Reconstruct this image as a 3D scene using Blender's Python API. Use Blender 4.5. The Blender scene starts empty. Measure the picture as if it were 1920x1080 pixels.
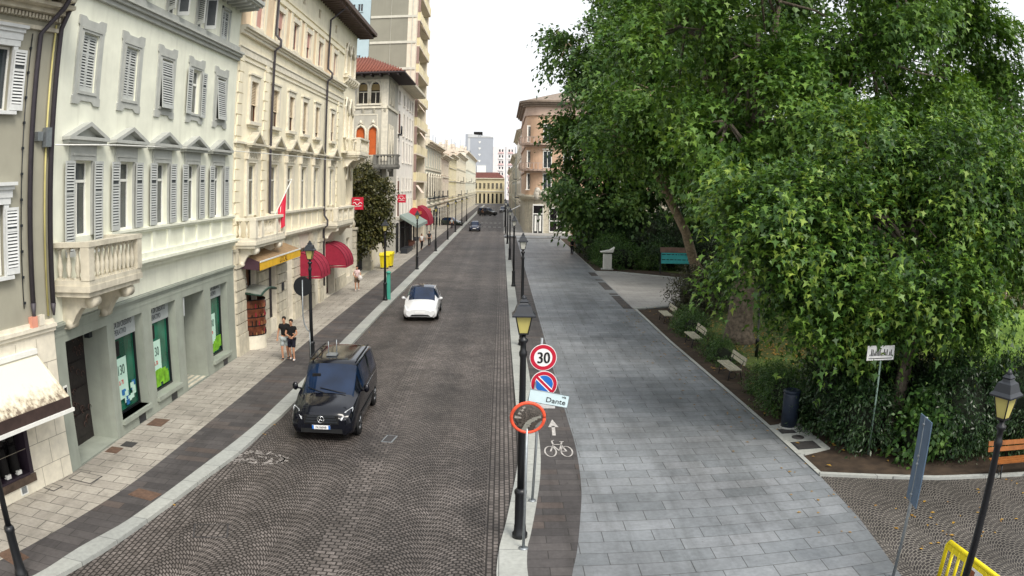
import bpy, math, random
import numpy as np
from mathutils import Vector, Matrix
R = math.radians
random.seed(7)
S = bpy.context.scene
COL = S.collection
# ------------------------------------------------------------------ camera (a wide street camera with its own lens curve)
cd = bpy.data.cameras.new('camera')
cam = bpy.data.objects.new('camera', cd); COL.objects.link(cam); S.camera = cam
yaw, pitch, roll = 0.0136997087, 0.128025863, 0.0135897534
fw = Vector((math.sin(yaw)*math.cos(pitch), math.cos(yaw)*math.cos(pitch), -math.sin(pitch)))
rt = Vector((math.cos(yaw), -math.sin(yaw), 0)); up = rt.cross(fw)
r2 = rt*math.cos(roll)+up*math.sin(roll); u2 = up*math.cos(roll)-rt*math.sin(roll)
cam.matrix_world = Matrix(((r2.x, u2.x, -fw.x, 0), (r2.y, u2.y, -fw.y, 0), (r2.z, u2.z, -fw.z, 7.0), (0, 0, 0, 1)))
cd.clip_end = 3000; cd.clip_start = .1; cd.sensor_width = 36; cd.sensor_fit = 'HORIZONTAL'
cd.type = 'PANO'
cd.panorama_type = 'FISHEYE_LENS_POLYNOMIAL'
q = 1/(.01875*1482.16528)
cd.fisheye_polynomial_k0 = 0; cd.fisheye_polynomial_k1 = -q; cd.fisheye_polynomial_k2 = 0
cd.fisheye_polynomial_k3 = -.175252271*q**3; cd.fisheye_polynomial_k4 = 0
cd.fisheye_fov = R(170)
# ------------------------------------------------------------------ light: thin overcast, soft sun from behind the camera
SUN_EL, SUN_AZ = 48, 146           # degrees; azimuth clockwise from +y
w = bpy.data.worlds.new('World'); S.world = w; w.use_nodes = True
nt = w.node_tree; nt.nodes.clear()
sk = nt.nodes.new('ShaderNodeTexSky'); sk.sky_type = 'NISHITA'; sk.sun_disc = False
sk.sun_elevation = R(SUN_EL); sk.sun_rotation = R(SUN_AZ); sk.dust_density = 4; sk.air_density = 1.5
hs = nt.nodes.new('ShaderNodeHueSaturation'); hs.inputs['Saturation'].default_value = .3; hs.inputs['Value'].default_value = 1.15
bg = nt.nodes.new('ShaderNodeBackground'); bg.inputs['Strength'].default_value = .14
ow = nt.nodes.new('ShaderNodeOutputWorld')
nt.links.new(sk.outputs[0], hs.inputs['Color']); mx = nt.nodes.new('ShaderNodeMix'); mx.data_type = 'RGBA'; mx.inputs[0].default_value = .62; mx.inputs[7].default_value = (7.2, 7.4, 7.7, 1)
nt.links.new(hs.outputs[0], mx.inputs[6]); nt.links.new(mx.outputs[2], bg.inputs['Color']); nt.links.new(bg.outputs[0], ow.inputs[0])
ld = bpy.data.lights.new('sun', 'SUN'); ld.energy = 1.9; ld.angle = R(22); ld.color = (1, .93, .82)
so = bpy.data.objects.new('sun', ld); COL.objects.link(so)
sd = Vector((math.sin(R(SUN_AZ))*math.cos(R(SUN_EL)), math.cos(R(SUN_AZ))*math.cos(R(SUN_EL)), math.sin(R(SUN_EL))))
so.rotation_euler = sd.to_track_quat('Z', 'Y').to_euler(); so.location = sd*80
S.view_settings.view_transform = 'Standard'; S.view_settings.look = 'None'; S.view_settings.gamma = 1
S.view_settings.exposure = .45
S.cycles.max_bounces = 6; S.cycles.transparent_max_bounces = 6; S.cycles.use_denoising = True

# ------------------------------------------------------------------ materials
def lin(c):
    return tuple((x/12.92 if x <= .04045 else ((x+.055)/1.055)**2.4) for x in c)
def rgb(r, g, b): return lin((r/255, g/255, b/255))
class NT:
    def __init__(s, name):
        s.m = bpy.data.materials.new(name); s.m.use_nodes = True
        s.t = s.m.node_tree; s.t.nodes.clear()
        s.out = s.n('OutputMaterial')
    def n(s, ty, **kw):
        nd = s.t.nodes.new('ShaderNode'+ty)
        for k, v in kw.items(): setattr(nd, k, v)
        return nd
    def l(s, a, b): s.t.links.new(a, b)
    def bsdf(s, rough=.7, metal=0, spec=.5, coat=0):
        b = s.n('BsdfPrincipled'); s.l(b.outputs[0], s.out.inputs[0]); s.b = b
        b.inputs['Roughness'].default_value = rough; b.inputs['Metallic'].default_value = metal
        b.inputs['Specular IOR Level'].default_value = spec; b.inputs['Coat Weight'].default_value = coat
        return b
    def obj(s, scale=(1, 1, 1), rot=0, loc=(0, 0, 0)):
        tc = s.n('TexCoord'); mp = s.n('Mapping'); mp.inputs['Scale'].default_value = scale; mp.inputs['Rotation'].default_value = (0, 0, rot)
        mp.inputs['Location'].default_value = loc
        s.l(tc.outputs['Object'], mp.inputs[0]); return mp.outputs[0]
    def noise(s, vec, scale, det=4, rough=.55):
        nz = s.n('TexNoise'); nz.inputs['Scale'].default_value = scale; nz.inputs['Detail'].default_value = det; nz.inputs['Roughness'].default_value = rough
        s.l(vec, nz.inputs['Vector']); return nz.outputs['Fac']
    def ramp(s, fac, stops):
        r = s.n('ValToRGB'); e = r.color_ramp.elements
        while len(e) < len(stops): e.new(.5)
        for k, (p, c) in enumerate(stops): e[k].position = p; e[k].color = (*c, 1) if len(c) == 3 else c
        s.l(fac, r.inputs[0]); return r.outputs[0]
    def mix(s, fac, a, b, mode='MIX'):
        x = s.n('Mix', data_type='RGBA', blend_type=mode)
        for inp, v in ((0, fac), (6, a), (7, b)):
            if hasattr(v, 'is_output') or isinstance(v, bpy.types.NodeSocket): s.l(v, x.inputs[inp])
            else: x.inputs[inp].default_value = v if inp == 0 else (*v, 1)
        return x.outputs[2]
    def math(s, op, a, b=None, c=None):
        x = s.n('Math', operation=op)
        for k, v in enumerate((a, b, c)):
            if v is None: continue
            if isinstance(v, bpy.types.NodeSocket): s.l(v, x.inputs[k])
            else: x.inputs[k].default_value = v
        return x.outputs[0]
    def bump(s, h, strength=.3, dist=.02):
        b = s.n('Bump'); b.inputs['Strength'].default_value = strength; b.inputs['Distance'].default_value = dist
        s.l(h, b.inputs['Height']); s.l(b.outputs[0], s.b.inputs['Normal'])
MATS = {}
def mat(name, c, rough=.7, var=.12, scale=2.0, metal=0, spec=.4, coat=0, streak=0, bump=0, bscale=40, stain=None):
    """plain surface with soft, uneven colour; streak = rain streaks down walls"""
    if name in MATS: return MATS[name]
    t = NT(name); b = t.bsdf(rough, metal, spec, coat); v = t.obj()
    c = rgb(*c)
    col = None
    f = t.noise(v, scale)
    lo = tuple(max(0, x*(1-var*1.6)) for x in c); hi = tuple(min(1, x*(1+var)) for x in c)
    col = t.ramp(f, [(.3, lo), (.7, hi)])
    if streak:
        v2 = t.obj((2.2, 2.2, .16)); g = t.noise(v2, 1.5, 5)
        sc = stain or tuple(x*.55 for x in c)
        k = t.ramp(g, [(.52, (0, 0, 0)), (.78, (streak,)*3)])
        col = t.mix(k, col, sc)
    t.l(col, b.inputs['Base Color'])
    if bump: t.bump(t.noise(v, bscale, 3), bump, .01)
    MATS[name] = t.m
    return t.m
def glassmat(name, c, rough=.06, spec=.8):
    if name in MATS: return MATS[name]
    t = NT(name); b = t.bsdf(rough, 0, spec)
    v = t.obj(); f = t.noise(v, .9, 2)
    c = rgb(*c); t.l(t.ramp(f, [(.35, tuple(x*.5 for x in c)), (.65, tuple(x*1.4 for x in c))]), b.inputs['Base Color'])
    MATS[name] = t.m; return t.m
def paver(name, c1, c2, cm, bw, bh, ms=.012, off=.5, rough=.75, stain=.35, stscale=.35, bump=.35, rot=0, spec=.3, vary=None, wear=False):
    t = NT(name); b = t.bsdf(rough, 0, spec); v = t.obj(rot=rot)
    nz = t.n('TexNoise'); nz.inputs['Scale'].default_value = 3; t.l(v, nz.inputs[0])
    br = t.n('TexBrick'); br.offset = off; br.inputs['Scale'].default_value = 1
    br.inputs['Brick Width'].default_value = bw; br.inputs['Row Height'].default_value = bh; br.inputs['Mortar Size'].default_value = ms
    br.inputs['Mortar Smooth'].default_value = .3; br.inputs['Bias'].default_value = 0
    br.inputs['Color1'].default_value = (*rgb(*c1), 1); br.inputs['Color2'].default_value = (*rgb(*c2), 1); br.inputs['Mortar'].default_value = (*rgb(*cm), 1)
    t.l(v, br.inputs['Vector'])
    col = br.outputs['Color']
    if vary:                      # a few odd slabs of another colour
        wn = t.n('TexBrick'); wn.offset = off; wn.inputs['Scale'].default_value = 1
        wn.inputs['Brick Width'].default_value = bw; wn.inputs['Row Height'].default_value = bh; wn.inputs['Mortar Size'].default_value = 0
        wn.inputs['Color1'].default_value = (0, 0, 0, 1); wn.inputs['Color2'].default_value = (1, 1, 1, 1); wn.inputs['Bias'].default_value = -.25
        mp = t.n('Mapping'); mp.inputs['Location'].default_value = (bw*40, bh*86, 0); t.l(v, mp.inputs[0]); t.l(mp.outputs[0], wn.inputs['Vector'])
        k = t.ramp(wn.outputs['Color'], [(.55, (0, 0, 0)), (.9, (1, 1, 1))])
        k2 = t.math('MULTIPLY', k, br.outputs['Fac']); k3 = t.math('SUBTRACT', k, k2)
        col = t.mix(t.math('MULTIPLY', k3, .8), col, rgb(*vary))
    f = t.noise(v, stscale, 6, .6); g = t.noise(v, 9, 4)
    k = t.ramp(f, [(.32, (1-stain,)*3), (.62, (1.0,)*3)])
    col = t.mix(1.0, col, k, 'MULTIPLY')
    k = t.ramp(g, [(.3, (.86,)*3), (.7, (1.08,)*3)])
    col = t.mix(1.0, col, k, 'MULTIPLY')
    if wear:      # gum spots, damp blotches, long scuffs and dirt gathered in joints
        wd = t.n('TexNoise'); wd.inputs['Scale'].default_value = 2.3; wd.inputs['Detail'].default_value = 3; t.l(v, wd.inputs['Vector'])
        jj = t.math('MULTIPLY', br.outputs['Fac'], t.math('MULTIPLY', wd.outputs['Fac'], 1.0)); col = t.mix(t.math('MINIMUM', t.math('MULTIPLY', jj, 1.1), .8), col, rgb(62, 60, 58))
        vo = t.n('TexVoronoi'); vo.inputs['Scale'].default_value = 1.3; vo.inputs['Randomness'].default_value = 1; t.l(v, vo.inputs['Vector'])
        col = t.mix(1.0, col, t.ramp(vo.outputs['Distance'], [(.028, (.55, .54, .53)), (.05, (1, 1, 1))]), 'MULTIPLY')
        v3 = t.obj((1.6, .12, 1)); sc_ = t.noise(v3, 1.2, 6, .7); col = t.mix(1.0, col, t.ramp(sc_, [(.36, (.80, .80, .79)), (.5, (1, 1, 1)), (.66, (1.07, 1.07, 1.06))]), 'MULTIPLY')
        bl = t.noise(v, .8, 7, .72); col = t.mix(1.0, col, t.ramp(bl, [(.30, (.74, .74, .74)), (.46, (1, 1, 1))]), 'MULTIPLY')
    t.l(col, b.inputs['Base Color'])
    h = t.math('SUBTRACT', t.math('MULTIPLY', g, .3), br.outputs['Fac'])
    t.bump(h, bump, .012)
    MATS[name] = t.m; return t.m
def cobbles(name, c1, c2, cm, arch=1.5, k=.42, bw=.105, bh=.092, ms=.012, kerb=None, strip=None, up=1, stain=.4, bump=.6, rough=.6, turn=False):
    """small setts laid in segmental arcs; straight rows by the kerb and along an old centre strip"""
    t = NT(name); b = t.bsdf(rough, 0, .35); v = t.obj()
    dz = t.n('TexNoise'); dz.inputs['Scale'].default_value = 1.6; t.l(v, dz.inputs[0])
    sx = t.n('SeparateXYZ'); t.l(v, sx.inputs[0]); x, y = sx.outputs[0], sx.outputs[1]
    if turn: x, y = y, x
    wob = t.math('MULTIPLY', t.math('SUBTRACT', dz.outputs['Fac'], .5), .11)
    xs = t.math('ADD', x, wob)
    u = t.math('SUBTRACT', t.math('FRACT', t.math('DIVIDE', xs, arch)), .5)     # -.5 .. .5 across one arch
    y2 = t.math('ADD', t.math('ADD', y, wob), t.math('MULTIPLY', t.math('MULTIPLY', u, u), up*k*arch*4*.6))
    def brick(vx, vy, w_, h_):
        cx = t.n('CombineXYZ'); t.l(vx, cx.inputs[0]); t.l(vy, cx.inputs[1])
        br = t.n('TexBrick'); br.offset = .5; br.inputs['Scale'].default_value = 1
        br.inputs['Brick Width'].default_value = w_; br.inputs['Row Height'].default_value = h_; br.inputs['Mortar Size'].default_value = ms; br.inputs['Mortar Smooth'].default_value = .4
        br.inputs['Color1'].default_value = (*rgb(*c1), 1); br.inputs['Color2'].default_value = (*rgb(*c2), 1); br.inputs['Mortar'].default_value = (*rgb(*cm), 1)
        t.l(cx.outputs[0], br.inputs['Vector']); return br
    A = brick(xs, y2, bw, bh); col, fac = A.outputs['Color'], A.outputs['Fac']
    if kerb is not None:
        B = brick(y, x, bw*1.35, .12)
        m = t.math('GREATER_THAN', x, kerb)
        m2 = t.math('LESS_THAN', t.math('ABSOLUTE', t.math('SUBTRACT', t.math('ADD', x, t.math('MULTIPLY', wob, 1.5)), strip)), .3)
        D_ = brick(x, t.math('ADD', y, t.math('MULTIPLY', wob, .5)), .2, .15); col = t.mix(m2, col, D_.outputs['Color'])
        fm = t.n('Mix'); t.l(m2, fm.inputs[0]); t.l(fac, fm.inputs[2]); t.l(D_.outputs['Fac'], fm.inputs[3]); fac = fm.outputs[0]
        m = t.math('MAXIMUM', m, t.math('LESS_THAN', x, -6.75))
        col = t.mix(m, col, B.outputs['Color'])
        fm = t.n('Mix'); t.l(m, fm.inputs[0]); t.l(fac, fm.inputs[2]); t.l(B.outputs['Fac'], fm.inputs[3]); fac = fm.outputs[0]
    f = t.noise(v, .22, 6, .62); g = t.noise(v, 12, 3); e = t.noise(v, 1.1, 5, .6)
    col = t.mix(1.0, col, t.ramp(f, [(.35, (1-stain,)*3), (.65, (1.12,)*3)]), 'MULTIPLY')
    col = t.mix(1.0, col, t.ramp(e, [(.3, (.8, .78, .76)), (.7, (1.1, 1.08, 1.06))]), 'MULTIPLY')
    col = t.mix(1.0, col, t.ramp(g, [(.25, (.7,)*3), (.75, (1.25,)*3)]), 'MULTIPLY')
    if kerb is not None:      # polished wheel tracks, an oil line between them, and squarish relaid patches
        xw = t.math('ADD', x, t.math('MULTIPLY', t.math('SUBTRACT', t.noise(t.obj((.3, .06, 1)), 1.0, 2), .5), 1.2))
        tr = t.math('SINE', t.math('MULTIPLY', xw, 3.9)); col = t.mix(1.0, col, t.ramp(t.math('MULTIPLY_ADD', tr, .5, .5), [(.1, (.88, .87, .86)), (.9, (1.1, 1.09, 1.08))]), 'MULTIPLY')
        pb = t.n('TexBrick'); pb.offset = .37; pb.inputs['Scale'].default_value = 1; pb.inputs['Brick Width'].default_value = 2.7; pb.inputs['Row Height'].default_value = 4.3; pb.inputs['Mortar Size'].default_value = 0; pb.inputs['Bias'].default_value = -.2
        pb.inputs['Color1'].default_value = (1.05, 1.05, 1.05, 1); pb.inputs['Color2'].default_value = (.88, .87, .86, 1); t.l(v, pb.inputs['Vector']); col = t.mix(.8, col, pb.outputs['Color'], 'MULTIPLY')
        ov = t.noise(v, .55, 7, .72); col = t.mix(1.0, col, t.ramp(ov, [(.32, (.72, .71, .70)), (.48, (1, 1, 1))]), 'MULTIPLY')
    t.l(col, b.inputs['Base Color'])
    t.bump(t.math('SUBTRACT', t.math('MULTIPLY', g, .4), fac), bump, .02)
    MATS[name] = t.m; return t.m
def leafmat(name, stops, trans=.3, rough=.45, clump=.5):
    if name in MATS: return MATS[name]
    t = NT(name); b = t.bsdf(rough, 0, .35); v = t.obj()
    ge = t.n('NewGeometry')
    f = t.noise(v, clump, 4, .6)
    a = t.math('ADD', t.math('MULTIPLY', ge.outputs['Random Per Island'], .4), t.math('MULTIPLY', f, .65))  # random tone per leaf; clump noise paints lit and shaded leaf masses
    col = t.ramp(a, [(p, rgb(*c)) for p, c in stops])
    t.l(col, b.inputs['Base Color'])
    tr = t.n('BsdfTranslucent'); ms = t.n('MixShader'); ms.inputs[0].default_value = trans
    cc = t.mix(1.0, col, (1.15, 1.1, .55), 'MULTIPLY')
    t.l(cc, tr.inputs[0]); t.l(b.outputs[0], ms.inputs[1]); t.l(tr.outputs[0], ms.inputs[2]); t.l(ms.outputs[0], t.out.inputs[0])
    MATS[name] = t.m; return t.m

# ------------------------------------------------------------------ geometry helpers
def link(o, parent=None):
    COL.objects.link(o)
    if parent: o.parent = parent
    return o
def tag(o, label=None, cat=None, group=None, kind=None):
    if label: o['label'] = label
    if cat: o['category'] = cat
    if group: o['group'] = group
    if kind: o['kind'] = kind
    return o
def thing(name, label, cat, loc=(0, 0, 0), rz=0, group=None):
    o = bpy.data.objects.new(name, None); o.location = loc; o.rotation_euler = (0, 0, rz); o.empty_display_size = .2
    link(o); return tag(o, label, cat, group)
class MB:
    """collects faces; T maps local (u along, w outward, z up) to world"""
    def __init__(s, T=None):
        s.v = []; s.f = []; s.mi = []; s.sm = []; s.T = T; s.cur = 0
    def add(s, vs, fs, m=None, smooth=False):
        o = len(s.v); T = s.T
        s.v.extend([T(*p) for p in vs] if T else [tuple(p) for p in vs])
        for f in fs:
            s.f.append(tuple(o+i for i in f)); s.mi.append(s.cur if m is None else m); s.sm.append(smooth)
        return s
    def box(s, x0, x1, y0, y1, z0, z1, m=None):
        return s.add([(x0, y0, z0), (x1, y0, z0), (x1, y1, z0), (x0, y1, z0), (x0, y0, z1), (x1, y0, z1), (x1, y1, z1), (x0, y1, z1)],
              [(3, 2, 1, 0), (4, 5, 6, 7), (0, 1, 5, 4), (1, 2, 6, 5), (2, 3, 7, 6), (3, 0, 4, 7)], m)
    def quad(s, a, b, c, d, m=None): return s.add([a, b, c, d], [(0, 1, 2, 3)], m)
    def prism(s, poly, z0, z1, m=None, ax='z'):
        """poly of 2D points extruded along ax (z: (x,y), y: (x,z), x: (y,z))"""
        mk = {'z': lambda p, h: (p[0], p[1], h), 'y': lambda p, h: (p[0], h, p[1]), 'x': lambda p, h: (h, p[0], p[1])}[ax]
        n = len(poly)
        return s.add([mk(p, z0) for p in poly]+[mk(p, z1) for p in poly],
              [tuple(range(n))[::-1], tuple(range(n, 2*n))]+[(i, (i+1) % n, n+(i+1) % n, n+i) for i in range(n)], m)
    def lathe(s, prof, c=(0, 0, 0), n=12, m=None, smooth=True, a0=0):
        vs = []; fs = []
        for r, z in prof:
            for k in range(n):
                a = a0+2*math.pi*k/n; vs.append((c[0]+r*math.cos(a), c[1]+r*math.sin(a), c[2]+z))
        for j in range(len(prof)-1):
            for k in range(n):
                fs.append((j*n+k, j*n+(k+1) % n, (j+1)*n+(k+1) % n, (j+1)*n+k))
        fs.append(tuple(range(n))[::-1]); fs.append(tuple((len(prof)-1)*n+k for k in range(n)))
        return s.add(vs, fs, m, smooth)
    def tube(s, pts, r, n=8, m=None, smooth=True):
        pts = [Vector(p) for p in pts]; rs = r if isinstance(r, (list, tuple)) else [r]*len(pts)
        vs = []; fs = []; ref = None
        for i, p in enumerate(pts):
            d = (pts[min(i+1, len(pts)-1)]-pts[max(i-1, 0)]).normalized()
            if ref is None: ref = Vector((0, 0, 1)) if abs(d.z) < .9 else Vector((1, 0, 0))
            a = d.cross(ref).normalized(); b = a.cross(d).normalized(); ref = b
            for k in range(n):
                t = 2*math.pi*k/n; vs.append(tuple(p+(a*math.cos(t)+b*math.sin(t))*rs[i]))
        for j in range(len(pts)-1):
            for k in range(n): fs.append((j*n+k, j*n+(k+1) % n, (j+1)*n+(k+1) % n, (j+1)*n+k))
        fs.append(tuple(range(n))[::-1]); fs.append(tuple((len(pts)-1)*n+k for k in range(n)))
        return s.add(vs, fs, m, smooth)
    def disc(s, c, r, nrm, th=.01, n=32, m=None):
        c = Vector(c); nrm = Vector(nrm).normalized()
        return s.tube([tuple(c-nrm*th/2), tuple(c+nrm*th/2)], r, n, m, False)
    def sphere(s, c, r, n=10, m=None, sc=(1, 1, 1)):
        pr = []
        vs = []; fs = []
        for j in range(n+1):
            t = math.pi*j/n
            for k in range(n*2-4):
                a = 2*math.pi*k/(n*2-4)
                vs.append((c[0]+r*sc[0]*math.sin(t)*math.cos(a), c[1]+r*sc[1]*math.sin(t)*math.sin(a), c[2]-r*sc[2]*math.cos(t)))
        q = n*2-4
        for j in range(n):
            for k in range(q): fs.append((j*q+k, j*q+(k+1) % q, (j+1)*q+(k+1) % q, (j+1)*q+k))
        return s.add(vs, fs, m, True)
    def facade(s, u0, u1, z0, z1, holes, depth=.25, w=0, m=None, mrev=None):
        us = sorted({u0, u1, *[h[0] for h in holes], *[h[1] for h in holes]}); us = [x for x in us if u0-1e-6 <= x <= u1+1e-6]
        zs = sorted({z0, z1, *[h[2] for h in holes], *[h[3] for h in holes]}); zs = [x for x in zs if z0-1e-6 <= x <= z1+1e-6]
        for a, b in zip(us, us[1:]):
            run = None
            for c, d in zip(zs, zs[1:]):
                mu, mz = (a+b)/2, (c+d)/2
                if any(h[0] < mu < h[1] and h[2] < mz < h[3] for h in holes):
                    if run: s.quad((a, w, run[0]), (b, w, run[0]), (b, w, run[1]), (a, w, run[1]), m); run = None
                else: run = (run[0] if run else c, d)
            if run: s.quad((a, w, run[0]), (b, w, run[0]), (b, w, run[1]), (a, w, run[1]), m)
        for h in holes:
            a, b, c, d = h[:4]; e = w-(h[4] if len(h) > 4 else depth)
            mm = m if mrev is None else mrev
            s.quad((a, w, c), (a, e, c), (a, e, d), (a, w, d), mm); s.quad((b, w, c), (b, e, c), (b, e, d), (b, w, d), mm)
            s.quad((a, w, d), (a, e, d), (b, e, d), (b, w, d), mm); s.quad((a, w, c), (a, e, c), (b, e, c), (b, w, c), mm)
        return s
    def put(s, name, mats, parent=None, off=(0, 0, 0), smooth=None):
        if not isinstance(mats, (list, tuple)): mats = [mats]
        me = bpy.data.meshes.new(name)
        ox, oy, oz = off
        me.from_pydata([(x-ox, y-oy, z-oz) for x, y, z in s.v] if any(off) else s.v, [], s.f)
        for m_ in mats: me.materials.append(m_)
        me.polygons.foreach_set('material_index', [min(i, len(mats)-1) for i in s.mi])
        me.polygons.foreach_set('use_smooth', s.sm if smooth is None else [smooth]*len(s.f))
        me.update()
        o = bpy.data.objects.new(name, me); link(o, parent)
        return o
def own(name, mb, mats, label, cat, loc=(0, 0, 0), group=None, kind=None):
    """a thing that is one mesh; its faces are in world space"""
    o = mb.put(name, mats, None, loc); o.location = loc
    return tag(o, label, cat, group, kind)
def copy_tree(o, parent=None):
    c = o.copy(); COL.objects.link(c)
    c.parent = parent
    for ch in [k for k in o.children]: copy_tree(ch, c)
    return c
def lettering(txt, size, origin, right, upv, m, parent=None, off=(0, 0, 0), name='lettering', align='LEFT', depth=.004, sx=1.0):
    cu = bpy.data.curves.new(name, 'FONT'); cu.body = txt; cu.size = size; cu.align_x = align; cu.extrude = depth; cu.resolution_u = 3
    ob = bpy.data.objects.new(name, cu); COL.objects.link(ob)
    dg = bpy.context.evaluated_depsgraph_get(); me = bpy.data.meshes.new_from_object(ob.evaluated_get(dg))
    bpy.data.objects.remove(ob); bpy.data.curves.remove(cu)
    r_ = Vector(right).normalized()*sx; u_ = Vector(upv).normalized(); n_ = Vector(right).normalized().cross(u_)
    o3 = Vector(origin)-Vector(off)
    me.transform(Matrix(((r_.x, u_.x, n_.x, o3.x), (r_.y, u_.y, n_.y, o3.y), (r_.z, u_.z, n_.z, o3.z), (0, 0, 0, 1))))
    me.materials.clear(); me.materials.append(m)
    o = bpy.data.objects.new(name, me); link(o, parent)
    return o
def struct(name, mb, m): return tag(mb.put(name, m), kind='structure')
def frame(o, d):
    """local facade frame: origin o, direction d along the wall, outward normal to its right"""
    n = (d[1], -d[0])
    return lambda u, w, z: (o[0]+u*d[0]+w*n[0], o[1]+u*d[1]+w*n[1], z)

# ------------------------------------------------------------------ shared materials
M = {}
M['cream'] = mat('cream_stucco', (230, 231, 214), .85, .06, 1.2, streak=.3, stain=rgb(178, 176, 160), bump=.12, bscale=60)
M['cream2'] = mat('warm_cream_stucco', (243, 234, 208), .85, .06, 1.0, streak=.3, stain=rgb(188, 174, 148), bump=.12, bscale=60)
M['taupe'] = mat('taupe_stucco', (161, 158, 142), .88, .06, 1.2, streak=.2, bump=.15, bscale=60)
M['greystone'] = mat('grey_stucco_trim', (176, 178, 172), .8, .07, 3, streak=.15)
M['bankgrey'] = mat('green_grey_render', (153, 159, 148), .8, .08, 1.5, streak=.3, bump=.1)
M['stone'] = mat('pale_stone', (226, 219, 201), .8, .08, 4, streak=.22, stain=rgb(140, 132, 118), bump=.25, bscale=30)
M['stone2'] = mat('weathered_stone', (204, 197, 178), .85, .14, 3, streak=.38, stain=rgb(104, 98, 88), bump=.3, bscale=30)
M['shutter'] = mat('grey_shutter_paint', (184, 187, 184), .55, .06, 6)
M['shutterw'] = mat('white_shutter_paint', (214, 216, 214), .55, .06, 6)
M['louvre'] = mat('louvre_gap', (70, 74, 76), .8, .1, 6)
M['white'] = mat('white_paint', (232, 232, 226), .5, .05, 5)
M['glass'] = glassmat('window_glass', (60, 66, 70))
M['glassd'] = glassmat('dark_window_glass', (34, 32, 34))
M['curtain'] = mat('white_curtain', (205, 205, 196), .9, .1, 8)
M['dark'] = mat('dark_interior', (22, 20, 20), .9, .2, 4)
M['black'] = mat('black_enamel', (24, 26, 30), .38, .1, 8, spec=.5)
M['iron'] = mat('dark_iron', (38, 42, 48), .45, .12, 10, spec=.5)
M['steel'] = mat('galvanised_steel', (150, 156, 160), .4, .1, 12, metal=.6)
M['pipe'] = mat('dark_drainpipe', (70, 66, 72), .5, .1, 6)
M['tile'] = mat('terracotta_tile', (132, 80, 66), .85, .25, 6, bump=.3)
M['maroon'] = mat('maroon_canvas', (150, 34, 58), .8, .10, 5, bump=.1, bscale=200)
M['red'] = mat('red_sign_paint', (200, 32, 62), .5, .06, 5)
M['wood'] = mat('brown_wood', (110, 66, 44), .6, .25, 7)
M['rubber'] = mat('tyre_rubber', (26, 26, 27), .8, .1, 20)
M['skin'] = mat('skin', (205, 152, 122), .6, .06, 20)
M['hair'] = mat('dark_hair', (34, 26, 22), .6, .2, 60)
# ================================================================== the setting
def interp(pl, y):
    xs = [p[1] for p in pl]; return float(np.interp(y, xs, [p[0] for p in pl]))
def smooth_pl(pl):
    """rounder line through the measured points"""
    out = []
    n = len(pl)
    for i in range(n-1):
        p0, p1, p2, p3 = pl[max(i-1, 0)], pl[i], pl[i+1], pl[min(i+2, n-1)]
        k = 4 if p2[1]-p1[1] < 12 else 1
        for j in range(k):
            y = p1[1]+(p2[1]-p1[1])*j/k; t = (y-p1[1])/(p2[1]-p1[1])
            m1 = (p2[0]-p0[0])/max(p2[1]-p0[1], .1)*(p2[1]-p1[1]); m2 = (p3[0]-p1[0])/max(p3[1]-p1[1], .1)*(p2[1]-p1[1])
            h = 2*t**3-3*t**2+1; out.append((h*p1[0]+(t**3-2*t*t+t)*m1+(-2*t**3+3*t*t)*p2[0]+(t**3-t*t)*m2, y))
    out.append(pl[-1]); return out
def strip(a, b, z, y0=None, y1=None, m=None, mb=None, side=None):
    mb = mb or MB()
    ys = sorted({p[1] for p in a} | {p[1] for p in b})
    y0 = max(a[0][1], b[0][1]) if y0 is None else y0; y1 = min(a[-1][1], b[-1][1]) if y1 is None else y1
    ys = [y0]+[y for y in ys if y0 < y < y1]+[y1]
    for p, q_ in zip(ys, ys[1:]):
        A, B, C_, D = (interp(a, p), p, z), (interp(b, p), p, z), (interp(b, q_), q_, z), (interp(a, q_), q_, z)
        mb.quad(A, B, C_, D, m)
        if side is not None:
            if 'a' in side: mb.quad((A[0], A[1], -.05), A, D, (D[0], D[1], -.05), m)
            if 'b' in side: mb.quad((B[0], B[1], -.05), B, C_, (C_[0], C_[1], -.05), m)
    return mb
END = 300
Lo = smooth_pl([(-9.4, 7.5), (-8.26, 10.73), (-7.75, 13.03), (-7.2, 17.02), (-6.97, 18.76), (-6.85, 21), (-6.74, 22.3), (-6.6, 30), (-6.6, 42), (-6.5, 54), (-6.5, END)])
Li = smooth_pl([(-10.2, 7.0), (-8.83, 10.24), (-8.5, 11.86), (-8.05, 13.62), (-7.53, 18.1), (-7.36, 19.86), (-7.24, 22.1), (-7.15, 32), (-7.12, END)])
Ls = smooth_pl([(-11.2, 7.0), (-9.85, 10.64), (-9.6, 11.6), (-9.25, 13.4), (-8.98, 15.3), (-8.86, 17.4), (-8.78, 21.5), (-8.72, 26), (-8.75, 40), (-8.8, END)])
Lf = [(-13, 5), (-11.54, 12.7), (-10.92, 15.7), (-10.9, END)]
Ra = smooth_pl([(5.2, 8.4), (3.0, 8.9), (1.5, 9.6), (.6, 10.5), (.12, 11.5), (-.03, 12.5), (-.03, 13.1), (.02, 13.95), (.14, 15), (.3, 16.8), (.45, 18.6), (.53, 20.8), (.5, 26), (.46, 35), (.4, 60), (.3, 130), (.2, END)])
Rb = smooth_pl([(5.6, 9.0), (3.4, 9.5), (2.0, 10.2), (1.1, 11.0), (.68, 11.8), (.54, 12.6), (.56, 13.8), (.65, 14.5), (.85, 16.3), (1.0, 18), (1.09, 20), (1.1, 22.5), (1.05, 32.5), (.97, 42), (.94, 54), (.9, 110)])
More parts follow.
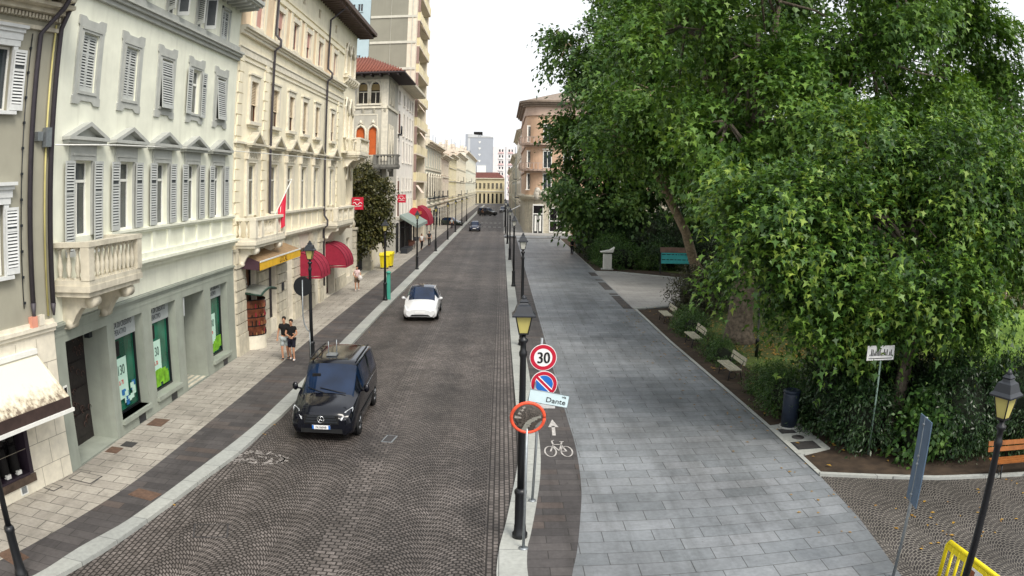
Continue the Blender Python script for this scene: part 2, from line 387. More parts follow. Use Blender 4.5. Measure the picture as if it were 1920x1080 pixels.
Rc = smooth_pl([(6.6, 9.5), (4.4, 10.0), (2.6, 10.7), (1.55, 11.4), (1.3, 12.0), (1.34, 12.6), (1.53, 13.7), (1.77, 15.6), (1.91, 16.9), (2.01, 18.7), (2.06, 20.5), (2.04, 23), (2.02, 30), (1.99, 50), (1.95, 110)])
Rd = [(7.0, 6), (7.5, 10), (7.67, 11.2), (8.0, 14.2), (8.1, 17), (8.06, 21.4), (7.9, 28), (7.74, 35), (7.73, 44.6), (7.72, 110)]

M['cobble'] = cobbles('road_setts', (126, 120, 117), (97, 92, 89), (50, 46, 44), k=.85, bw=.125, bh=.108, ms=.02, kerb=-.28, strip=-3.3, stain=.42, bump=.8)
M['fan'] = cobbles('fan_setts', (72, 68, 67), (50, 47, 47), (132, 128, 120), arch=1.15, k=.7, bw=.15, bh=.105, ms=.013, up=1, stain=.3, bump=.3)
M['slab'] = paver('pale_sidewalk_slabs', (178, 172, 161), (164, 158, 148), (108, 104, 98), .95, .47, .012, stain=.26, wear=True, vary=(190, 184, 172))
M['plaza'] = paver('blue_grey_plaza_slabs', (144, 148, 152), (129, 134, 138), (92, 95, 98), 1.05, .52, .010, stain=.45, stscale=.3, bump=.25, rough=.5, spec=.45, wear=True, vary=(156, 158, 161))
M['plazaw'] = paver('pale_plaza_slabs', (176, 174, 170), (164, 162, 159), (126, 125, 122), 1.0, .33, .010, stain=.25, bump=.2)
M['band'] = paver('dark_porphyry_slabs', (94, 90, 89), (77, 74, 74), (54, 51, 51), .95, .36, .010, stain=.3, stscale=.6, wear=True, vary=(112, 96, 86))
M['kerb'] = paver('granite_kerb', (176, 178, 172), (164, 167, 163), (118, 120, 118), 3.2, 1.25, .012, off=0, stain=.2, bump=.15)
M['soil'] = mat('park_soil', (64, 52, 40), .95, .3, 2.5, bump=.6, bscale=14)
M['asphalt'] = mat('grey_asphalt', (92, 92, 94), .85, .12, 1.5, bump=.3, bscale=60)
t = NT('lawn_grass'); b = t.bsdf(.9); v = t.obj(); f = t.noise(v, .35, 6, .65); g = t.noise(v, 14, 4)
cc = t.ramp(f, [(.3, rgb(84, 74, 34)), (.5, rgb(76, 92, 36)), (.72, rgb(104, 128, 48))]); cc = t.mix(1.0, cc, t.ramp(g, [(.3, (.5,)*3), (.7, (1.25,)*3)]), 'MULTIPLY')
t.l(cc, b.inputs['Base Color']); t.bump(g, .8, .05); M['lawn'] = t.m
M['line'] = mat('worn_white_road_paint', (188, 184, 180), .7, .22, 9)

g = MB(); g.quad((-1500, -400, -.06), (1500, -400, -.06), (1500, 2600, -.06), (-1500, 2600, -.06)); struct('ground', g, M['asphalt'])
rd = strip([(-60, -40), (-60, 8), (-9.4, 8.01)]+Lo[1:], [(60, -40), (60, 8), (5.2, 8.01)]+Ra, 0.0, -40, END); struct('road', rd, M['cobble'])
struct('kerb', strip(Li, Lo, .10, 8, END, side='b'), M['kerb'])
struct('path', strip(Ls, Li, .10, 8, END), M['band'])
struct('pavement', strip(Lf, Ls, .10, 8, END), M['slab'])
struct('kerb', strip(Ra, Rb, .10, 9.0, 110, side='a'), M['kerb'])
struct('path', strip(Rb, Rc, .10, 9.5, 110), M['band'])
struct('plaza', strip(Rc, Rd, .10, 9.5, 106), M['plaza'])
# beyond the plaza: band, cross street pavement, then the pavement along the corner building
x = MB(); x.quad((.3, 106.0, .112), (30, 106.0, .112), (30, 107.2, .112), (.3, 107.2, .112)); struct('path', x, M['band'])
x = MB(); x.quad((.28, 107.2, .10), (40, 107.2, .10), (40, 112.0, .10), (.28, 112.0, .10)); struct('pavement', x, M['plaza'])
x = MB(); x.box(.9, 40, 112.0, 117.2, -.05, .22); x.box(.25, 3.6, 117.2, END, -.05, .11); struct('pavement', x, M['plazaw'])
# side bay of the plaza into the park with its pale rim
x = MB(); x.prism([(7.73, 44.9), (9.9, 45.8), (12.5, 48.2), (14.6, 52.5), (15.2, 57), (14.1, 60.6), (9.7, 64.3), (7.72, 64.6)], -.05, .104); struct('plaza', x, M['plazaw'])
rim = [(7.73, 44.75), (9.95, 45.65), (12.6, 48.05), (14.75, 52.4), (15.35, 57.05), (14.2, 60.75), (9.75, 64.45), (7.72, 64.75)]
x = MB(); x.tube([(p[0], p[1], .1) for p in rim], .09, 6); struct('kerb', x, M['kerb'])
x = MB()
for (y0, y1) in ((44.7, 50.2), (50.7, 51.3), (53.2, 57.4), (58.6, 59.2), (61.6, 64.2)): x.quad((7.1, y0, .108), (7.66, y0, .108), (7.66, y1, .108), (7.1, y1, .108))
struct('path', x, M['band'])
# narrow kerb between plaza and park beds
x = strip([(p[0]-.02, p[1]) for p in Rd], [(p[0]+.12, p[1]) for p in Rd], .13, 17.0, 44.6, side='b'); x.quad((7.7, 64.9, .13), (7.84, 64.9, .13), (7.84, 106, .13), (7.7, 106, .13)); struct('kerb', x, M['kerb'])
# cobbled apron at the right and its kerb
x = strip([(p[0]-.0, p[1]) for p in Rd], [(30, 6), (30, 30)], .098, 6.2, 17.0)
x2 = MB(); x2.prism([(7.6, 6.2), (30, 6.2), (30, 12.6), (14.12, 15.0), (11.31, 15.75), (9.54, 16.44), (8.1, 17.0), (8.0, 14.2), (7.6, 11.2)], -.05, .098); struct('pavement', x2, M['fan'])
x = MB(); ap = [(8.1, 17.0), (9.54, 16.44), (11.31, 15.75), (14.12, 15.0), (30, 12.6)]
for p, q_ in zip(ap, ap[1:]): x.prism([p, q_, (q_[0]+.03, q_[1]+.16), (p[0]+.03, p[1]+.16)], -.05, .17)
struct('kerb', x, M['kerb'])
# park ground
x = MB(); x.prism([(8.14, 17.1), (9.6, 16.6), (14.2, 15.15), (60, 8.5), (110, 40), (110, 130), (40, 112), (7.85, 106), (7.85, 64.9), (9.8, 64.6), (14.3, 60.9), (15.5, 57.1), (14.9, 52.2), (12.7, 47.9), (10, 45.5), (7.86, 44.5), (7.86, 35), (8.02, 28), (8.18, 21.4)], -.3, .06); struct('terrain', x, M['soil'])
lawnp = [(10.3, 19.5), (17.5, 18.5), (60, 12), (109, 41), (109, 129), (40, 110), (14, 100), (12.5, 68), (17, 62), (18, 54), (15, 47.5), (10.2, 43.5), (9.9, 30)]
x = MB(); x.prism(lawnp, -.2, .085); struct('lawn', x, M['lawn'])
x = MB(); x.prism([(21, 24), (60, 16), (90, 30), (90, 37), (24, 46.5), (20, 40)], .0, .095); t = NT('painted_sunlit_lawn'); b = t.bsdf(.9); v = t.obj(); g = t.noise(v, 10, 4); f = t.noise(v, .4, 5); t.l(t.mix(1.0, t.ramp(f, [(.3, rgb(98, 132, 40)), (.7, rgb(126, 156, 56))]), t.ramp(g, [(.3, (.6,)*3), (.7, (1.2,)*3)]), 'MULTIPLY'), b.inputs['Base Color']); t.bump(g, .6, .04); struct('lawn', x, t.m)  # brighter green patch: sunlit grass put into the colour, against the tree shade
# park path (pale gravel) behind the lawn at the right
x = MB(); x.quad((24, 48, .09), (90, 38, .09), (90, 41, .09), (24, 51, .09)); struct('path', x, M['plazaw'])
# concrete pad with manholes by the waste bin
x = MB(); x.prism([(8.16, 21.55), (9.25, 21.8), (9.3, 19.1), (8.18, 18.7)], -.1, .10); struct('pavement', x, M['kerb'])
def cover(x0, y0, w_, h_, label, m, z=.106, rz=0):
    mb = MB(); c_, s_ = math.cos(rz), math.sin(rz)
    p = lambda a, b_: (x0+a*c_-b_*s_, y0+a*s_+b_*c_)
    mb.prism([p(-w_/2, -h_/2), p(w_/2, -h_/2), p(w_/2, h_/2), p(-w_/2, h_/2)], z-.03, z)
    mb.prism([p(-w_/2+.04, -h_/2+.04), p(w_/2-.04, -h_/2+.04), p(w_/2-.04, h_/2-.04), p(-w_/2+.04, h_/2-.04)], z, z+.006, 1)
    own('manhole_cover', mb, m, label, 'manhole cover', (x0, y0, z))
M['rust'] = mat('rusty_iron', (104, 82, 68), .8, .2, 8); M['castiron'] = mat('cast_iron_cover', (66, 64, 64), .6, .2, 9, bump=.4, bscale=50)
cover(8.55, 20.9, .5, .45, 'small square iron cover by the dark waste bin', [M['iron'], M['castiron']])
cover(8.65, 19.5, .75, .7, 'larger square iron cover on the concrete pad, nearest the bin pad corner', [M['iron'], M['castiron']])
x = MB(); x.lathe([(.2, .0), (.2, .012)], (8.68, 20.25, .1), 20); own('manhole_cover', x, M['castiron'], 'round iron cover between the two square covers by the bin', 'manhole cover', (8.68, 20.25, .1))
cover(-10.42, 20.6, .55, .75, 'rusty brown hatch in the pavement under the first bank window', [M['rust'], M['rust']])
cover(-10.62, 17.75, .42, .5, 'brown hatch in the pavement at the bank doorway', [M['rust'], M['rust']])
cover(-10.4, 18.35, .42, .45, 'grey hatch beside the bank doorway hatch', [M['castiron'], M['castiron']])
cover(-8.3, 15.06, .75, .5, 'rusty plate set in the dark pavement band', [M['rust'], M['rust']], .106, -.2)
cover(-10.38, 15.5, .8, .62, 'square slab hatch with a dark joint near the shop corner', [M['castiron'], M['slab']], .104, -.1)
cover(-10.95, 14.55, .5, .4, 'small slab hatch with a dark joint by the shop wall', [M['castiron'], M['slab']], .104, -.2)
cover(-9.75, 10.75, .7, .5, 'brown plate in the pavement by the nearest lamp post', [M['rust'], M['rust']], .106, -.3)
cover(-3.1, 20.84, .32, .62, 'oblong iron grate in the cobbled road before the van', [M['steel'], M['castiron']], .012, -.15)
cover(-6.07, 13.84, .8, .7, 'sett filled manhole in the cobbled road', [M['castiron'], M['cobble']], .006, .3)
# zebra crossing far off: broken white dashes in two rows; crossing behind the camera shows in the traffic mirror
for (y0, y1) in ((151.3, 152.6), (136.0, 137.3)):
    for k in range(6 if y0 > 140 else 5):
        x = MB(); xx = -4.1+k*.85; x.quad((xx, y0, .006), (xx+.5, y0, .006), (xx+.5, y1, .006), (xx, y1, .006)); struct('road_marking', x, M['line'])
for yy, dd in ((1.2, 1.5), (5.0, .9), (7.5, .6), (9.2, .42)):
    x = MB(); x.quad((-1.5, yy, .006), (-.35, yy, .006), (-.35, yy+dd, .006), (-1.5, yy+dd, .006)); struct('road_marking', x, M['line'])
# chalky ring of white paint round an old hatch on the setts
x = MB(); rnd = random.Random(5)
for k in range(70):
    a = rnd.uniform(0, 6.283); rr = (.62 if k < 50 else rnd.uniform(.15, .6)); l_ = rnd.uniform(.05, .14); wd = rnd.uniform(.015, .035); tt = a+1.57 if k % 3 else a
    cx, cy = -6.42+rr*1.25*math.cos(a), 18.6+rr*.75*math.sin(a); c_, s_ = math.cos(tt)*l_, math.sin(tt)*l_; p_, q_ = -math.sin(tt)*wd, math.cos(tt)*wd
    x.quad((cx-c_-p_, cy-s_-q_, .005), (cx+c_-p_, cy+s_-q_, .005), (cx+c_+p_, cy+s_+q_, .005), (cx-c_+p_, cy-s_+q_, .005))
struct('road_marking', x, mat('faint_worn_paint', (158, 152, 147), .8, .3, 8))
# bicycle and arrow painted on the dark cycle path
x = MB(); z = .112
def seg(a, b_, w_=.035):
    d = Vector((b_[0]-a[0], b_[1]-a[1])); n = Vector((-d.y, d.x)).normalized()*w_/2
    x.quad((a[0]-n.x, a[1]-n.y, z), (b_[0]-n.x, b_[1]-n.y, z), (b_[0]+n.x, b_[1]+n.y, z), (a[0]+n.x, a[1]+n.y, z))
bx0, by0 = 1.39, 19.62
for cx in (1.35, 1.78):
    pts = [(cx+.15*math.cos(a*math.pi/12), 19.72+.42*math.sin(a*math.pi/12)) for a in range(25)]
    for p, q_ in zip(pts, pts[1:]): seg(p, q_, .04)
for a, b_ in (((1.35, 19.72), (1.46, 20.3)), ((1.46, 20.3), (1.66, 20.3)), ((1.66, 20.3), (1.78, 19.72)), ((1.60, 19.75), (1.78, 19.72)), ((1.60, 19.75), (1.46, 20.15)), ((1.60, 19.75), (1.70, 20.5)), ((1.64, 20.55), (1.76, 20.55)), ((1.46, 20.2), (1.43, 20.6)), ((1.43, 20.6), (1.5, 20.68))): seg(a, b_, .045)
seg((1.53, 21.1), (1.56, 22.0), .1)
x.add([(1.41, 21.9, z), (1.71, 21.9, z), (1.57, 22.7, z)], [(0, 1, 2)])
struct('road_marking', x, M['line'])
# fallen leaves on the park soil
x = MB(); rnd = random.Random(3)
for k in range(1100):
    if k < 500: px, py = rnd.gauss(12.5, 1.8), rnd.gauss(34, 3.5)
    else: px, py = rnd.uniform(8.3, 22), rnd.uniform(17.4, 46)
    if py < 17.3 or px < 8.3: continue
    a = rnd.uniform(0, 6.28); s_ = rnd.uniform(.05, .11); c_, s2 = math.cos(a)*s_, math.sin(a)*s_; zz = .095+rnd.uniform(0, .03)
    x.quad((px-c_, py-s2, zz), (px+s2*.6, py-c_*.6, zz+.02), (px+c_, py+s2, zz), (px-s2*.6, py+c_*.6, zz+.015))
for k in range(230):
    if k < 150: py = rnd.uniform(13, 48); px = interp(Rd, py)-abs(rnd.gauss(0, .9))
    elif k < 200: px, py = rnd.uniform(8.6, 15), rnd.uniform(12, 15)
    else: py = rnd.uniform(12, 60); px = interp(Lo, py)+abs(rnd.gauss(0, .12))
    a = rnd.uniform(0, 6.28); s_ = rnd.uniform(.03, .075); c_, s2 = math.cos(a)*s_, math.sin(a)*s_; zz = .112 if k < 200 else .012
    x.quad((px-c_, py-s2, zz), (px+s2*.6, py-c_*.6, zz+.012), (px+c_, py+s2, zz), (px-s2*.6, py+c_*.6, zz+.01))
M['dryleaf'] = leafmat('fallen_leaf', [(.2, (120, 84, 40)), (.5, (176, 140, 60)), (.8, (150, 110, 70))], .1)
tag(x.put('fallen_leaves', M['dryleaf']), 'yellow and brown fallen leaves scattered on the park soil', 'leaves', kind='stuff')
# ================================================================== buildings: helpers
class Bld:
    def __init__(s, label, o, d, loc, name='building', group=None):
        s.T = frame(o, d); s.loc = loc; s.root = thing(name, label, 'building', loc, 0, group)
    def mb(s): return MB(s.T)
    def put(s, mb, name, mats, parent=None): return mb.put(name, mats, parent or s.root, s.loc)
def louvre(mb, u0, u1, z0, z1, w, n=None, m=0, md=1, fr=.05, th=.035, mid=True):
    """slatted shutter leaf lying in the wall plane at w"""
    mb.box(u0, u0+fr, w, w+th, z0, z1, m); mb.box(u1-fr, u1, w, w+th, z0, z1, m)
    mb.box(u0+fr, u1-fr, w, w+th, z0, z0+.14, m); mb.box(u0+fr, u1-fr, w, w+th, z1-.07, z1, m)
    mb.quad((u0+fr, w+.004, z0), (u1-fr, w+.004, z0), (u1-fr, w+.004, z1), (u0+fr, w+.004, z1), md)
    a, b = z0+.14, z1-.07
    if mid: c = z0+.14+(b-a)*.66; mb.box(u0+fr, u1-fr, w, w+th, c-.03, c+.03, m)
    n = n or int((b-a)/.075)
    for k in range(n):
        zz = a+(b-a)*(k+.25)/n
        if mid and abs(zz-c) < .06: continue
        h = (b-a)/n*.62
        mb.add([(u0+fr, w+.03, zz), (u1-fr, w+.03, zz), (u1-fr, w+.008, zz+h), (u0+fr, w+.008, zz+h)], [(0, 1, 2, 3)], m)
def casement(mb, u0, u1, z0, z1, w, m=0, mg=1, fr=.055, tr=None, mull=True, curtain=None):
    """white timber window: frame, optional transom at tr, mullion, glass"""
    mb.box(u0, u0+fr, w-.05, w, z0, z1, m); mb.box(u1-fr, u1, w-.05, w, z0, z1, m)
    mb.box(u0+fr, u1-fr, w-.05, w, z0, z0+fr, m); mb.box(u0+fr, u1-fr, w-.05, w, z1-fr, z1, m)
    if tr: mb.box(u0+fr, u1-fr, w-.05, w+.012, tr-fr*.7, tr+fr*.7, m)
    if mull:
        c = (u0+u1)/2; mb.box(c-fr*.6, c+fr*.6, w-.05, w+.006, z0+fr, (tr or z1)-fr, m)
    mb.quad((u0+fr, w-.03, z0+fr), (u1-fr, w-.03, z0+fr), (u1-fr, w-.03, z1-fr), (u0+fr, w-.03, z1-fr), mg)
def baluster(mb, u, w, z0, z1, r=.075, m=None, n=8):
    h = z1-z0
    mb.box(u-r, u+r, w-r, w+r, z0, z0+.06*h, m)
    mb.lathe([(r*.75, .06*h), (r*.55, .14*h), (r, .32*h), (r*.95, .42*h), (r*.45, .72*h), (r*.42, .84*h), (r*.75, .88*h), (r*.75, .94*h)], (u, w, z0), n, m)
    mb.box(u-r, u+r, w-r, w+r, z0+.94*h, z1, m)
def balcony(B, u0, u1, z0, zt, d, mats, corbels=(), pillars=(), step=.23, name='balcony', r=.075, slab=.28, solid=False, corbel_h=.7):
    mb = B.mb()
    mb.box(u0, u1, .0, d, z0, z0+slab*.55); mb.box(u0+.07, u1-.07, .0, d-.07, z0-slab*.45, z0)
    mb.box(u0+.03, u1-.03, d-.26, d-.02, z0+slab*.55, z0+slab*.55+.13)
    mb.box(u0+.03, u0+.27, .0, d-.26, z0+slab*.55, z0+slab*.55+.13); mb.box(u1-.27, u1-.03, .0, d-.26, z0+slab*.55, z0+slab*.55+.13)
    o = B.put(mb, name, mats)
    rl = B.mb(); rl.box(u0, u1, d-.30, d+.02, zt-.12, zt); rl.box(u0, u0+.30, .0, d-.30, zt-.12, zt); rl.box(u1-.30, u1, .0, d-.30, zt-.12, zt)
    B.put(rl, 'handrail', mats, o)
    pm = B.mb(); za, zb = z0+slab*.55+.13, zt-.12
    ps = sorted({u0+.15, u1-.15, *pillars})
    for p in ps: pm.box(p-.14, p+.14, d-.28, d, za, zb)
    bm = pm
    for a, b in zip(ps, ps[1:]):
        n = max(1, int((b-a-.3)/step))
        for k in range(n): baluster(bm, a+.14+(b-a-.28)*(k+.5)/n, d-.14, za, zb, r)
    n = max(1, int((d-.35)/step))
    for k in range(n):
        ww = (d-.3)*(k+.5)/n; baluster(bm, u0+.15, ww, za, zb, r); baluster(bm, u1-.15, ww, za, zb, r)
    B.put(bm, 'balustrade', mats, o)
    for c in corbels:
        cm = B.mb(); hh = corbel_h; zz = z0-slab*.45
        prof = [(0, zz), (d*.88, zz), (d*.92, zz-.12*hh), (d*.86, zz-.3*hh), (d*.70, zz-.36*hh), (d*.55, zz-.34*hh), (d*.40, zz-.55*hh), (d*.24, zz-.9*hh), (d*.1, zz-hh), (0, zz-hh)]
        cm.prism(prof, c-.17, c+.17, None, 'x')
        cm.tube([(c-.2, d*.80, zz-.17*hh), (c+.2, d*.80, zz-.17*hh)], .13*hh/.7, 14); cm.tube([(c-.2, d*.16, zz-.86*hh), (c+.2, d*.16, zz-.86*hh)], .1*hh/.7, 14)
        B.put(cm, 'bracket', mats, o)
    return o
def pediment(mb, uc, hw, z0, zt, w=0, d=.26, m=None):
    mb.box(uc-hw, uc+hw, w, w+d, z0, z0+.09, m); mb.box(uc-hw+.06, uc+hw-.06, w, w+d-.07, z0-.08, z0, m)
    t = .10
    mb.prism([(uc-hw, z0+.09), (uc-hw+.3, z0+.09), (uc, zt-t*1.1), (uc, zt)], w, w+d, m, 'y')
    mb.prism([(uc+hw, z0+.09), (uc, zt), (uc, zt-t*1.1), (uc+hw-.3, z0+.09)], w, w+d, m, 'y')
    mb.prism([(uc-hw+.3, z0+.09), (uc+hw-.3, z0+.09), (uc, zt-t*1.1)], w, w+.08, m, 'y')
def shell(B, mats, u0, u1, z0, z1, holes, depth=.25, back=12, name='wall', side=True, mi=None):
    mb = B.mb(); mb.facade(u0, u1, z0, z1, holes, depth)
    dm = max([depth]+[h[4] for h in holes if len(h) > 4])+.02
    mb.quad((u0, 0, z0), (u0, -back, z0), (u0, -back, z1), (u0, 0, z1)); mb.quad((u1, 0, z0), (u1, -back, z0), (u1, -back, z1), (u1, 0, z1))
    mb.quad((u0, -back, z0), (u1, -back, z0), (u1, -back, z1), (u0, -back, z1)); mb.quad((u0, 0, z1), (u1, 0, z1), (u1, -back, z1), (u0, -back, z1))
    return B.put(mb, name, mats)

# ================================================================== bank building with pediments
B1 = Bld('cream bank building with grey pedimented windows and louvred shutters', (-10.95, 0), (0, 1), (-10.95, 23, 0), 'bank_building')
C5 = [17.42, 20.11, 22.80, 25.49, 28.18]
U0, U1 = 15.70, 30.05
holes = []
for c in C5:
    holes += [(c-.46, c+.46, 9.78, 11.36, .16), (c-.52, c+.52, 5.98, 7.95, .24), (c-.42, c+.42, 12.98, 14.2, .16)]
up_holes = [h for h in holes]
lower = [(16.22, 18.65, .10, 3.42, 1.05), (19.11, 21.10, .55, 3.40, .40), (21.80, 23.82, .52, 3.40, .40), (24.5, 26.6, .10, 3.38, 1.3), (27.28, 29.22, .50, 3.36, .40)]
shell(B1, [M['cream'], M['greystone']], U0, U1, 3.95, 14.6, up_holes, name='wall')
mb = B1.mb(); mb.facade(U0, U1, -.05, 3.95, lower, w=.02); B1.put(mb, 'ground_floor_wall', [M['bankgrey']])
mb = B1.mb(); mb.box(U0, U1, .0, .10, 3.86, 3.93); mb.box(U0, U1, 0, .05, 3.78, 3.86); mb.box(U0, U1, 0, .03, 3.60, 3.66)
B1.put(mb, 'shop_cornice', [M['bankgrey']])
mb = B1.mb(); mb.box(18.99, U1, 0, .34, 4.93, 5.02); mb.box(18.99, U1, 0, .24, 4.85, 4.93); mb.box(18.99, U1, 0, .14, 4.74, 4.85); mb.box(18.99, U1, 0, .18, 5.02, 5.2)
mb.box(18.99, U1, 0, .16, 5.90, 5.97); mb.box(18.99, U1, 0, .11, 5.83, 5.90)
for c in C5[1:]:
    for s_ in (-.62, .62):
        if c+s_ > 19.2: mb.box(c+s_-.13, c+s_+.13, 0, .06, 5.2, 5.83)
B1.put(mb, 'string_course', [M['cream']])
mb = B1.mb(); mb.box(U0, U1, 0, .30, 12.60, 12.68); mb.box(U0, U1, 0, .22, 12.5, 12.60); mb.box(U0, U1, 0, .12, 12.36, 12.5); mb.box(U0, U1, 0, .08, 12.68, 12.96)
B1.put(mb, 'cornice', [M['greystone']])
mb = B1.mb(); mb.box(U0-.1, U1+.1, -.2, .95, 14.62, 14.74); mb.box(U0-.1, U1+.12, .9, 1.02, 14.70, 14.86)
for k in range(26): mb.box(U0+.1+k*.56, U0+.24+k*.56, 0, .85, 14.48, 14.62)
mb.add([(U0-.1, 1.0, 14.8), (U1+.1, 1.0, 14.8), (U1+.1, -6, 17.6), (U0-.1, -6, 17.6)], [(0, 1, 2, 3)])
B1.put(mb, 'roof', [M['greystone']])
for i, c in enumerate(C5):
    # second floor window: shaped slab surround
    s_ = B1.mb(); oc = [(-.80, 9.42), (-.80, 9.62), (-.74, 9.66), (-.74, 11.5), (-.80, 11.56), (-.80, 11.80), (-.45, 11.80), (-.3, 11.72), (.3, 11.72), (.45, 11.80), (.80, 11.80), (.80, 11.56), (.74, 11.5), (.74, 9.66), (.80, 9.62), (.80, 9.42), (.45, 9.42), (.3, 9.52), (-.3, 9.52), (-.45, 9.42)]
    left = [(c+a, z) for a, z in oc if a <= 0]; right = [(c+a, z) for a, z in oc if a > 0]
    s_.prism([(c-.80, 9.42), (c-.45, 9.42), (c-.3, 9.52), (c+.3, 9.52), (c+.45, 9.42), (c+.80, 9.42), (c+.80, 9.62), (c+.74, 9.66), (c+.74, 9.77), (c-.74, 9.77), (c-.74, 9.66), (c-.80, 9.62)], 0, .05, None, 'y')
    s_.prism([(c-.74, 9.77), (c-.47, 9.77), (c-.47, 11.37), (c-.74, 11.37)], 0, .05, None, 'y'); s_.prism([(c+.47, 9.77), (c+.74, 9.77), (c+.74, 11.37), (c+.47, 11.37)], 0, .05, None, 'y')
    s_.prism([(c-.74, 11.37), (c+.74, 11.37), (c+.74, 11.5), (c+.80, 11.56), (c+.80, 11.80), (c+.45, 11.80), (c+.3, 11.72), (c-.3, 11.72), (c-.45, 11.80), (c-.80, 11.80), (c-.80, 11.56), (c-.74, 11.5)], 0, .05, None, 'y')
    s_.box(c-.6, c+.6, .05, .075, 11.44, 11.50); s_.box(c-.55, c-.47, .05, .07, 9.77, 11.37); s_.box(c+.47, c+.55, .05, .07, 9.77, 11.37); s_.box(c-.55, c+.55, .05, .08, 9.69, 9.77)
    wnd = B1.put(s_, 'window', [M['greystone']])
    if i in (0, 1):
        for a, b_ in ((c-.455, c-.005), (c+.005, c+.455)):
            m_ = B1.mb(); louvre(m_, a, b_, 9.79, 11.35, -.08); B1.put(m_, 'shutter', [M['shutter'], M['louvre']], wnd)
    elif i in (2, 4):      # shutter leaves pushed out at the foot
        m_ = MB(); louvre(m_, c-.455, c+.455, 9.79, 11.35, 0)
        s2 = MB(B1.T)
        for vv, ff in ((m_.v, m_.f),): s2.add([(u, w_+.02+(11.35-z)*.09, z-.06) for u, w_, z in vv], ff); s2.mi = list(m_.mi)
        B1.put(s2, 'shutter', [M['shutter'], M['louvre']], wnd)
        m_ = B1.mb(); m_.quad((c-.46, -.15, 9.78), (c+.46, -.15, 9.78), (c+.46, -.15, 11.36), (c-.46, -.15, 11.36)); B1.put(m_, 'pane', [M['glassd']], wnd)
    else:
        m_ = B1.mb(); louvre(m_, c-.90, c-.46, 9.72, 11.35, .08); B1.put(m_, 'shutter', [M['shutter'], M['louvre']], wnd)
        m_ = B1.mb(); louvre(m_, c+.46, c+.90, 9.66, 11.32, .10); B1.put(m_, 'shutter', [M['shutter'], M['louvre']], wnd)
        m_ = B1.mb(); casement(m_, c-.46, c+.46, 9.78, 11.36, -.11, tr=10.85); B1.put(m_, 'pane', [M['white'], M['glass']], wnd)
    # first floor window with pediment
    s_ = B1.mb()
    s_.box(c-.74, c-.52, 0, .07, 5.98, 8.05); s_.box(c+.52, c+.74, 0, .07, 5.98, 8.05); s_.box(c-.74, c+.74, 0, .07, 8.05, 8.40)
    s_.box(c-.62, c+.62, .07, .10, 8.07, 8.13); s_.box(c-.52, c+.52, 0, .09, 7.95, 8.05)
    wnd = B1.put(s_, 'window', [M['greystone']])
    p_ = B1.mb(); pediment(p_, c, 1.13, 8.46, 8.95, 0, .30); B1.put(p_, 'pediment', [M['greystone']], wnd)
    for a, b_ in ((c-1.04, c-.54), (c+.54, c+1.04)):
        m_ = B1.mb(); louvre(m_, a, b_, 6.0 if i else 5.5, 7.93, .10+.02*(a > c)); B1.put(m_, 'shutter', [M['shutter'], M['louvre']], wnd)
    m_ = B1.mb(); casement(m_, c-.52, c+.52, 5.98, 7.95, -.18, tr=7.42); B1.put(m_, 'pane', [M['white'], M['glass']], wnd)
    # attic window
    s_ = B1.mb(); s_.box(c-.54, c-.42, 0, .05, 12.96, 14.3); s_.box(c+.42, c+.54, 0, .05, 12.96, 14.3); s_.box(c-.54, c+.54, 0, .05, 14.2, 14.3)
    wnd = B1.put(s_, 'window', [M['greystone']])
    if i == 4:
        for a, b_ in ((c-.42, c-.005), (c+.005, c+.42)):
            m_ = B1.mb(); louvre(m_, a, b_, 12.99, 14.19, -.06); B1.put(m_, 'shutter', [M['shutter'], M['louvre']], wnd)
    else:
        for a, sg in ((c-.42, -1), (c+.42, 1)):     # leaves standing half open
            m_ = MB(); louvre(m_, 0, .42, 12.99, 14.19, 0, mid=False); an = R(115 if sg > 0 else 115)
            s2 = MB(B1.T); s2.add([(a-sg*(u*math.cos(an)-w_*math.sin(an)), .05+u*math.sin(an)+w_*math.cos(an), z) for u, w_, z in m_.v], m_.f); s2.mi = list(m_.mi)
            B1.put(s2, 'shutter', [M['shutter'], M['louvre']], wnd)
        m_ = B1.mb(); casement(m_, c-.42, c+.42, 12.98, 14.2, -.12); B1.put(m_, 'pane', [M['white'], M['glass']], wnd)
# corner balcony with scroll brackets
balcony(B1, 15.86, 18.98, 4.72, 5.92, 1.2, [M['stone2']], corbels=(16.4, 18.4), r=.085, corbel_h=.85)
# ground floor: street door, three shop windows, recessed entrance
d_ = B1.mb(); d_.box(16.3, 18.65, -1.0, -.9, .1, 3.42)
for k in range(4):
    for j in range(2): d_.box(16.45+j*1.08, 17.42+j*1.08, -.9, -.86, .35+k*.75, .98+k*.75)
dr = B1.put(d_, 'door', [mat('dark_wrought_door', (40, 34, 34), .5, .3, 9)])
g_ = B1.mb()
rnd = random.Random(4)
for k in range(40):
    a, z = rnd.uniform(16.5, 18.5), rnd.uniform(.5, 3.2); pts = [(a+.13*math.cos(q_*.7)*(1-q_*.1), -.84, z+.13*math.sin(q_*.7)*(1-q_*.1)) for q_ in range(8)]
    g_.tube(pts, .012, 4)
B1.put(g_, 'grille', [mat('bronze_scrollwork', (78, 58, 52), .5, .2, 9)], dr)
mb = B1.mb(); mb.quad((16.2, -1.05, .12), (18.66, -1.05, .12), (18.66, .0, .12), (16.2, .0, .12)); B1.put(mb, 'threshold', [M['bankgrey']])
mb = B1.mb(); mb.quad((24.5, -1.3, .13), (26.6, -1.3, .13), (26.6, 0, .13), (24.5, 0, .13)); B1.put(mb, 'threshold', [M['bankgrey']])
mb = B1.mb(); mb.box(18.665, 18.70, -.30, -.12, 1.35, 2.0); B1.put(mb, 'intercom', [M['black']])
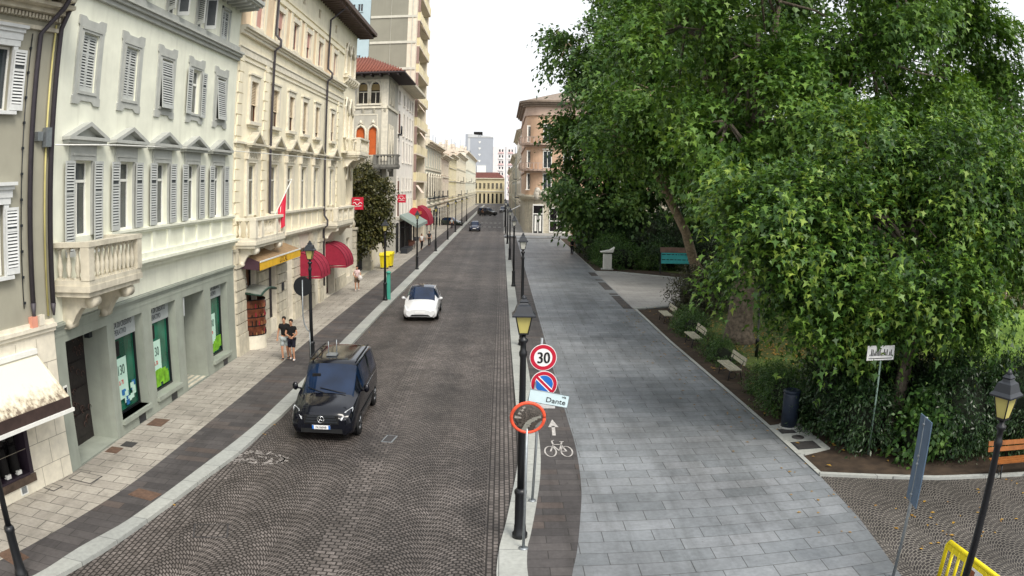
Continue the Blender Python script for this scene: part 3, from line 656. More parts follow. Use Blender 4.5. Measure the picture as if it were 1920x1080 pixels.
mb = B1.mb(); mb.box(15.85, 16.05, .02, .035, 1.75, 2.35); mb.box(15.88, 16.02, .036, .04, 2.0, 2.3, 1); B1.put(mb, 'notice_plate', [M['white'], M['dark']])
mb = B1.mb(); mb.box(18.25, 18.45, -.6, -.42, 3.12, 3.36); B1.put(mb, 'lamp', [M['iron']])
M['green'] = glassmat('green_lit_shop_glass', (38, 108, 84), .08, .7); M['poster'] = mat('mint_poster', (196, 230, 214), .5, .04, 4); M['postink'] = mat('poster_ink', (46, 70, 62), .6, .1, 4)
M['cyan'] = mat('blue_leaflet', (40, 110, 170), .6, .3, 6); M['lime'] = mat('lime_display', (120, 180, 40), .6, .3, 5); M['sig'] = mat('grey_lettering', (70, 74, 78), .6, .1, 5); M['fascia'] = mat('silver_fascia', (176, 182, 182), .5, .05, 4); M['redink'] = mat('red_ink', (190, 60, 60), .6, .1, 4)
for i, (a, b_) in enumerate(((19.11, 21.10), (21.80, 23.82), (27.28, 29.22))):
    gl = B1.mb(); e = -.30
    gl.box(a, b_, e-.09, e-.07, .55, 2.82, 1); fr = .07
    gl.box(a, a+fr, e-.07, e, .55, 2.82); gl.box(b_-fr, b_, e-.07, e, .55, 2.82); gl.box(a+fr, b_-fr, e-.07, e, .55, .62)
    wnd = B1.put(gl, 'shop_window', [M['black'], M['green']])
    fm = B1.mb(); fm.box(a, b_, e-.07, e+.02, 2.82, 3.41); B1.put(fm, 'fascia', [M['fascia']], wnd)
    for tx, zz, sx in (('BANCA DI CREDITO', 3.14, .78), ('COOPERATIVO', 2.92, .78)):
        T = B1.T; o3 = T(a+.06, e+.024, zz); lettering(tx, .235, o3, (0, 1, 0), (0, 0, 1), M['sig'], wnd, B1.loc, sx=sx)
    sl = B1.mb(); sl.box(a-.06, b_+.06, -.42, .12, .42, .55); B1.put(sl, 'sill', [M['bankgrey']], wnd)
    vn = B1.mb(); vn.box((a+b_)/2+.12, (a+b_)/2+.62, .02, .03, .12, .38); B1.put(vn, 'vent_grille', [M['iron']], wnd)
    po = B1.mb(); x0 = a+.47; po.quad((x0, e+.004, .98), (x0+.72, e+.004, .98), (x0+.72, e+.004, 2.22), (x0, e+.004, 2.22)); B1.put(po, 'poster', [M['poster']], wnd)
    lettering('130', .42, B1.T(x0+.04, e+.008, 1.72), (0, 1, 0), (0, 0, 1), M['postink'], wnd, B1.loc, sx=.85)
    lettering('& 70', .2, B1.T(x0+.1, e+.008, 1.42), (0, 1, 0), (0, 0, 1), M['redink'], wnd, B1.loc, sx=.85)
    st = B1.mb(); st.quad((a+.1, e+.003, 2.3), (a+.8, e+.003, 2.3), (a+.8, e+.003, 2.75), (a+.1, e+.003, 2.75)); B1.put(st, 'dark_panel', [M['dark']], wnd)
    ds = B1.mb(); r1 = random.Random(i)
    if i == 0:
        for k in range(14): u = a+.35+r1.random()*1.2; zz = .68+r1.random()*.55; ds.box(u, u+.24, e-.0+k*.0012, e+.006+k*.0012, zz, zz+.16, k % 2)
        B1.put(ds, 'leaflet_display', [M['cyan'], M['poster']], wnd)
    else:
        for k in range(10): u = a+.5+r1.random()*.9; zz = .68+r1.random()*.25; ds.box(u, u+.4, e+k*.0012, e+.006+k*.0012, zz, zz+.35, 0)
        B1.put(ds, 'green_display', [M['lime']], wnd)
en = B1.mb(); en.box(24.5, 26.6, -1.42, -1.32, .12, 3.38, 0); en.box(24.5, 24.6, -1.32, -1.2, .12, 3.38, 1); en.box(25.2, 25.28, -1.32, -1.26, .12, 2.4, 1); B1.put(en, 'entrance_door', [M['glassd'], M['steel']])
en = B1.mb(); 
for k in range(5): en.box(24.55, 26.55, -1.2+k*.25, -1.08+k*.25, .131, .142)
B1.put(en, 'tread_grille', [M['stone2']])
sg = B1.mb(); sg.box(24.62, 24.68, -.45, .0, 2.72, 3.36); B1.put(sg, 'hanging_plate', [M['fascia']])

# ================================================================== taupe corner building at the left edge
B0 = Bld('taupe stucco house with white shutters above a pale tiled shop front', (-10.93, 15.68), (0.20369, 0.97904), (-11.3, 14, 0), 'corner_house')
hl = [(-2.75, -1.72, 9.1, 10.62, .2), (-2.75, -1.68, 5.35, 6.95, .2)]
shell(B0, [M['taupe']], -14, -.02, 4.05, 11.9, hl, back=10)
M['stonetile'] = paver('pale_stone_cladding', (214, 205, 186), (204, 195, 176), (150, 142, 128), .9, .62, .008, off=0, stain=.25, bump=.15)
mb = B0.mb(); mb.facade(-14, -.02, -.05, 3.95, [(-4.6, -1.62, .62, 2.02, .5)], .5, w=.03); B0.put(mb, 'shop_front_wall', [M['stone']])
mb = B0.mb()
for z in (.62, 1.24, 1.86, 2.48, 3.1): mb.box(-6, -.02, .03, .034, z-.006, z+.006)
for k, z in enumerate((.0, .62, 1.24, 1.86, 2.48, 3.1)):
    for u in ((-.75, -1.55) if k % 2 else (-.42, -1.2)): mb.box(u-.006, u+.006, .03, .034, z, z+.62)
B0.put(mb, 'cladding_joints', [mat('joint_shadowless_grout', (150, 142, 128), .9)])
mb = B0.mb(); mb.box(-14, .0, 0, .16, 3.93, 4.02); mb.box(-14, 0, 0, .10, 3.83, 3.93); mb.box(-14, 0, 0, .06, 4.02, 4.12); B0.put(mb, 'string_course', [M['stone']])
wd = B0.mb(); wd.box(-4.6, -1.62, -.42, -.40, .62, 2.02, 1); wd.box(-1.70, -1.56, -.4, .06, .60, 2.04); wd.box(-4.6, -1.7, -.4, .05, .56, .64); wnd = B0.put(wd, 'shop_window', [mat('purple_black_frame', (50, 40, 52), .5), M['glassd']])
sl = B0.mb(); sl.box(-4.7, -1.5, .03, .07, .38, .58); B0.put(sl, 'sill', [mat('brown_marble', (84, 70, 60), .5, .3, 6)], wnd)
it = B0.mb(); rnd = random.Random(2)
for k in range(5):
    u = -2.0-k*.42; it.tube([(u, -.22, .7), (u, -.22, 1.35)], [.16, .1], 8, 0); it.sphere((u, -.22, 1.52), .1, 6, 0); it.box(u-.1, u+.06, -.16, -.02, .66, .76, 1)
B0.put(it, 'shop_display', [M['dark'], M['white']], wnd)
vt = B0.mb(); vt.box(-2.18, -1.9, .03, .045, .15, .4, 0); vt.box(-2.14, -1.94, .046, .05, .19, .36, 1); B0.put(vt, 'vent_plate', [M['white'], M['steel']])
for (z0, z1) in ((9.1, 10.62), (5.35, 6.95)):
    s_ = B0.mb(); s_.box(-1.72, -1.55, 0, .06, z0-.02, z1+.15); s_.box(-2.95, -1.5, 0, .08, z1, z1+.15); s_.box(-3.0, -1.36, 0, .22, z1+.42, z1+.50); s_.box(-3.0, -1.42, 0, .15, z1+.33, z1+.42); s_.box(-2.95, -1.45, 0, .1, z1+.15, z1+.33); s_.box(-2.95, -1.48, 0, .16, z0-.10, z0-.02)
    wnd = B0.put(s_, 'window', [M['shutterw']])
    m_ = B0.mb(); louvre(m_, -1.70, -1.24, z0, z1-.08, .08); B0.put(m_, 'shutter', [M['shutterw'], M['louvre']], wnd)
    m_ = B0.mb(); casement(m_, -2.75, -1.72, z0, z1, -.12); B0.put(m_, 'pane', [M['white'], M['glass']], wnd)
mb = B0.mb(); mb.box(-14, .0, 0, .55, 11.62, 11.72); mb.box(-14, 0, 0, .3, 11.5, 11.62); mb.box(-14, .05, 0, 1.0, 11.9, 12.02); mb.box(-14, .05, .95, 1.05, 11.9, 12.15); mb.box(-14, 0, 0, .1, 11.1, 11.2)
for k in range(60): mb.box(-.1-k*.13, -.03-k*.13, 0, .16, 11.36, 11.48)
for k in range(14): mb.box(-.5-k*.75, -.3-k*.75, 0, .85, 11.72, 11.9)
mb.add([(.05, 1.0, 12.02), (-14, 1.0, 12.02), (-14, -6, 14.5), (.05, -6, 14.5)], [(0, 1, 2, 3)])
B0.put(mb, 'cornice', [M['stone2']])
mb = B0.mb(); mb.tube([(-.82, .11, 4.55), (-.82, .11, 11.0), (-.5, .6, 11.6), (-.5, .9, 11.95)], .075, 10); mb.tube([(-.82, .11, 4.15), (-.82, .11, 4.6)], [.03, .085], 10); B0.put(mb, 'drainpipe', [M['pipe']])
mb = B0.mb(); mb.tube([(-.06, .12, 4.5), (-.06, .12, 11.2), (-.06, .5, 11.9)], .075, 10); mb.tube([(-.06, .12, 4.2), (-.06, .12, 4.5)], [.03, .085], 10); B0.put(mb, 'drainpipe', [M['pipe']])
mb = B0.mb(); mb.tube([(-.22, .06, 4.2), (-.22, .06, 11.3)], .03, 6); B0.put(mb, 'conduit', [mat('yellowed_conduit', (206, 196, 130), .6)])
mb = B0.mb(); mb.tube([(-1.1, .03, 4.5), (-1.07, .03, 8), (-1.06, .03, 11)], .015, 5)
for k in range(11): mb.box(-1.11, -1.04, .02, .06, 4.6+k*.6, 4.66+k*.6)
B0.put(mb, 'cable', [M['iron']])
mb = B0.mb(); mb.box(-.35, -.14, .03, .2, 8.25, 8.72); mb.box(-.62, -.42, .0, .14, 8.4, 8.62); B0.put(mb, 'junction_box', [M['steel']])
mb = B0.mb(); mb.box(-.96, -.74, .02, .16, 4.02, 4.28, 0); mb.box(-.66, -.46, .02, .16, 4.03, 4.28, 1); B0.put(mb, 'meter_box', [mat('salmon_box', (216, 150, 128), .6), M['stone']])
# ---- sloping canvas awning of the corner shop
aw = thing('shop_awning', 'stained cream canvas awning with dark valance over the corner shop window', 'awning', B0.T(-2.2, .1, 3.3))
A = MB(B0.T); n = 10
for j in range(n):
    a, b_ = j/n, (j+1)/n
    f_ = lambda q_: (.06+1.0*q_, 3.42-1.0*q_-.08*math.sin(q_*3.1))
    (w0, za), (w1, zb) = f_(a), f_(b_)
    A.quad((-5.5, w0, za), (-.86+.02*j, w0, za), (-.86+.02*(j+1), w1, zb), (-5.5, w1, zb))
A.add([(-.86, .06, 3.42), (-.66, 1.06, 2.42), (-.66, 1.06, 2.2)], [(0, 1, 2)])
t = NT('stained_canvas'); b = t.bsdf(.9); v = t.obj(); f = t.noise(t.obj((3, 3, .5)), 2.4, 6, .65)
tc = t.n('SeparateXYZ'); t.l(v, tc.inputs[0]); hz = t.ramp(t.math('ADD', t.math('MULTIPLY', tc.outputs[2], -1.1), t.math('MULTIPLY', t.math('SUBTRACT', f, .5), 1.3)), [(.6, rgb(222, 218, 200)), (.85, rgb(190, 180, 158)), (1.0, rgb(120, 106, 92))])
t.l(hz, b.inputs['Base Color']); MATS['stained_canvas'] = t.m
A.put('canvas', t.m, aw, aw.location)
A = MB(B0.T); A.box(-5.5, -.66, 1.04, 1.06, 2.16, 2.44); A.put('valance', mat('brown_black_valance', (62, 48, 44), .9, .15, 6), aw, aw.location)
A = MB(B0.T); A.box(-5.5, -.60, 1.03, 1.12, 2.08, 2.16); A.tube([(-.70, .06, 2.5), (-.70, 1.04, 2.14)], .02, 6); A.box(-5.5, -.84, .03, .14, 3.4, 3.52); A.put('front_bar', M['white'], aw, aw.location)
# ================================================================== long cream palazzo (second on the left)
B2 = Bld('long cream palazzo with pointed pediments, quoins, flag and two stone balconies', (-10.95, 0), (0, 1), (-10.95, 43, 0), 'palazzo')
V0, V1 = 30.1, 56.6
P6 = [32.45, 35.9, 38.85, 41.75, 44.7, 49.0]
hl = []
for c in P6:
    hl += [(c-.50, c+.50, 9.95, 11.75, .14), (c-.55, c+.55, 5.85, 8.05, .16), (c-.46, c+.46, 14.25, 15.75, .14), ]
for c in (38.85+1.5, 44.2, 49.0): hl.append((c-.28, c+.28, 17.2, 17.75, .25))
hl += [(52.6, 53.9, 14.9, 17.2, .5), (54.2, 55.5, 14.9, 17.2, .5), (53.0, 54.1, 10.4, 13.2, .4), (54.6, 55.7, 10.4, 13.2, .4), (54.0, 55.7, 5.75, 8.7, .5)]
shell(B2, [M['cream2']], V0, V1, 4.55, 18.6, hl)
gl = [(31.55, 33.15, .75, 3.7, .35), (35.0, 36.45, .75, 3.7, .35), (38.3, 39.5, .1, 3.75, .6), (41.0, 43.1, .1, 3.7, .5), (47.75, 50.1, .1, 3.6, .6), (54.3, 55.6, .6, 3.4, .4)]
mb = B2.mb(); mb.facade(V0, V1, -.05, 4.55, gl, .35, w=.0)
B2.put(mb, 'ground_floor_wall', [M['stone']])
# rusticated blocks between the ground floor openings
for a, b_ in ((30.2, 31.5), (33.2, 34.95), (36.5, 38.25), (39.55, 40.95), (43.15, 47.7)):
    if b_-a > 3: segs = ((a, a+1.1), (45.5, 46.5))
    else: segs = ((a, b_),)
    for (p, q_) in segs:
        rb = B2.mb(); rb.box(p, q_, 0, .13, .1, .95)
        for k in range(6): rb.box(p+.02, q_-.02, 0, .10, .98+k*.46, .98+k*.46+.42)
        rb.box(p-.03, q_+.03, 0, .14, 3.75, 3.9); rb.box(p+.05, q_-.05, 0, .06, 3.9, 4.5)
        for j in range(3): rb.box(p+.15+j*(q_-p-.3)/3, p+.15+(j+.5)*(q_-p-.3)/3, .06, .12, 3.95, 4.45)
        B2.put(rb, 'rusticated_pier', [M['stone2']])
rb = B2.mb(); rb.box(50.4, 54.0, 0, .06, .1, 1.0); B2.put(rb, 'plinth', [M['stone2']]); rb = B2.mb(); rb.box(V0, V1, 0, .10, 4.44, 4.55); B2.put(rb, 'string_course', [M['stone2']])
for (a, b_, z0, z1) in ((30.2, 30.95, 5.1, 13.2), (33.95, 34.65, 5.1, 13.2), (50.55, 51.2, 5.1, 13.2)):
    n = int((z1-z0)/.46); q_ = B2.mb()
    for k in range(n):
        sh = 0 if k % 2 else .12
        q_.box(a+sh, b_-sh, 0, .055, z0+k*.46, z0+k*.46+.42)
    B2.put(q_, 'quoins', [M['cream2']])
mb = B2.mb()
mb.box(V0, 52.2, 0, .34, 13.86, 13.98); mb.box(V0, 52.2, 0, .24, 13.76, 13.86); mb.box(V0, 52.2, 0, .16, 13.62, 13.76); mb.box(V0, 52.2, 0, .06, 12.75, 13.05); mb.box(V0, 52.2, 0, .10, 13.05, 13.1)
mb.box(V0, 52.2, 0, .05, 12.52, 12.6)
B2.put(mb, 'cornice', [M['stone']])
mb = B2.mb(); mb.box(37.4, 46.6, 0, .30, 4.66, 4.80); mb.box(37.4, 46.6, 0, .2, 4.55, 4.66); mb.box(34.9, 46.6, 0, .16, 5.74, 5.85); mb.box(34.9, 46.6, 0, .10, 5.66, 5.74)
for c in P6[1:5]:
    for s_ in (-.7, .7): mb.box(c+s_-.1, c+s_+.1, 0, .06, 4.8, 5.66)
mb.box(V0, 52, 0, .14, 8.93, 9.02)
B2.put(mb, 'string_course', [M['stone']])
for c in P6:     # top floor: pilaster strips with peach panels
    for s_ in (-.95, .95): tp = B2.mb(); tp.box(c+s_-.16, c+s_+.16, 0, .07, 13.98, 16.2); B2.put(tp, 'pilaster', [M['cream2']])
for z0, z1, dd in ((16.2, 16.42, .10), (16.62, 16.75, .06)): tp = B2.mb(); tp.box(V0, 52, 0, dd, z0, z1); B2.put(tp, 'architrave', [M['cream2']])
M['peach'] = mat('peach_stucco', (232, 208, 176), .85, .08, 1.5, streak=.3, stain=rgb(206, 168, 130))
pks = [(c-.78, c-.6) for c in P6]+[(c+.6, c+.78) for c in P6]+[(a+1.13, b_-1.13) for a, b_ in zip(P6, P6[1:]) if b_-a > 1.5]+[(V0+.05, 31.3)]
for a, b_ in pks:
    if b_-a > .05: pk = B2.mb(); pk.box(a, b_, 0, .02, 14.02, 16.15); B2.put(pk, 'wall_panel', [M['peach']])
for i, c in enumerate(P6):
    s_ = B2.mb(); s_.box(c-.72, c-.50, 0, .09, 9.95, 11.75); s_.box(c+.50, c+.72, 0, .09, 9.95, 11.75); s_.box(c-.72, c+.72, 0, .09, 11.75, 12.0); s_.box(c-.80, c+.80, 0, .15, 12.0, 12.08); s_.box(c-.80, c+.80, 0, .2, 9.80, 9.95); s_.box(c-.66, c+.66, 0, .10, 9.70, 9.80)
    wnd = B2.put(s_, 'window', [M['stone']])
    m_ = B2.mb(); casement(m_, c-.50, c+.50, 9.95, 11.75, -.07); B2.put(m_, 'pane', [M['wood'], M['glassd']], wnd)
    zb = (10.75, 10.75, 10.72, 10.2, 10.3, 10.6)[i]
    m_ = B2.mb(); nn = int((11.75-zb)/.07)
    for k in range(nn): m_.add([(c-.48, -.02, zb+k*.07), (c+.48, -.02, zb+k*.07), (c+.48, -.05, zb+k*.07+.062), (c-.48, -.05, zb+k*.07+.062)], [(0, 1, 2, 3)])
    m_.box(c-.48, c+.48, -.05, -.01, zb-.04, zb); B2.put(m_, 'blind', [mat('sand_blind', (210, 190, 160), .8, .08, 4)], wnd)
    s_ = B2.mb(); s_.box(c-.80, c-.55, 0, .10, 5.85, 8.15); s_.box(c+.55, c+.80, 0, .10, 5.85, 8.15); s_.box(c-.80, c+.80, 0, .10, 8.15, 8.80)
    s_.box(c-.86, c-.74, 0, .2, 8.3, 8.85); s_.box(c+.74, c+.86, 0, .2, 8.3, 8.85)
    wnd = B2.put(s_, 'window', [M['stone']])
    rl = B2.mb(); rnd = random.Random(i)
    for k in range(9): rl.sphere((c-.5+k*.125, .10, 8.48+.05*math.sin(k*2.1)), .075, 5, None, (1, .7, 1.2))
    rl.box(c-.62, c+.62, .09, .12, 8.25, 8.3); rl.box(c-.62, c+.62, .09, .12, 8.68, 8.73); B2.put(rl, 'relief', [M['stone2']], wnd)
    p_ = B2.mb(); pediment(p_, c, 1.0, 8.88, 9.5, 0, .42); B2.put(p_, 'pediment', [M['stone2']], wnd)
    m_ = B2.mb(); casement(m_, c-.55, c+.55, 5.85, 8.05, -.08, tr=7.4); B2.put(m_, 'pane', [M['curtain'], M['glassd']], wnd)
    s_ = B2.mb(); s_.box(c-.60, c-.46, 0, .08, 14.25, 15.75); s_.box(c+.46, c+.60, 0, .08, 14.25, 15.75); s_.box(c-.62, c+.62, 0, .12, 15.75, 16.0); s_.box(c-.62, c+.62, 0, .12, 14.14, 14.25)
    wnd = B2.put(s_, 'window', [M['stone']])
    m_ = B2.mb(); casement(m_, c-.46, c+.46, 14.25, 15.75, -.07); B2.put(m_, 'pane', [mat('pinkish_frame', (176, 130, 120), .7), M['glassd']], wnd)
    if i in (0, 1, 3):
        m_ = B2.mb(); m_.box(c-.44, c+.44, -.06, -.02, 14.95 if i else 14.25, 15.75); B2.put(m_, 'blind', [mat('salmon_blind', (196, 150, 138), .8, .08, 5)], wnd)
for c in (40.35, 44.2, 49.0):
    m_ = B2.mb(); m_.quad((c-.28, -.2, 17.2), (c+.28, -.2, 17.2), (c+.28, -.2, 17.75), (c-.28, -.2, 17.75)); B2.put(m_, 'frieze_window', [M['glassd']])
# loggia corner bay: paired pointed arches on columns over a balcony
lg = B2.mb()
for (z0, z1, us) in ((14.9, 17.2, (52.5, 54.05, 55.6)), (10.4, 13.2, (52.85, 54.35, 55.85))):
    for u in us: lg.lathe([(.13, 0), (.13, .1), (.08, .14), (.075, z1-z0-.75), (.13, z1-z0-.62), (.15, z1-z0-.5)], (u, .06, z0), 10)
for (u0, u1, zt, hgt) in ((52.5, 54.05, 17.3, .9), (54.05, 55.6, 17.3, .9), (52.85, 54.35, 13.3, 1.2), (54.35, 55.85, 13.3, 1.2), (53.85, 55.85, 8.8, 1.3)):
    c = (u0+u1)/2; pts = []
    for k in range(13):
        tt = k/12; uu = u0+.08+(u1-u0-.16)*tt; zz = zt-hgt+hgt*(1-abs(2*tt-1)**1.7); pts.append((uu, .05, zz))
    lg.tube(pts, .085, 6)
for z in (14.62, 9.35): lg.box(52.1, V1, 0, .35, z, z+.14)
for k in range(6): lg.prism([(0, 14.62), (.4, 14.62), (.3, 14.4), (0, 14.2)], 52.3+k*.75, 52.5+k*.75, None, 'x')
B2.put(lg, 'loggia_columns', [M['stone']])
dk = B2.mb()
for (a, b_, z0, z1, e) in ((52.6, 53.9, 14.9, 17.2, -.48), (54.2, 55.5, 14.9, 17.2, -.48), (53, 54.1, 10.4, 13.2, -.38), (54.6, 55.7, 10.4, 13.2, -.38)):
    w_ = B2.mb(); casement(w_, a, b_, z0, z1, e+.06); B2.put(w_, 'window', [M['curtain'], M['glassd']])
w_ = B2.mb(); w_.quad((54.0, -.45, 5.75), (55.7, -.45, 5.75), (55.7, -.45, 8.7), (54.0, -.45, 8.7)); B2.put(w_, 'window', [M['glassd']])
balcony(B2, 52.9, 56.55, 9.2, 10.42, 1.2, [M['stone']], corbels=(53.3, 55.9), step=.3)
balcony(B2, 30.4, 34.95, 4.70, 5.82, .95, [M['stone']], corbels=(30.9, 34.4), pillars=(31.4, 33.6), corbel_h=.8, step=.25)
balcony(B2, 46.9, 52.4, 4.62, 5.76, .95, [M['stone']], corbels=(47.4, 51.8), pillars=(48.6, 50.4), step=.28)
# far end wall toward the garden (side of the palazzo) and the eaves
mb = B2.mb(); mb.box(V0-.05, V1+1.4, -.5, 1.15, 18.55, 18.7); mb.box(V0-.05, V1+1.4, 1.1, 1.28, 18.58, 18.85)
for k in range(46): mb.box(V0+.2+k*.6, V0+.36+k*.6, 0, 1.1, 18.32, 18.55)
mb.add([(V0, 1.25, 18.8), (V1+1.4, 1.25, 18.8), (V1-3, -6.5, 22), (V0, -6.5, 22)], [(0, 1, 2, 3)]); mb.add([(V1+1.4, 1.25, 18.8), (V1+1.4, -12, 18.8), (V1-3, -6.5, 22)], [(0, 1, 2)]); mb.box(V1, V1+1.4, -12, 1.15, 18.55, 18.7)
B2.put(mb, 'roof', [mat('dark_eaves_timber', (96, 82, 76), .8, .15, 4)])
for u in (34.98, 46.66):
    mb = B2.mb(); zt = 17.6
    mb.tube([(u, .12, 1.0), (u, .12, 4.5), (u-.06, .36, 4.7), (u, .36, 5.0), (u, .15, 5.3), (u, .15, 13.6), (u, .42, 13.8), (u, .42, 14.1), (u, .14, 14.4), (u, .14, zt), (u+.2, 1.1, 18.5)], .065, 8); B2.put(mb, 'drainpipe', [M['pipe']])
# ground floor fittings
M['shoe'] = mat('shop_interior', (120, 86, 64), .8, .45, 3.5); M['bordo'] = mat('burgundy_door', (72, 20, 34), .5, .1, 5)
for (a, b_) in ((31.55, 33.15), (35.0, 36.45)):
    w_ = B2.mb(); w_.box(a, b_, -.34, -.32, .75, 3.7, 1); w_.box(a, a+.07, -.32, -.24, .75, 3.7); w_.box(b_-.07, b_, -.32, -.24, .75, 3.7); w_.box(a+.07, b_-.07, -.32, -.25, .75, .84); w_.box(a+.07, b_-.07, -.32, -.25, 2.55, 2.62)
    wd_ = B2.put(w_, 'shop_window', [M['black'], M['shoe']])
    w_ = B2.mb(); rnd = random.Random(int(a))
    u = (a+b_)/2; w_.box(u-.3, u+.3, -.3, -.24, 2.72, 2.8); w_.box(u-.02, u+.02, -.3, -.26, 2.8, 3.55); w_.add([(u+.04, -.27, 2.85), (u+.34, -.27, 2.88), (u+.04, -.27, 3.5)], [(0, 1, 2)]); w_.add([(u-.04, -.27, 2.85), (u-.24, -.27, 2.88), (u-.04, -.27, 3.3)], [(0, 1, 2)])
    B2.put(w_, 'boat_ornament', [M['white']], wd_)
    if a > 34:
        w_ = B2.mb(); w_.quad((a+.3, -.245, 1.75), (a+.85, -.245, 1.75), (a+.85, -.245, 2.3), (a+.3, -.245, 2.3)); B2.put(w_, 'notice', [M['poster']], wd_)
w_ = B2.mb(); w_.box(38.3, 39.5, -.58, -.5, .1, 3.7); w_.box(38.85, 38.93, -.5, -.45, .1, 3.2, 1); w_.box(38.35, 38.42, -.5, -.45, .1, 3.7, 1); B2.put(w_, 'door', [mat('slate_grey_door', (92, 92, 108), .5, .15, 4), M['steel']])
for (a, b_) in ((41.0, 43.1), (47.75, 50.1)):
    w_ = B2.mb(); w_.box(a, b_, -.5, -.42, .1, 3.6); w_.box((a+b_)/2-.04, (a+b_)/2+.04, -.42, -.38, .1, 3.2, 1); w_.box(a+.15, (a+b_)/2-.15, -.42, -.40, .5, 2.3, 1); w_.box((a+b_)/2+.15, b_-.15, -.42, -.40, .5, 2.3, 1); B2.put(w_, 'door', [M['bordo'], M['glassd']])
w_ = B2.mb(); w_.quad((54.3, -.35, .6), (55.6, -.35, .6), (55.6, -.35, 3.4), (54.3, -.35, 3.4)); B2.put(w_, 'window', [M['glassd']])
w_ = B2.mb(); w_.box(37.1, 37.45, .10, .14, 1.95, 2.35); B2.put(w_, 'wall_plate', [M['iron']])
# showcase kiosk bulging from the shop front under a curved glass canopy
kk = thing('shop_showcase', 'curved wooden showcase with rows of small goods under a grey glass canopy', 'showcase', (-10.75, 32.35, .1))
def lk(u, w_, z): return (-10.95+w_, u, z)
A = MB(lk); arc = [(31.55+1.6*k/12, .04+.62*math.sin(math.pi*k/12)**.7) for k in range(13)]
for p, q2 in zip(arc, arc[1:]): A.quad((p[0], p[1], .1), (q2[0], q2[1], .1), (q2[0], q2[1], .72), (p[0], p[1], .72))
A.put('plinth', M['stone'], kk, kk.location)
A = MB(lk)
for p, q2 in zip(arc, arc[1:]): A.quad((p[0], p[1], .72), (q2[0], q2[1], .72), (q2[0], q2[1], 2.25), (p[0], p[1], 2.25))
A.put('glazed_front', mat('warm_showcase', (104, 58, 38), .3, .45, 3), kk, kk.location)
for z in (.72, 1.12, 1.5, 1.88, 2.25):
    A = MB(lk)
    for p, q2 in zip(arc, arc[1:]): A.quad((p[0], p[1]+.012, z-.025), (q2[0], q2[1]+.012, z-.025), (q2[0], q2[1]+.012, z+.025), (p[0], p[1]+.012, z+.025))
    A.put('shelf', M['dark'], kk, kk.location)
rnd = random.Random(8)
for z in (.74, 1.14, 1.52, 1.90):
    A = MB(lk)
    for k in range(1, 12):
        for j in range(2):
            p = arc[k]; hh = rnd.uniform(.08, .26); u = p[0]-.06+j*.07; A.box(u, u+.055, p[1]-.02, p[1]+.012, z, z+hh, rnd.randrange(4))
    A.put('goods', [M['wood'], mat('ochre_goods', (150, 110, 70), .7, .2, 8), M['maroon'], M['dark']], kk, kk.location)
cn = thing('glass_canopy', 'curved grey glass canopy over the showcase with a green edge', 'canopy', (-10.6, 32.7, 2.6))
A = MB(lk); n = 12
for k in range(n):
    a, b_ = k/n, (k+1)/n; u0, u1 = 31.3+2.3*a, 31.3+2.3*b_; z0, z1 = 2.42+.3*math.sin(math.pi*(.15+.7*a)), 2.42+.3*math.sin(math.pi*(.15+.7*b_))
    A.quad((u0, .0, z0+.12), (u1, .0, z1+.12), (u1, .85, z1), (u0, .85, z0)); 
A.put('canopy_sheet', mat('smoky_canopy_sheet', (142, 146, 138), .25, .12, 3), cn, cn.location)
A = MB(lk)
pp = [(31.3+2.3*k/n, .86, 2.40+.3*math.sin(math.pi*(.15+.7*k/n))) for k in range(n+1)]; A.tube(pp, .05, 6); A.tube([(31.32, .02, 2.60), (31.32, .84, 2.52)], .04, 6); A.tube([(33.58, .02, 2.60), (33.58, .84, 2.52)], .04, 6)
A.put('canopy_frame', mat('dark_green_metal', (38, 66, 54), .5), cn, cn.location)
# ---- awnings
M['yellow'] = mat('yellow_canvas', (226, 178, 46), .8, .08, 4); M['tan'] = mat('tan_canvas', (150, 124, 92), .85, .12, 3)
ya = thing('shop_awning', 'yellow shop awning with dark lettering on its front over two windows', 'awning', (-10.9, 34.2, 4.0))
A = MB(lk); A.quad((30.9, .02, 4.32), (37.7, .02, 4.32), (37.7, .95, 3.98), (30.9, .95, 3.98)); A.put('canvas', M['tan'], ya, ya.location)
A = MB(lk); A.box(30.9, 37.7, .93, .97, 3.62, 3.95); A.put('valance', M['yellow'], ya, ya.location)
A = MB(lk); A.box(30.9, 37.7, .95, .99, 3.95, 4.01); A.put('front_bar', M['white'], ya, ya.location)
A = MB(lk); A.add([(30.9, .02, 4.32), (30.9, .95, 3.98), (30.9, .95, 3.62), (30.9, .02, 3.7)], [(0, 1, 2, 3)]); A.put('side_panel', mat('dark_plum_canvas', (74, 50, 60), .8), ya, ya.location); A = MB(lk); A.add([(37.7, .02, 4.32), (37.7, .95, 3.98), (37.7, .95, 3.62), (37.7, .02, 3.7)], [(0, 1, 2, 3)]); A.put('side_panel', mat('dark_plum_canvas', (74, 50, 60), .8), ya, ya.location)
lettering('LOCAL', .36, lk(33.9, .975, 3.67), (0, 1, 0), (0, 0, 1), mat('brown_lettering', (110, 74, 30), .7), ya, ya.location, sx=1.15)
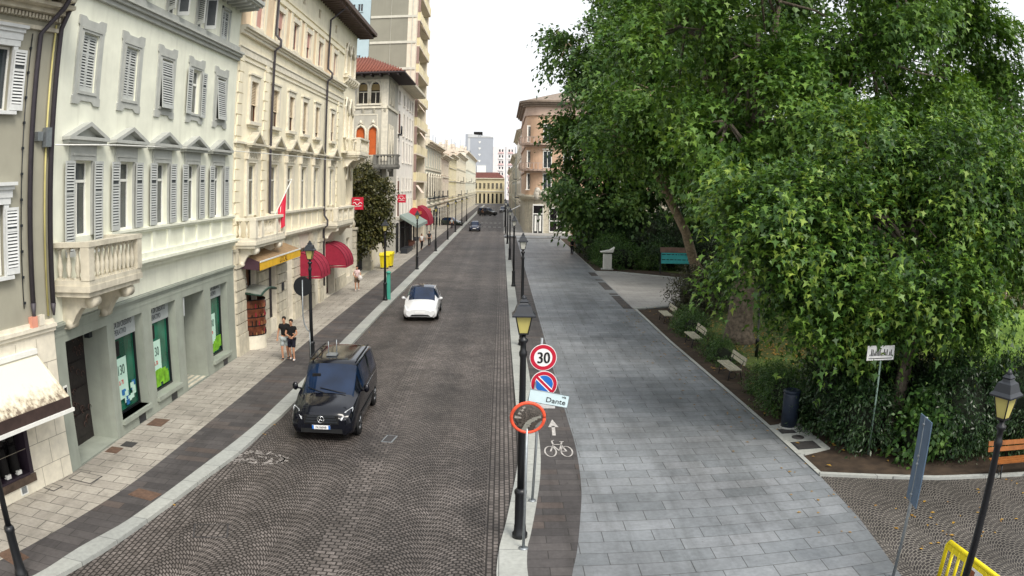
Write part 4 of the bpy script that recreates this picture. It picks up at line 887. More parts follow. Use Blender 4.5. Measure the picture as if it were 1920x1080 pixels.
def barrel(label, u0, u1, z0, rad, hgt, loc, far=False):
    a_ = thing('dome_awning', label, 'awning', loc)
    A = MB(lk); n = 8
    prof = [(rad*math.sin(k/n*math.pi/2), z0+hgt*math.cos(k/n*math.pi/2)) for k in range(n+1)]
    for (w0, za), (w1, zb) in zip(prof, prof[1:]): A.quad((u0, w0, za), (u1, w0, za), (u1, w1, zb), (u0, w1, zb))
    for u in (u0, u1): A.add([(u, 0, z0)]+[(u, w_, z) for w_, z in prof], [tuple(range(n+2))])
    A.quad((u0, rad, z0), (u1, rad, z0), (u1, rad, z0-.14), (u0, rad, z0-.14)); A.quad((u0, 0, z0-.1), (u0, rad, z0), (u0, rad, z0-.14), (u0, 0, z0-.14))
    A.put('canvas', M['maroon'], a_, loc)
    for j in range(4):
        A = MB(lk); u = u0+(u1-u0)*j/3; A.tube([(u, w_+.006, z+.006) for w_, z in prof], .018, 5); A.put('hoop', mat('dark_maroon_seam', (104, 22, 42), .8), a_, loc)
    return a_
barrel('large maroon dome awning over the first burgundy door behind the lamp post', 40.9, 43.2, 2.25, 1.3, 1.25, (-10.9, 42.2, 2.4))
barrel('maroon dome awning over the second burgundy door next to the garden', 47.6, 50.0, 2.15, 1.35, 1.35, (-10.9, 48.8, 2.2))
# ---- red flag on a slanted pole
fl = thing('flag', 'red and white flag hanging from a slanted white pole on the palazzo balcony', 'flag', lk(34.4, .9, 5.3))
A = MB(lk); A.tube([(33.9, .3, 5.0), (34.6, .85, 6.4), (35.05, 1.2, 7.35)], .028, 6); A.sphere((35.05, 1.2, 7.38), .05, 6); A.put('pole', M['white'], fl, fl.location)
A = MB(lk); rows = 10; cols = 6; vs = []; fs = []; mi = []
for j in range(rows+1):
    tt = j/rows
    for k in range(cols+1):
        s_ = k/cols; top = Vector((34.85, 1.02, 6.85)); bot = Vector((34.5, .72, 6.15))
        e = top.lerp(bot, s_); drop = tt*(1.5-.25*s_)
        vs.append((e.x-.25*tt+.05*math.sin(s_*9+tt*3), e.y+.10*math.sin(s_*8.5)*tt, e.z-drop))
for j in range(rows):
    for k in range(cols): fs.append((j*(cols+1)+k, j*(cols+1)+k+1, (j+1)*(cols+1)+k+1, (j+1)*(cols+1)+k)); mi.append(1 if (k == 3 and j in (2, 3, 6, 7)) else 0)
A.add(vs, fs, 0, True); A.mi = mi; A.put('cloth', [M['red'], M['white']], fl, fl.location)
# ---- thin cable strung along the fronts
A = MB(lk); A.tube([(15.6, .25, 8.30), (19, .34, 8.38), (30, .12, 8.58), (38, .5, 8.62), (46, .5, 8.68), (52, .1, 8.8)], .02, 5); own('overhead_cable', A, M['white'], 'pale cable strung along the facades across the pediments', 'cable', (-10.9, 30, 8.5))

# ================================================================== villa with red hipped roof, behind the garden
VL = Bld('Venetian style villa with red tiled hip roof, arched windows and orange blinds', (-10.75, 72.0), (0, 1), (-14, 75, 0), 'villa')
fr = Bld.__new__(Bld); fr.T = lambda u, w_, z: (-10.75+u, 72.0-w_, z); fr.loc = VL.loc; fr.root = VL.root     # front toward the camera: u runs left (negative)
M['villa'] = mat('grey_beige_stucco', (190, 186, 174), .85, .07, 1.0, streak=.2)
AR = [(-3.75+.55, 14.75, .58), (-1.95+.1, 14.75, .58)]
tops = [(-2.38, .5), (-1.2, .5)]
hl = [(u-h, u+h, 14.85, 16.95, .35) for u, h in tops] + [(u-.46, u+.46, 9.9, 12.6, .3) for u in (-2.52, -1.33)]
mb = fr.mb(); mb.facade(-9, 0, -.05, 17.6, hl); 
mb.quad((0, 0, -.05), (0, -7, -.05), (0, -7, 17.6), (0, 0, 17.6)); mb.quad((-9, 0, -.05), (-9, -7, -.05), (-9, -7, 17.6), (-9, 0, 17.6)); mb.quad((-9, -7, -.05), (0, -7, -.05), (0, -7, 17.6), (-9, -7, 17.6))
mb.quad((-9, -.4, 9), (0, -.4, 9), (0, -.4, 17.5), (-9, -.4, 17.5))
fr.put(mb, 'wall', [M['villa']])
mb = fr.mb(); mb.box(-9, .08, 0, .12, 14.4, 14.62); mb.box(0, .14, -7, .12, 14.4, 14.62); mb.box(-9, .06, 0, .08, 17.0, 17.2); mb.box(-.55, .05, 0, .05, 9.4, 14.4); mb.box(-.75, .05, 0, .06, 14.62, 17.0)
mb.box(-9, -.9, 0, .03, 13.75, 13.85); mb.box(-1.0, -.9, 0, .03, 9.5, 13.75)
for k in range(8): mb.prism([(0, 14.4), (.3, 14.4), (0, 13.9)], -.3-k*1.05, -.15-k*1.05, None, 'x')
fr.put(mb, 'string_course', [M['stone']])
for u, h in tops:
    s_ = fr.mb(); pts = [(u-h, .04, 14.85), (u-h, .04, 16.4)]+[(u-h*math.cos(k*math.pi/10), .04, 16.4+.6*math.sin(k*math.pi/10)) for k in range(1, 10)]+[(u+h, .04, 16.4), (u+h, .04, 14.85)]
    s_.tube(pts, .10, 6); s_.box(u-h-.1, u+h+.1, 0, .2, 14.68, 14.85); wnd = fr.put(s_, 'window', [M['stone']])
    m_ = fr.mb(); casement(m_, u-h, u+h, 14.85, 16.4, -.2, tr=16.0); m_.quad((u-h, -.2, 16.35), (u+h, -.2, 16.35), (u+h*.75, -.2, 16.95), (u-h*.75, -.2, 16.95), 1); fr.put(m_, 'pane', [M['stone'], M['glassd']], wnd)
    m_ = fr.mb(); m_.box(u-h+.06, u+h-.06, -.18, -.14, 16.15, 16.75); fr.put(m_, 'blind', [mat('olive_blind', (140, 122, 84), .8)], wnd)
M['orange'] = mat('orange_blind', (196, 96, 44), .75, .08, 4)
for u in (-2.52, -1.33):
    s_ = fr.mb(); pts = [(u-.5, .05, 9.9), (u-.5, .05, 12.0)]+[(u-.5*math.cos(k*math.pi/10), .05, 12.0+.72*math.sin(k*math.pi/10)**.8+(.12 if k == 5 else 0)) for k in range(1, 10)]+[(u+.5, .05, 12.0), (u+.5, .05, 9.9)]
    s_.tube(pts, .11, 6); s_.sphere((u, .08, 13.05), .16, 6); s_.tube([(u-.22, .08, 12.95), (u+.22, .08, 12.95)], .06, 5); s_.tube([(u, .08, 12.7), (u, .08, 13.3)], .07, 5); wnd = fr.put(s_, 'window', [M['stone']])
    m_ = fr.mb(); m_.prism([(u-.5, 9.9), (u+.5, 9.9), (u+.5, 12.0), (u+.35, 12.4), (u, 12.65), (u-.35, 12.4), (u-.5, 12.0)], -.12, -.08, None, 'y'); fr.put(m_, 'blind', [M['orange']], wnd)
# street side bays
sd = VL
for u in (1.6, 3.4):
    for (z0, z1, nm) in ((14.85, 16.9, 'window'), (9.9, 12.6, 'window'), (5.0, 7.2, 'window')):
        s_ = sd.mb(); s_.box(u-.62, u-.45, 0, .12, z0, z1); s_.box(u+.45, u+.62, 0, .12, z0, z1); s_.box(u-.62, u+.62, 0, .12, z1, z1+.3); s_.lathe([(.06, 0), (.06, z1-z0)], (u, .1, z0), 8); s_.quad((u-.45, .03, z0), (u+.45, .03, z0), (u+.45, .03, z1), (u-.45, .03, z1), 1); sd.put(s_, nm, [M['stone'], M['glassd']])
# hip roof
rf = fr.mb(); ez = 17.6
rf.box(-9.5, 1.7, -8, 1.6, ez, ez+.14, 1)
rf.add([(-9.5, 1.6, ez+.14), (1.7, 1.6, ez+.14), (-2.6, -3.2, ez+2.3), (-7, -3.2, ez+2.3)], [(0, 1, 2, 3)]); rf.add([(1.7, 1.6, ez+.14), (1.7, -8, ez+.14), (-2.6, -3.2, ez+2.3)], [(0, 1, 2)]); rf.add([(1.7, -8, ez+.14), (-9.5, -8, ez+.14), (-7, -3.2, ez+2.3), (-2.6, -3.2, ez+2.3)], [(0, 1, 2, 3)])
M['rooftile'] = paver('red_roof_tiles', (132, 78, 66), (112, 62, 53), (74, 42, 38), .32, .42, .05, off=0, stain=.35, stscale=1.2, bump=.8)
for k in range(36):
    u = -9.2+k*.3; xx = max(0, u+2.6)/4.3
    top = (-3.2*(1-xx)+1.6*xx) if u > -2.6 else -3.2
    if u > 1.5: break
    zz = ez+.14+2.16*(1.6-top)/4.8
    rf.tube([(u, 1.62, ez+.19), (u, top, zz+.05)], .09, 5, 0)
rr = fr.put(rf, 'roof', [M['tile'], mat('dark_soffit', (70, 62, 64), .9, .1, 3)])
for k in range(13):
    m_ = fr.mb(); m_.box(-9.2+k*.85, -9.05+k*.85, 0, 1.5, ez-.2, ez)
    if k == 0: allm = m_
    else: allm.v += m_.v; allm.f += [tuple(i+8*k for i in f) for f in m_.f]; allm.mi += m_.mi; allm.sm += m_.sm
fr.put(allm, 'rafters', [mat('dark_soffit', (70, 62, 64))], rr)
# long balcony round the corner (dark weathered)
M['dkstone'] = mat('blackened_stone', (120, 118, 112), .85, .2, 3, streak=.7, stain=rgb(60, 58, 56))
balcony(fr, -4.6, -1.0, 8.75, 9.95, 1.0, [M['stone2']], corbels=(-4.0,), step=.3)
balcony(fr, -1.0, 1.3, 8.75, 9.95, 1.5, [M['dkstone']], corbels=(-.6, .5), step=.26)
# ================================================================== the rest of the left side
def win_simple(B, c, hw, z0, z1, parent=None, m=None, mg=None, shut=None, fr=.12, w=.06, deep=0, sill=True, ped=False, name='window'):
    s_ = B.mb(); s_.box(c-hw-fr, c-hw, 0, w, z0, z1); s_.box(c+hw, c+hw+fr, 0, w, z0, z1); s_.box(c-hw-fr, c+hw+fr, 0, w, z1, z1+fr*1.3)
    if sill: s_.box(c-hw-fr*1.3, c+hw+fr*1.3, 0, w*2.2, z0-.1, z0)
    if ped: s_.box(c-hw-fr*2, c+hw+fr*2, 0, w*4, z1+.3, z1+.42)
    s_.quad((c-hw, -deep+.012, z0), (c+hw, -deep+.012, z0), (c+hw, -deep+.012, z1), (c-hw, -deep+.012, z1), 1)
    s_.box(c-.04, c+.04, -deep+.012, -deep+.03, z0, z1, 0)
    o = B.put(s_, name, [m or M['stone'], mg or M['glassd']], parent)
    if shut:
        m_ = B.mb(); m_.box(c-hw*2, c-hw-.01, w, w+.05, z0, z1); m_.box(c+hw+.01, c+hw*2, w, w+.05, z0, z1); B.put(m_, 'shutters', [shut], o)
    return o
def solid(B, mats, u0, u1, z0, z1, back, name='wall'):
    mb = B.mb(); mb.box(u0, u1, -back, 0, z0, z1); return B.put(mb, name, mats)
# ---- white four storey house
B4 = Bld('plain white four storey house with brown shutters and a projecting flat eave', (-10.95, 0), (0, 1), (-10.95, 87, 0), 'white_house')
M['offwhite'] = mat('white_stucco', (240, 234, 224), .85, .05, 1.0, streak=.16, stain=rgb(196, 184, 168)); M['brownshut'] = mat('brown_shutter', (112, 74, 62), .7, .15, 6)
solid(B4, [M['offwhite']], 79.05, 95.0, -.05, 17.9, 11)
mb = B4.mb(); mb.box(78.6, 95.8, -11, 1.3, 17.9, 18.12); mb.box(78.6, 95.8, 1.2, 1.4, 18.0, 18.3); mb.add([(78.6, 1.4, 18.3), (95.8, 1.4, 18.3), (95.8, -5.5, 20), (78.6, -5.5, 20)], [(0, 1, 2, 3)], 1); B4.put(mb, 'roof', [M['stone2'], M['tile']])
for z0, z1, k in ((15.9, 17.2, 1), (12.6, 15.0, 0), (9.7, 11.9, 0), (6.55, 7.9, 2), (3.9, 5.6, 0)):
    for i, u in enumerate((81.6, 85.6, 88.6, 91.2, 93.6)):
        o = win_simple(B4, u, .5, z0, z1, m=M['offwhite'])
        if (k == 2 and i == 0) or (z0 == 12.6 and i == 0) or (z0 == 3.9 and i == 0):
            m_ = B4.mb(); m_.box(u-.5, u+.5, .05, .1, z0, z1-.3); B4.put(m_, 'shutter', [M['brownshut']], o)
        if z0 in (12.6,) and i == 0:
            m_ = B4.mb(); m_.box(u-.7, u+.7, .06, .35, z0-.2, z0-.05)
            for q2 in range(6): m_.tube([(u-.6+q2*.24, .32, z0-.05), (u-.6+q2*.24, .32, z0+.8)], .03, 5)
            B4.put(m_, 'window_railing', [M['iron']], o)
mb = B4.mb(); mb.box(79.05, 95, 0, .08, 3.5, 3.7); B4.put(mb, 'string_course', [M['stone']])
for a, b_ in ((80.0, 82.2), (83.5, 87.5), (88.4, 92), (92.5, 94.6)):
    w_ = B4.mb(); w_.box(a, b_, 0, .04, .1, 3.2, 1); w_.box(a, a+.12, .04, .09, .1, 3.2); w_.box(b_-.12, b_, .04, .09, .1, 3.2); B4.put(w_, 'shop_window', [M['iron'], M['dark']])
# café awning, furniture, planters
ca = thing('cafe_awning', 'grey green sloping canvas awning over the cafe terrace', 'awning', (-10.4, 87, 3))
A = MB(lk); A.quad((83.0, .1, 4.0), (94.0, .1, 4.0), (94.0, 2.0, 2.9), (83.0, 2.0, 2.9)); A.box(83, 94, 1.98, 2.02, 2.55, 2.9); A.add([(83, .1, 4.0), (83, 2.0, 2.9), (83, 2.0, 2.55), (83, .1, 3.7)], [(0, 1, 2, 3)]); A.put('canvas', mat('grey_green_canvas', (136, 150, 144), .8, .08, 3), ca, ca.location)
for u in (83.4, 93.6): A = MB(lk); A.tube([(u, .1, 2.6), (u, 1.95, 2.75)], .04, 6); A.put('support_arm', M['iron'], ca, ca.location)
ba = barrel('small maroon dome awning far along the pavement beyond the cafe', 98.0, 103.5, 2.3, 1.9, 2.3, (-10.9, 100.5, 2.4))
def flower_trough(x0, y0, label, rz=0):
    t_ = thing('planter', label, 'planter', (x0, y0, .1), rz, 'dark planters at the cafe')
    m_ = MB(); m_.prism([(-.35, -.9), (.35, -.9), (.4, .9), (-.4, .9)], 0, .5); m_.put('trough', M['iron'], t_)
    return t_
for k, yy in enumerate((81.0, 83.2)): flower_trough(-10.05, yy, ['dark planter on the cafe pavement, the one nearest the plain white house corner', 'dark planter on the cafe pavement under the awning edge'][k])
cb = thing('cafe_table', 'dark round cafe table under the grey green awning', 'table', (-9.9, 86, .1))
m_ = MB(); m_.lathe([(.25, 0), (.25, .03), (.04, .06), (.04, .72)], (0, 0, 0), 12); m_.put('stem', M['iron'], cb); m_ = MB(); m_.lathe([(.4, .72), (.4, .76)], (0, 0, 0), 18); m_.put('tabletop', M['wood'], cb)
def chair(x0, y0, rz, label, grp='chairs on the cafe terrace'):
    t_ = thing('cafe_chair', label, 'chair', (x0, y0, .1), rz, grp)
    m_ = MB(); m_.box(-.22, .22, -.22, .22, .43, .47); m_.put('seat', M['brownshut'], t_)
    m_ = MB(); m_.box(-.22, .22, .19, .23, .5, .88); m_.put('backrest', M['brownshut'], t_)
    for sx in (-.19, .19):
        for sy in (-.19, .19):
            m_ = MB(); m_.tube([(sx, sy, 0), (sx, sy, .45 if sy < 0 else .6)], .015, 5); m_.put('leg', M['iron'], t_)
    return t_
for (px, py, rz, lb) in ((-9.9, 85.2, 3.1, 'brown cafe chair on the near side of the round cafe table'), (-9.9, 86.9, 0, 'brown cafe chair on the far side of the round cafe table'), (-10.3, 88.6, 2.8, 'brown cafe chair by the wall beyond the round cafe table')): chair(px, py, rz, lb)
# ---- tower block
B5 = Bld('tall grey tower block with cream balconies and a blue side wing', (-10.95, 0), (0, 1), (-10.95, 103, 0), 'tower_block')
M['towergrey'] = mat('grey_tower_panel', (146, 144, 130), .85, .05, .6, streak=.15); M['towerblue'] = mat('pale_blue_render', (176, 196, 202), .85, .05, 1); M['creampar'] = mat('cream_parapet', (220, 209, 170), .8, .06, 2); M['towercream'] = mat('cream_tower_wall', (226, 216, 196), .85, .05, 2)
mb = B5.mb(); mb.box(95.05, 111.0, -5.9, -1.1, -.05, 49); B5.put(mb, 'wall', [M['towergrey']])
mb = B5.mb(); mb.box(95.04, 96.4, -1.1, -.02, -.05, 49); mb.box(109.6, 111, -1.1, -.02, -.05, 49); B5.put(mb, 'corner_pier', [M['towercream']])
mb = B5.mb(); mb.box(95.0, 111.05, -9, -5.92, -.05, 46); B5.put(mb, 'side_wing', [M['towerblue']])
frt = Bld.__new__(Bld); frt.T = lambda u, w_, z: (u, 95.0-w_, z); frt.loc = B5.loc; frt.root = B5.root
mb = frt.mb()
for k in range(14):
    z = 4.35+k*3.45; mb.box(-16.8, -10.96, 0, .06, z, z+.32)
mb.box(-11.5, -11.38, 0, .05, 0, 49); mb.box(-14.2, -14.17, 0, .03, 0, 49); frt.put(mb, 'panel_band', [mat('pale_concrete', (206, 204, 190), .85, .06, 2)])
for k in range(12):
    for u in (-19.2, -18.2): win_simple(frt, u, .3, 5.4+k*3.45, 6.4+k*3.45, m=M['towerblue'], fr=.06)
for k in range(13):
    z = 1.6+k*3.45 if k else 4.3; z = 4.3+k*3.45
    m_ = B5.mb(); m_.box(96.4, 109.6, -.9, .35, z-.2, z); o = B5.put(m_, 'balcony', [M['towercream']])
    m_ = B5.mb(); m_.box(96.4, 109.6, .28, .36, z, z+1.05); m_.box(96.4, 96.5, -.9, .28, z, z+1.05)
    for j in range(7): m_.box(96.4+j*2.15, 96.5+j*2.15, .36, .40, z-.05, z+1.1, 1)
    B5.put(m_, 'parapet', [M['creampar'], M['towercream']], o)
    m_ = B5.mb()
    for j in range(4): m_.box(98+j*3, 99.4+j*3, -1.08, -1.04, z+.05, z+2.3, 0)
    for j in range(4): m_.box(97.4+j*3, 97.9+j*3, -1.08, -1.0, z+.05, z+2.5, 1)
    B5.put(m_, 'balcony_window', [M['glassd'], M['towercream']], o)
    if k % 3 != 1:
        m_ = B5.mb(); u = 97+(k*5 % 7); m_.quad((u, .2, z+2.9), (u+3, .2, z+2.9), (u+3, .95, z+1.9), (u, .95, z+1.9)); B5.put(m_, 'sunblind', [mat('pale_pink_blind', (226, 206, 190), .8)], o)
    m_ = B5.mb(); m_.box(96.35, 96.5, -.9, .30, z+1.05, z+3.3); B5.put(m_, 'screen_wall', [mat('mauve_screen', (150, 128, 122), .8, .06, 3)], o)
mb = B5.mb(); mb.box(95.1, 111, -.3, .9, 3.55, 3.9); B5.put(mb, 'shop_canopy', [mat('orange_shop_canopy', (196, 112, 66), .6)])
for u in (97, 101, 105.4):
    w_ = B5.mb(); w_.box(u, u+3, -1.0, -.9, .1, 3.3, 1); w_.box(u, u+.1, -.9, -.85, .1, 3.3); B5.put(w_, 'shop_window', [M['iron'], M['glassd']])
# ---- receding row of older fronts
def rowhouse(name, label, y0, y1, zt, wall, floors, nc, X=-10.95, sgn=1, trim=None, eave=.9, roofc=None, shop=True, balc=(), arcade=None, shut=None, back=10, ped=False):
    B = Bld(label, (X, 0), (0, 1) if sgn > 0 else (0, -1), (X, (y0+y1)/2, 0), name)
    if sgn < 0: B.T = lambda u, w_, z: (X-w_, u, z)
    solid(B, [wall], y0, y1-.06, -.05, zt, back)
    trim = trim or M['stone']
    mb = B.mb(); mb.box(y0-.1, y1, -.5, eave, zt, zt+.2); mb.box(y0-.1, y1, 0, eave*.6, zt-.25, zt); mb.box(y0-.1, y1, 0, eave*.3, zt-.5, zt-.25)
    mb.add([(y0-.1, eave, zt+.2), (y1, eave, zt+.2), (y1, -back/2, zt+2.2), (y0-.1, -back/2, zt+2.2)], [(0, 1, 2, 3)], 1); mb.add([(y0-.1, eave, zt+.2), (y0-.1, -back/2, zt+2.2), (y0-.1, -back, zt+.2)], [(0, 1, 2)], 0)
    B.put(mb, 'roof', [trim, roofc or M['tile']])
    rr_ = random.Random(int(y0))
    for k in range(max(2, int((y1-y0)/12))):
        u = y0+rr_.uniform(1.5, y1-y0-1.5); w0 = -rr_.uniform(1.5, 3.5); mb = B.mb(); mb.box(u-.35, u+.35, w0-.3, w0+.3, zt+.3, zt+2.6+rr_.random()); mb.box(u-.42, u+.42, w0-.37, w0+.37, zt+2.3, zt+2.42); B.put(mb, 'chimney', [trim])
        u = y0+rr_.uniform(1.5, y1-y0-1.5); mb = B.mb(); mb.tube([(u, -2, zt+.5), (u, -2, zt+4)], .03, 4)
        for q2 in range(4): mb.tube([(u-.5+.08*q2, -2, zt+3.2+.22*q2), (u+.5-.08*q2, -2, zt+3.2+.22*q2)], .018, 4)
        B.put(mb, 'aerial', [M['iron']])
    mb = B.mb()
    for z0, z1 in floors: mb.box(y0, y1-.06, 0, .14, z0-.55, z0-.35)
    mb.box(y0, y1-.06, 0, .25, 4.1, 4.35); B.put(mb, 'string_course', [trim])
    st = (y1-y0)/nc
    for fi, (z0, z1) in enumerate(floors):
        for k in range(nc):
            c = y0+st*(k+.5)
            if arcade == fi:
                hw = st*.3; s_ = B.mb(); pts = [(c-hw, .05, z0), (c-hw, .05, z1-.4)]+[(c-hw*math.cos(q2*math.pi/6), .05, z1-.4+.4*math.sin(q2*math.pi/6)) for q2 in range(1, 6)]+[(c+hw, .05, z1-.4), (c+hw, .05, z0)]
                s_.tube(pts, .12, 5); s_.quad((c-hw, .02, z0), (c+hw, .02, z0), (c+hw, .02, z1-.1), (c-hw, .02, z1-.1), 1); s_.lathe([(.16, 0), (.12, .2), (.12, z1-z0-.6), (.2, z1-z0-.4)], (c+st/2, .12, z0), 8); B.put(s_, 'window', [trim, M['glassd']])
            else: win_simple(B, c, min(.55, st*.24), z0, z1, m=trim, shut=shut, ped=ped and fi == 1)
            if (fi, k) in balc:
                m_ = B.mb(); m_.box(c-1.1, c+1.1, 0, .9, z0-.3, z0-.12)
                for q2 in range(10): m_.box(c-1.08+q2*.235, c-1.04+q2*.235, .82, .86, z0-.12, z0+.8)
                m_.box(c-1.1, c+1.1, .8, .88, z0+.8, z0+.87); B.put(m_, 'balcony', [M['iron'] if k % 2 else M['stone2']])
    if shop:
        ns = max(2, int((y1-y0)/5)); ss = (y1-y0)/ns
        for k in range(ns):
            w_ = B.mb(); a = y0+ss*k+.5; w_.box(a, a+ss-1.0, 0, .05, .1, 3.3, 1); w_.box(a, a+.12, .05, .1, .1, 3.4); w_.box(a+ss-1.12, a+ss-1, .05, .1, .1, 3.4); w_.box(a, a+ss-1, .05, .14, 3.3, 3.7); B.put(w_, 'shop_window', [trim, M['glassd']])
    return B
M['gg'] = mat('grey_green_stone', (196, 198, 184), .85, .08, 1.5, streak=.3); M['pinkish'] = mat('pinkish_stucco', (220, 206, 190), .85, .05, 1.2, streak=.2); M['yellowish'] = mat('pale_yellow_stucco', (232, 222, 178), .85, .05, 1.2, streak=.2)
rowhouse('ornate_palazzo', 'ornate grey green palazzo with arcaded upper windows and stone balcony beyond the tower', 111.1, 140, 13.4, M['gg'], [(5.4, 9.0), (10.0, 12.2)], 7, arcade=0, balc=((0, 1), (0, 3), (0, 5)), roofc=mat('grey_roof', (120, 116, 112), .8))
rowhouse('row_house', 'pinkish house with dark gutter next after the ornate palazzo', 140, 160, 12.6, M['pinkish'], [(5.4, 7.6), (9.2, 11.2)], 5, balc=((0, 1),))
rowhouse('row_house', 'pale yellow taller house in the middle of the receding left row', 160, 186, 13.6, M['yellowish'], [(5.2, 7.2), (8.6, 10.4), (11.4, 12.8)], 6, balc=((0, 2), (1, 4)))
rowhouse('row_house', 'cream house with many balconies in the receding left row', 186, 234, 15.0, M['cream2'], [(5.2, 7.4), (8.6, 10.6), (11.8, 13.6)], 9, balc=((0, 1), (0, 4), (0, 7), (1, 3), (1, 6)))
rowhouse('row_house', 'farthest cream house at the end of the left row', 234, 320, 17.4, M['cream'], [(5.2, 7.4), (8.8, 11), (12.6, 15)], 13, balc=((0, 2), (0, 6), (1, 3), (1, 9), (0, 10)))
# yellowish flank seen above the lower roofs
# ---- the end of the street
YB = Bld('yellow house with red roof closing the end of the street', (-12, 330), (1, 0), (-5, 330, 0), 'yellow_house')
M['yel'] = mat('ochre_yellow_stucco', (204, 192, 158), .85, .06, 1)
solid(YB, [M['yel']], -4, 12.8, -.05, 10.4, 12)
mb = YB.mb(); mb.box(-4, 12.8, -.2, .6, 10.4, 10.7); mb.add([(-4, .6, 10.7), (12.8, .6, 10.7), (10, -6, 13.2), (-2, -6, 13.2)], [(0, 1, 2, 3)], 1); YB.put(mb, 'roof', [M['stone'], M['rooftile']])
for k in range(9): win_simple(YB, -2.6+k*1.75, .42, 6.2, 8.6, m=M['yel'])
for k in range(9):
    m_ = YB.mb(); m_.box(-3+k*1.75, -2.2+k*1.75, 0, .05, .1, 4.2); YB.put(m_, 'arch_opening', [M['dark']])
mb = YB.mb(); mb.box(-4, 12.8, 0, .3, 5.0, 5.3); YB.put(mb, 'string_course', [M['stone']])
HT = Bld('grey high rise with pale emblem marks down its blank front', (-20, 420), (1, 0), (-12, 425, 0), 'high_rise')
M['blank'] = mat('blue_grey_cladding', (166, 171, 178), .7, .04, .3); M['pale'] = mat('pale_cladding', (198, 200, 200), .7, .04, .3)
solid(HT, [M['blank']], 2.4, 14.5, 0, 33.5, 14)
solid(HT, [M['blank']], -.1, 1.2, 0, 35.4, 14, 'side_slab'); solid(HT, [M['pale']], 1.2, 2.4, 0, 35.2, 13, 'glazed_strip')
mb = HT.mb(); mb.add([(1.2, .02, 33.5), (14.6, .02, 33.5), (14.6, .02, 34.0), (1.2, .02, 35.6)], [(0, 1, 2, 3)]); mb.box(1.2, 14.6, -13, 0, 33.3, 33.9); HT.put(mb, 'sloped_crown', [M['pale']])
mb = HT.mb(); mb.box(4.2, 8.8, -8, -2, 34, 36.8); HT.put(mb, 'plant_room', [M['dark']])
mb = HT.mb(); mb.box(6.2, 11, 0.02, .4, 0, 18.4); HT.put(mb, 'lower_block', [M['white']])
for k in range(4):
    z = 31.0-k*3.4; mb = HT.mb(); mb.prism([(6.9, z), (7.5, z-.7), (8.1, z), (8.1, z+.5), (6.9, z+.5)], .01, .12, None, 'y'); HT.put(mb, 'emblem', [M['white']])
mb = HT.mb(); mb.box(6.6, 7.2, .03, .1, 34, 34.8); mb.box(7.6, 8.3, .03, .1, 34.1, 35); HT.put(mb, 'emblem', [M['blank']])
AB = Bld('white apartment block with red balcony bands beside the grey high rise', (-5.4, 430), (1, 0), (2, 435, 0), 'apartment_block')
M['pinkw'] = mat('pinkish_white_render', (236, 231, 228), .8, .03, .4); M['redband'] = mat('red_balcony_band', (222, 190, 188), .7, .06, 1)
solid(AB, [M['pinkw']], 0, 12.5, 0, 29, 14); solid(AB, [M['pinkw']], 12.5, 17, 0, 15, 12, 'lower_wing')
for k in range(8):
    for u in (4.4, 9.6):
        m_ = AB.mb(); z = 3+k*3.2; m_.box(u-1.4, u+1.4, 0, .5, z, z+.9, 0); m_.box(u-1.2, u-.3, .01, .06, z+.9, z+2.3, 1); m_.box(u+.4, u+1.2, .01, .06, z+.9, z+2.3, 1); AB.put(m_, 'balcony', [M['redband'] if k % 2 else M['pinkw'], M['glass']])
m_ = AB.mb(); m_.box(6.8, 7.2, 0, .2, 0, 29); m_.box(12.0, 12.4, 0, .2, 0, 29); AB.put(m_, 'corner_strip', [M['blank']])
RB = Bld('small red walled house far behind the right hand row', (3, 380), (1, 0), (6, 384, 0), 'red_house')
solid(RB, [M['redband']], 0, 8, 0, 15.5, 10); mb = RB.mb(); mb.box(-.3, 8.3, -10, .3, 15.5, 16.2); RB.put(mb, 'roof', [M['tile']]); win_simple(RB, 3, .6, 11, 13.4)

# ================================================================== garden of the villa
gw = thing('garden_wall', 'low stone garden wall with tall gate pillars in front of the villa', 'garden wall', (-10.9, 61, 0))
A = MB(lk); A.box(56.7, 58.5, -.5, -.1, 0, .5); A.box(65.5, 71.9, -.5, -.1, 0, 2.4); A.box(65.4, 71.9, -.58, -.02, 2.4, 2.55); A.put('low_wall', M['stone'], gw, gw.location)
for (u, hgt, r_) in ((58.9, 3.8, .28), (63.9, 3.9, .42)):
    A = MB(lk); A.box(u-r_*1.25, u+r_*1.25, -.75, -.75+2.5*r_, .05, .9)
    for k in range(6): A.box(u-r_, u+r_, -.75+.25*r_, -.75+2.25*r_, .93+k*(hgt-1)/6, .93+(k+.93)*(hgt-1)/6)
    A.box(u-r_*1.3, u+r_*1.3, -.78, -.72+2.5*r_, hgt-.05, hgt+.12); A.lathe([(r_*.5, 0), (r_*.8, .25), (r_*.5, .5), (.05, .65)], (u, -.75+1.25*r_, hgt+.12), 10); A.put('pillar', M['stone2'], gw, gw.location)
A = MB(lk)
for k in range(30): A.box(59.5+k*.13, 59.53+k*.13, -.5, -.47, .2, 2.8)
A.box(59.3, 63.4, -.5, -.46, .3, .38); A.box(59.3, 63.4, -.5, -.46, 2.5, 2.58); A.put('gate', M['iron'], gw, gw.location)
A = MB(lk); A.box(59.2, 63.5, -.6, .2, .06, .14); A.put('threshold', M['stone2'], gw, gw.location)

# ================================================================== corner building across the plaza (right)
CB = Bld('orange corner palace with rounded bay, stone ground floor and sculpted cornice', (3.45, 117), (1, 0), (7, 118, 0), 'corner_palace')
M['orange_st'] = mat('orange_stucco', (204, 172, 146), .85, .06, 1, streak=.18); M['pinkst'] = mat('rose_stucco', (190, 168, 154), .85, .06, 1, streak=.2)
M['ashlar'] = paver('grey_ashlar', (168, 162, 152), (152, 147, 138), (90, 86, 80), 2.4, .42, .03, off=.5, stain=.3, bump=.6)
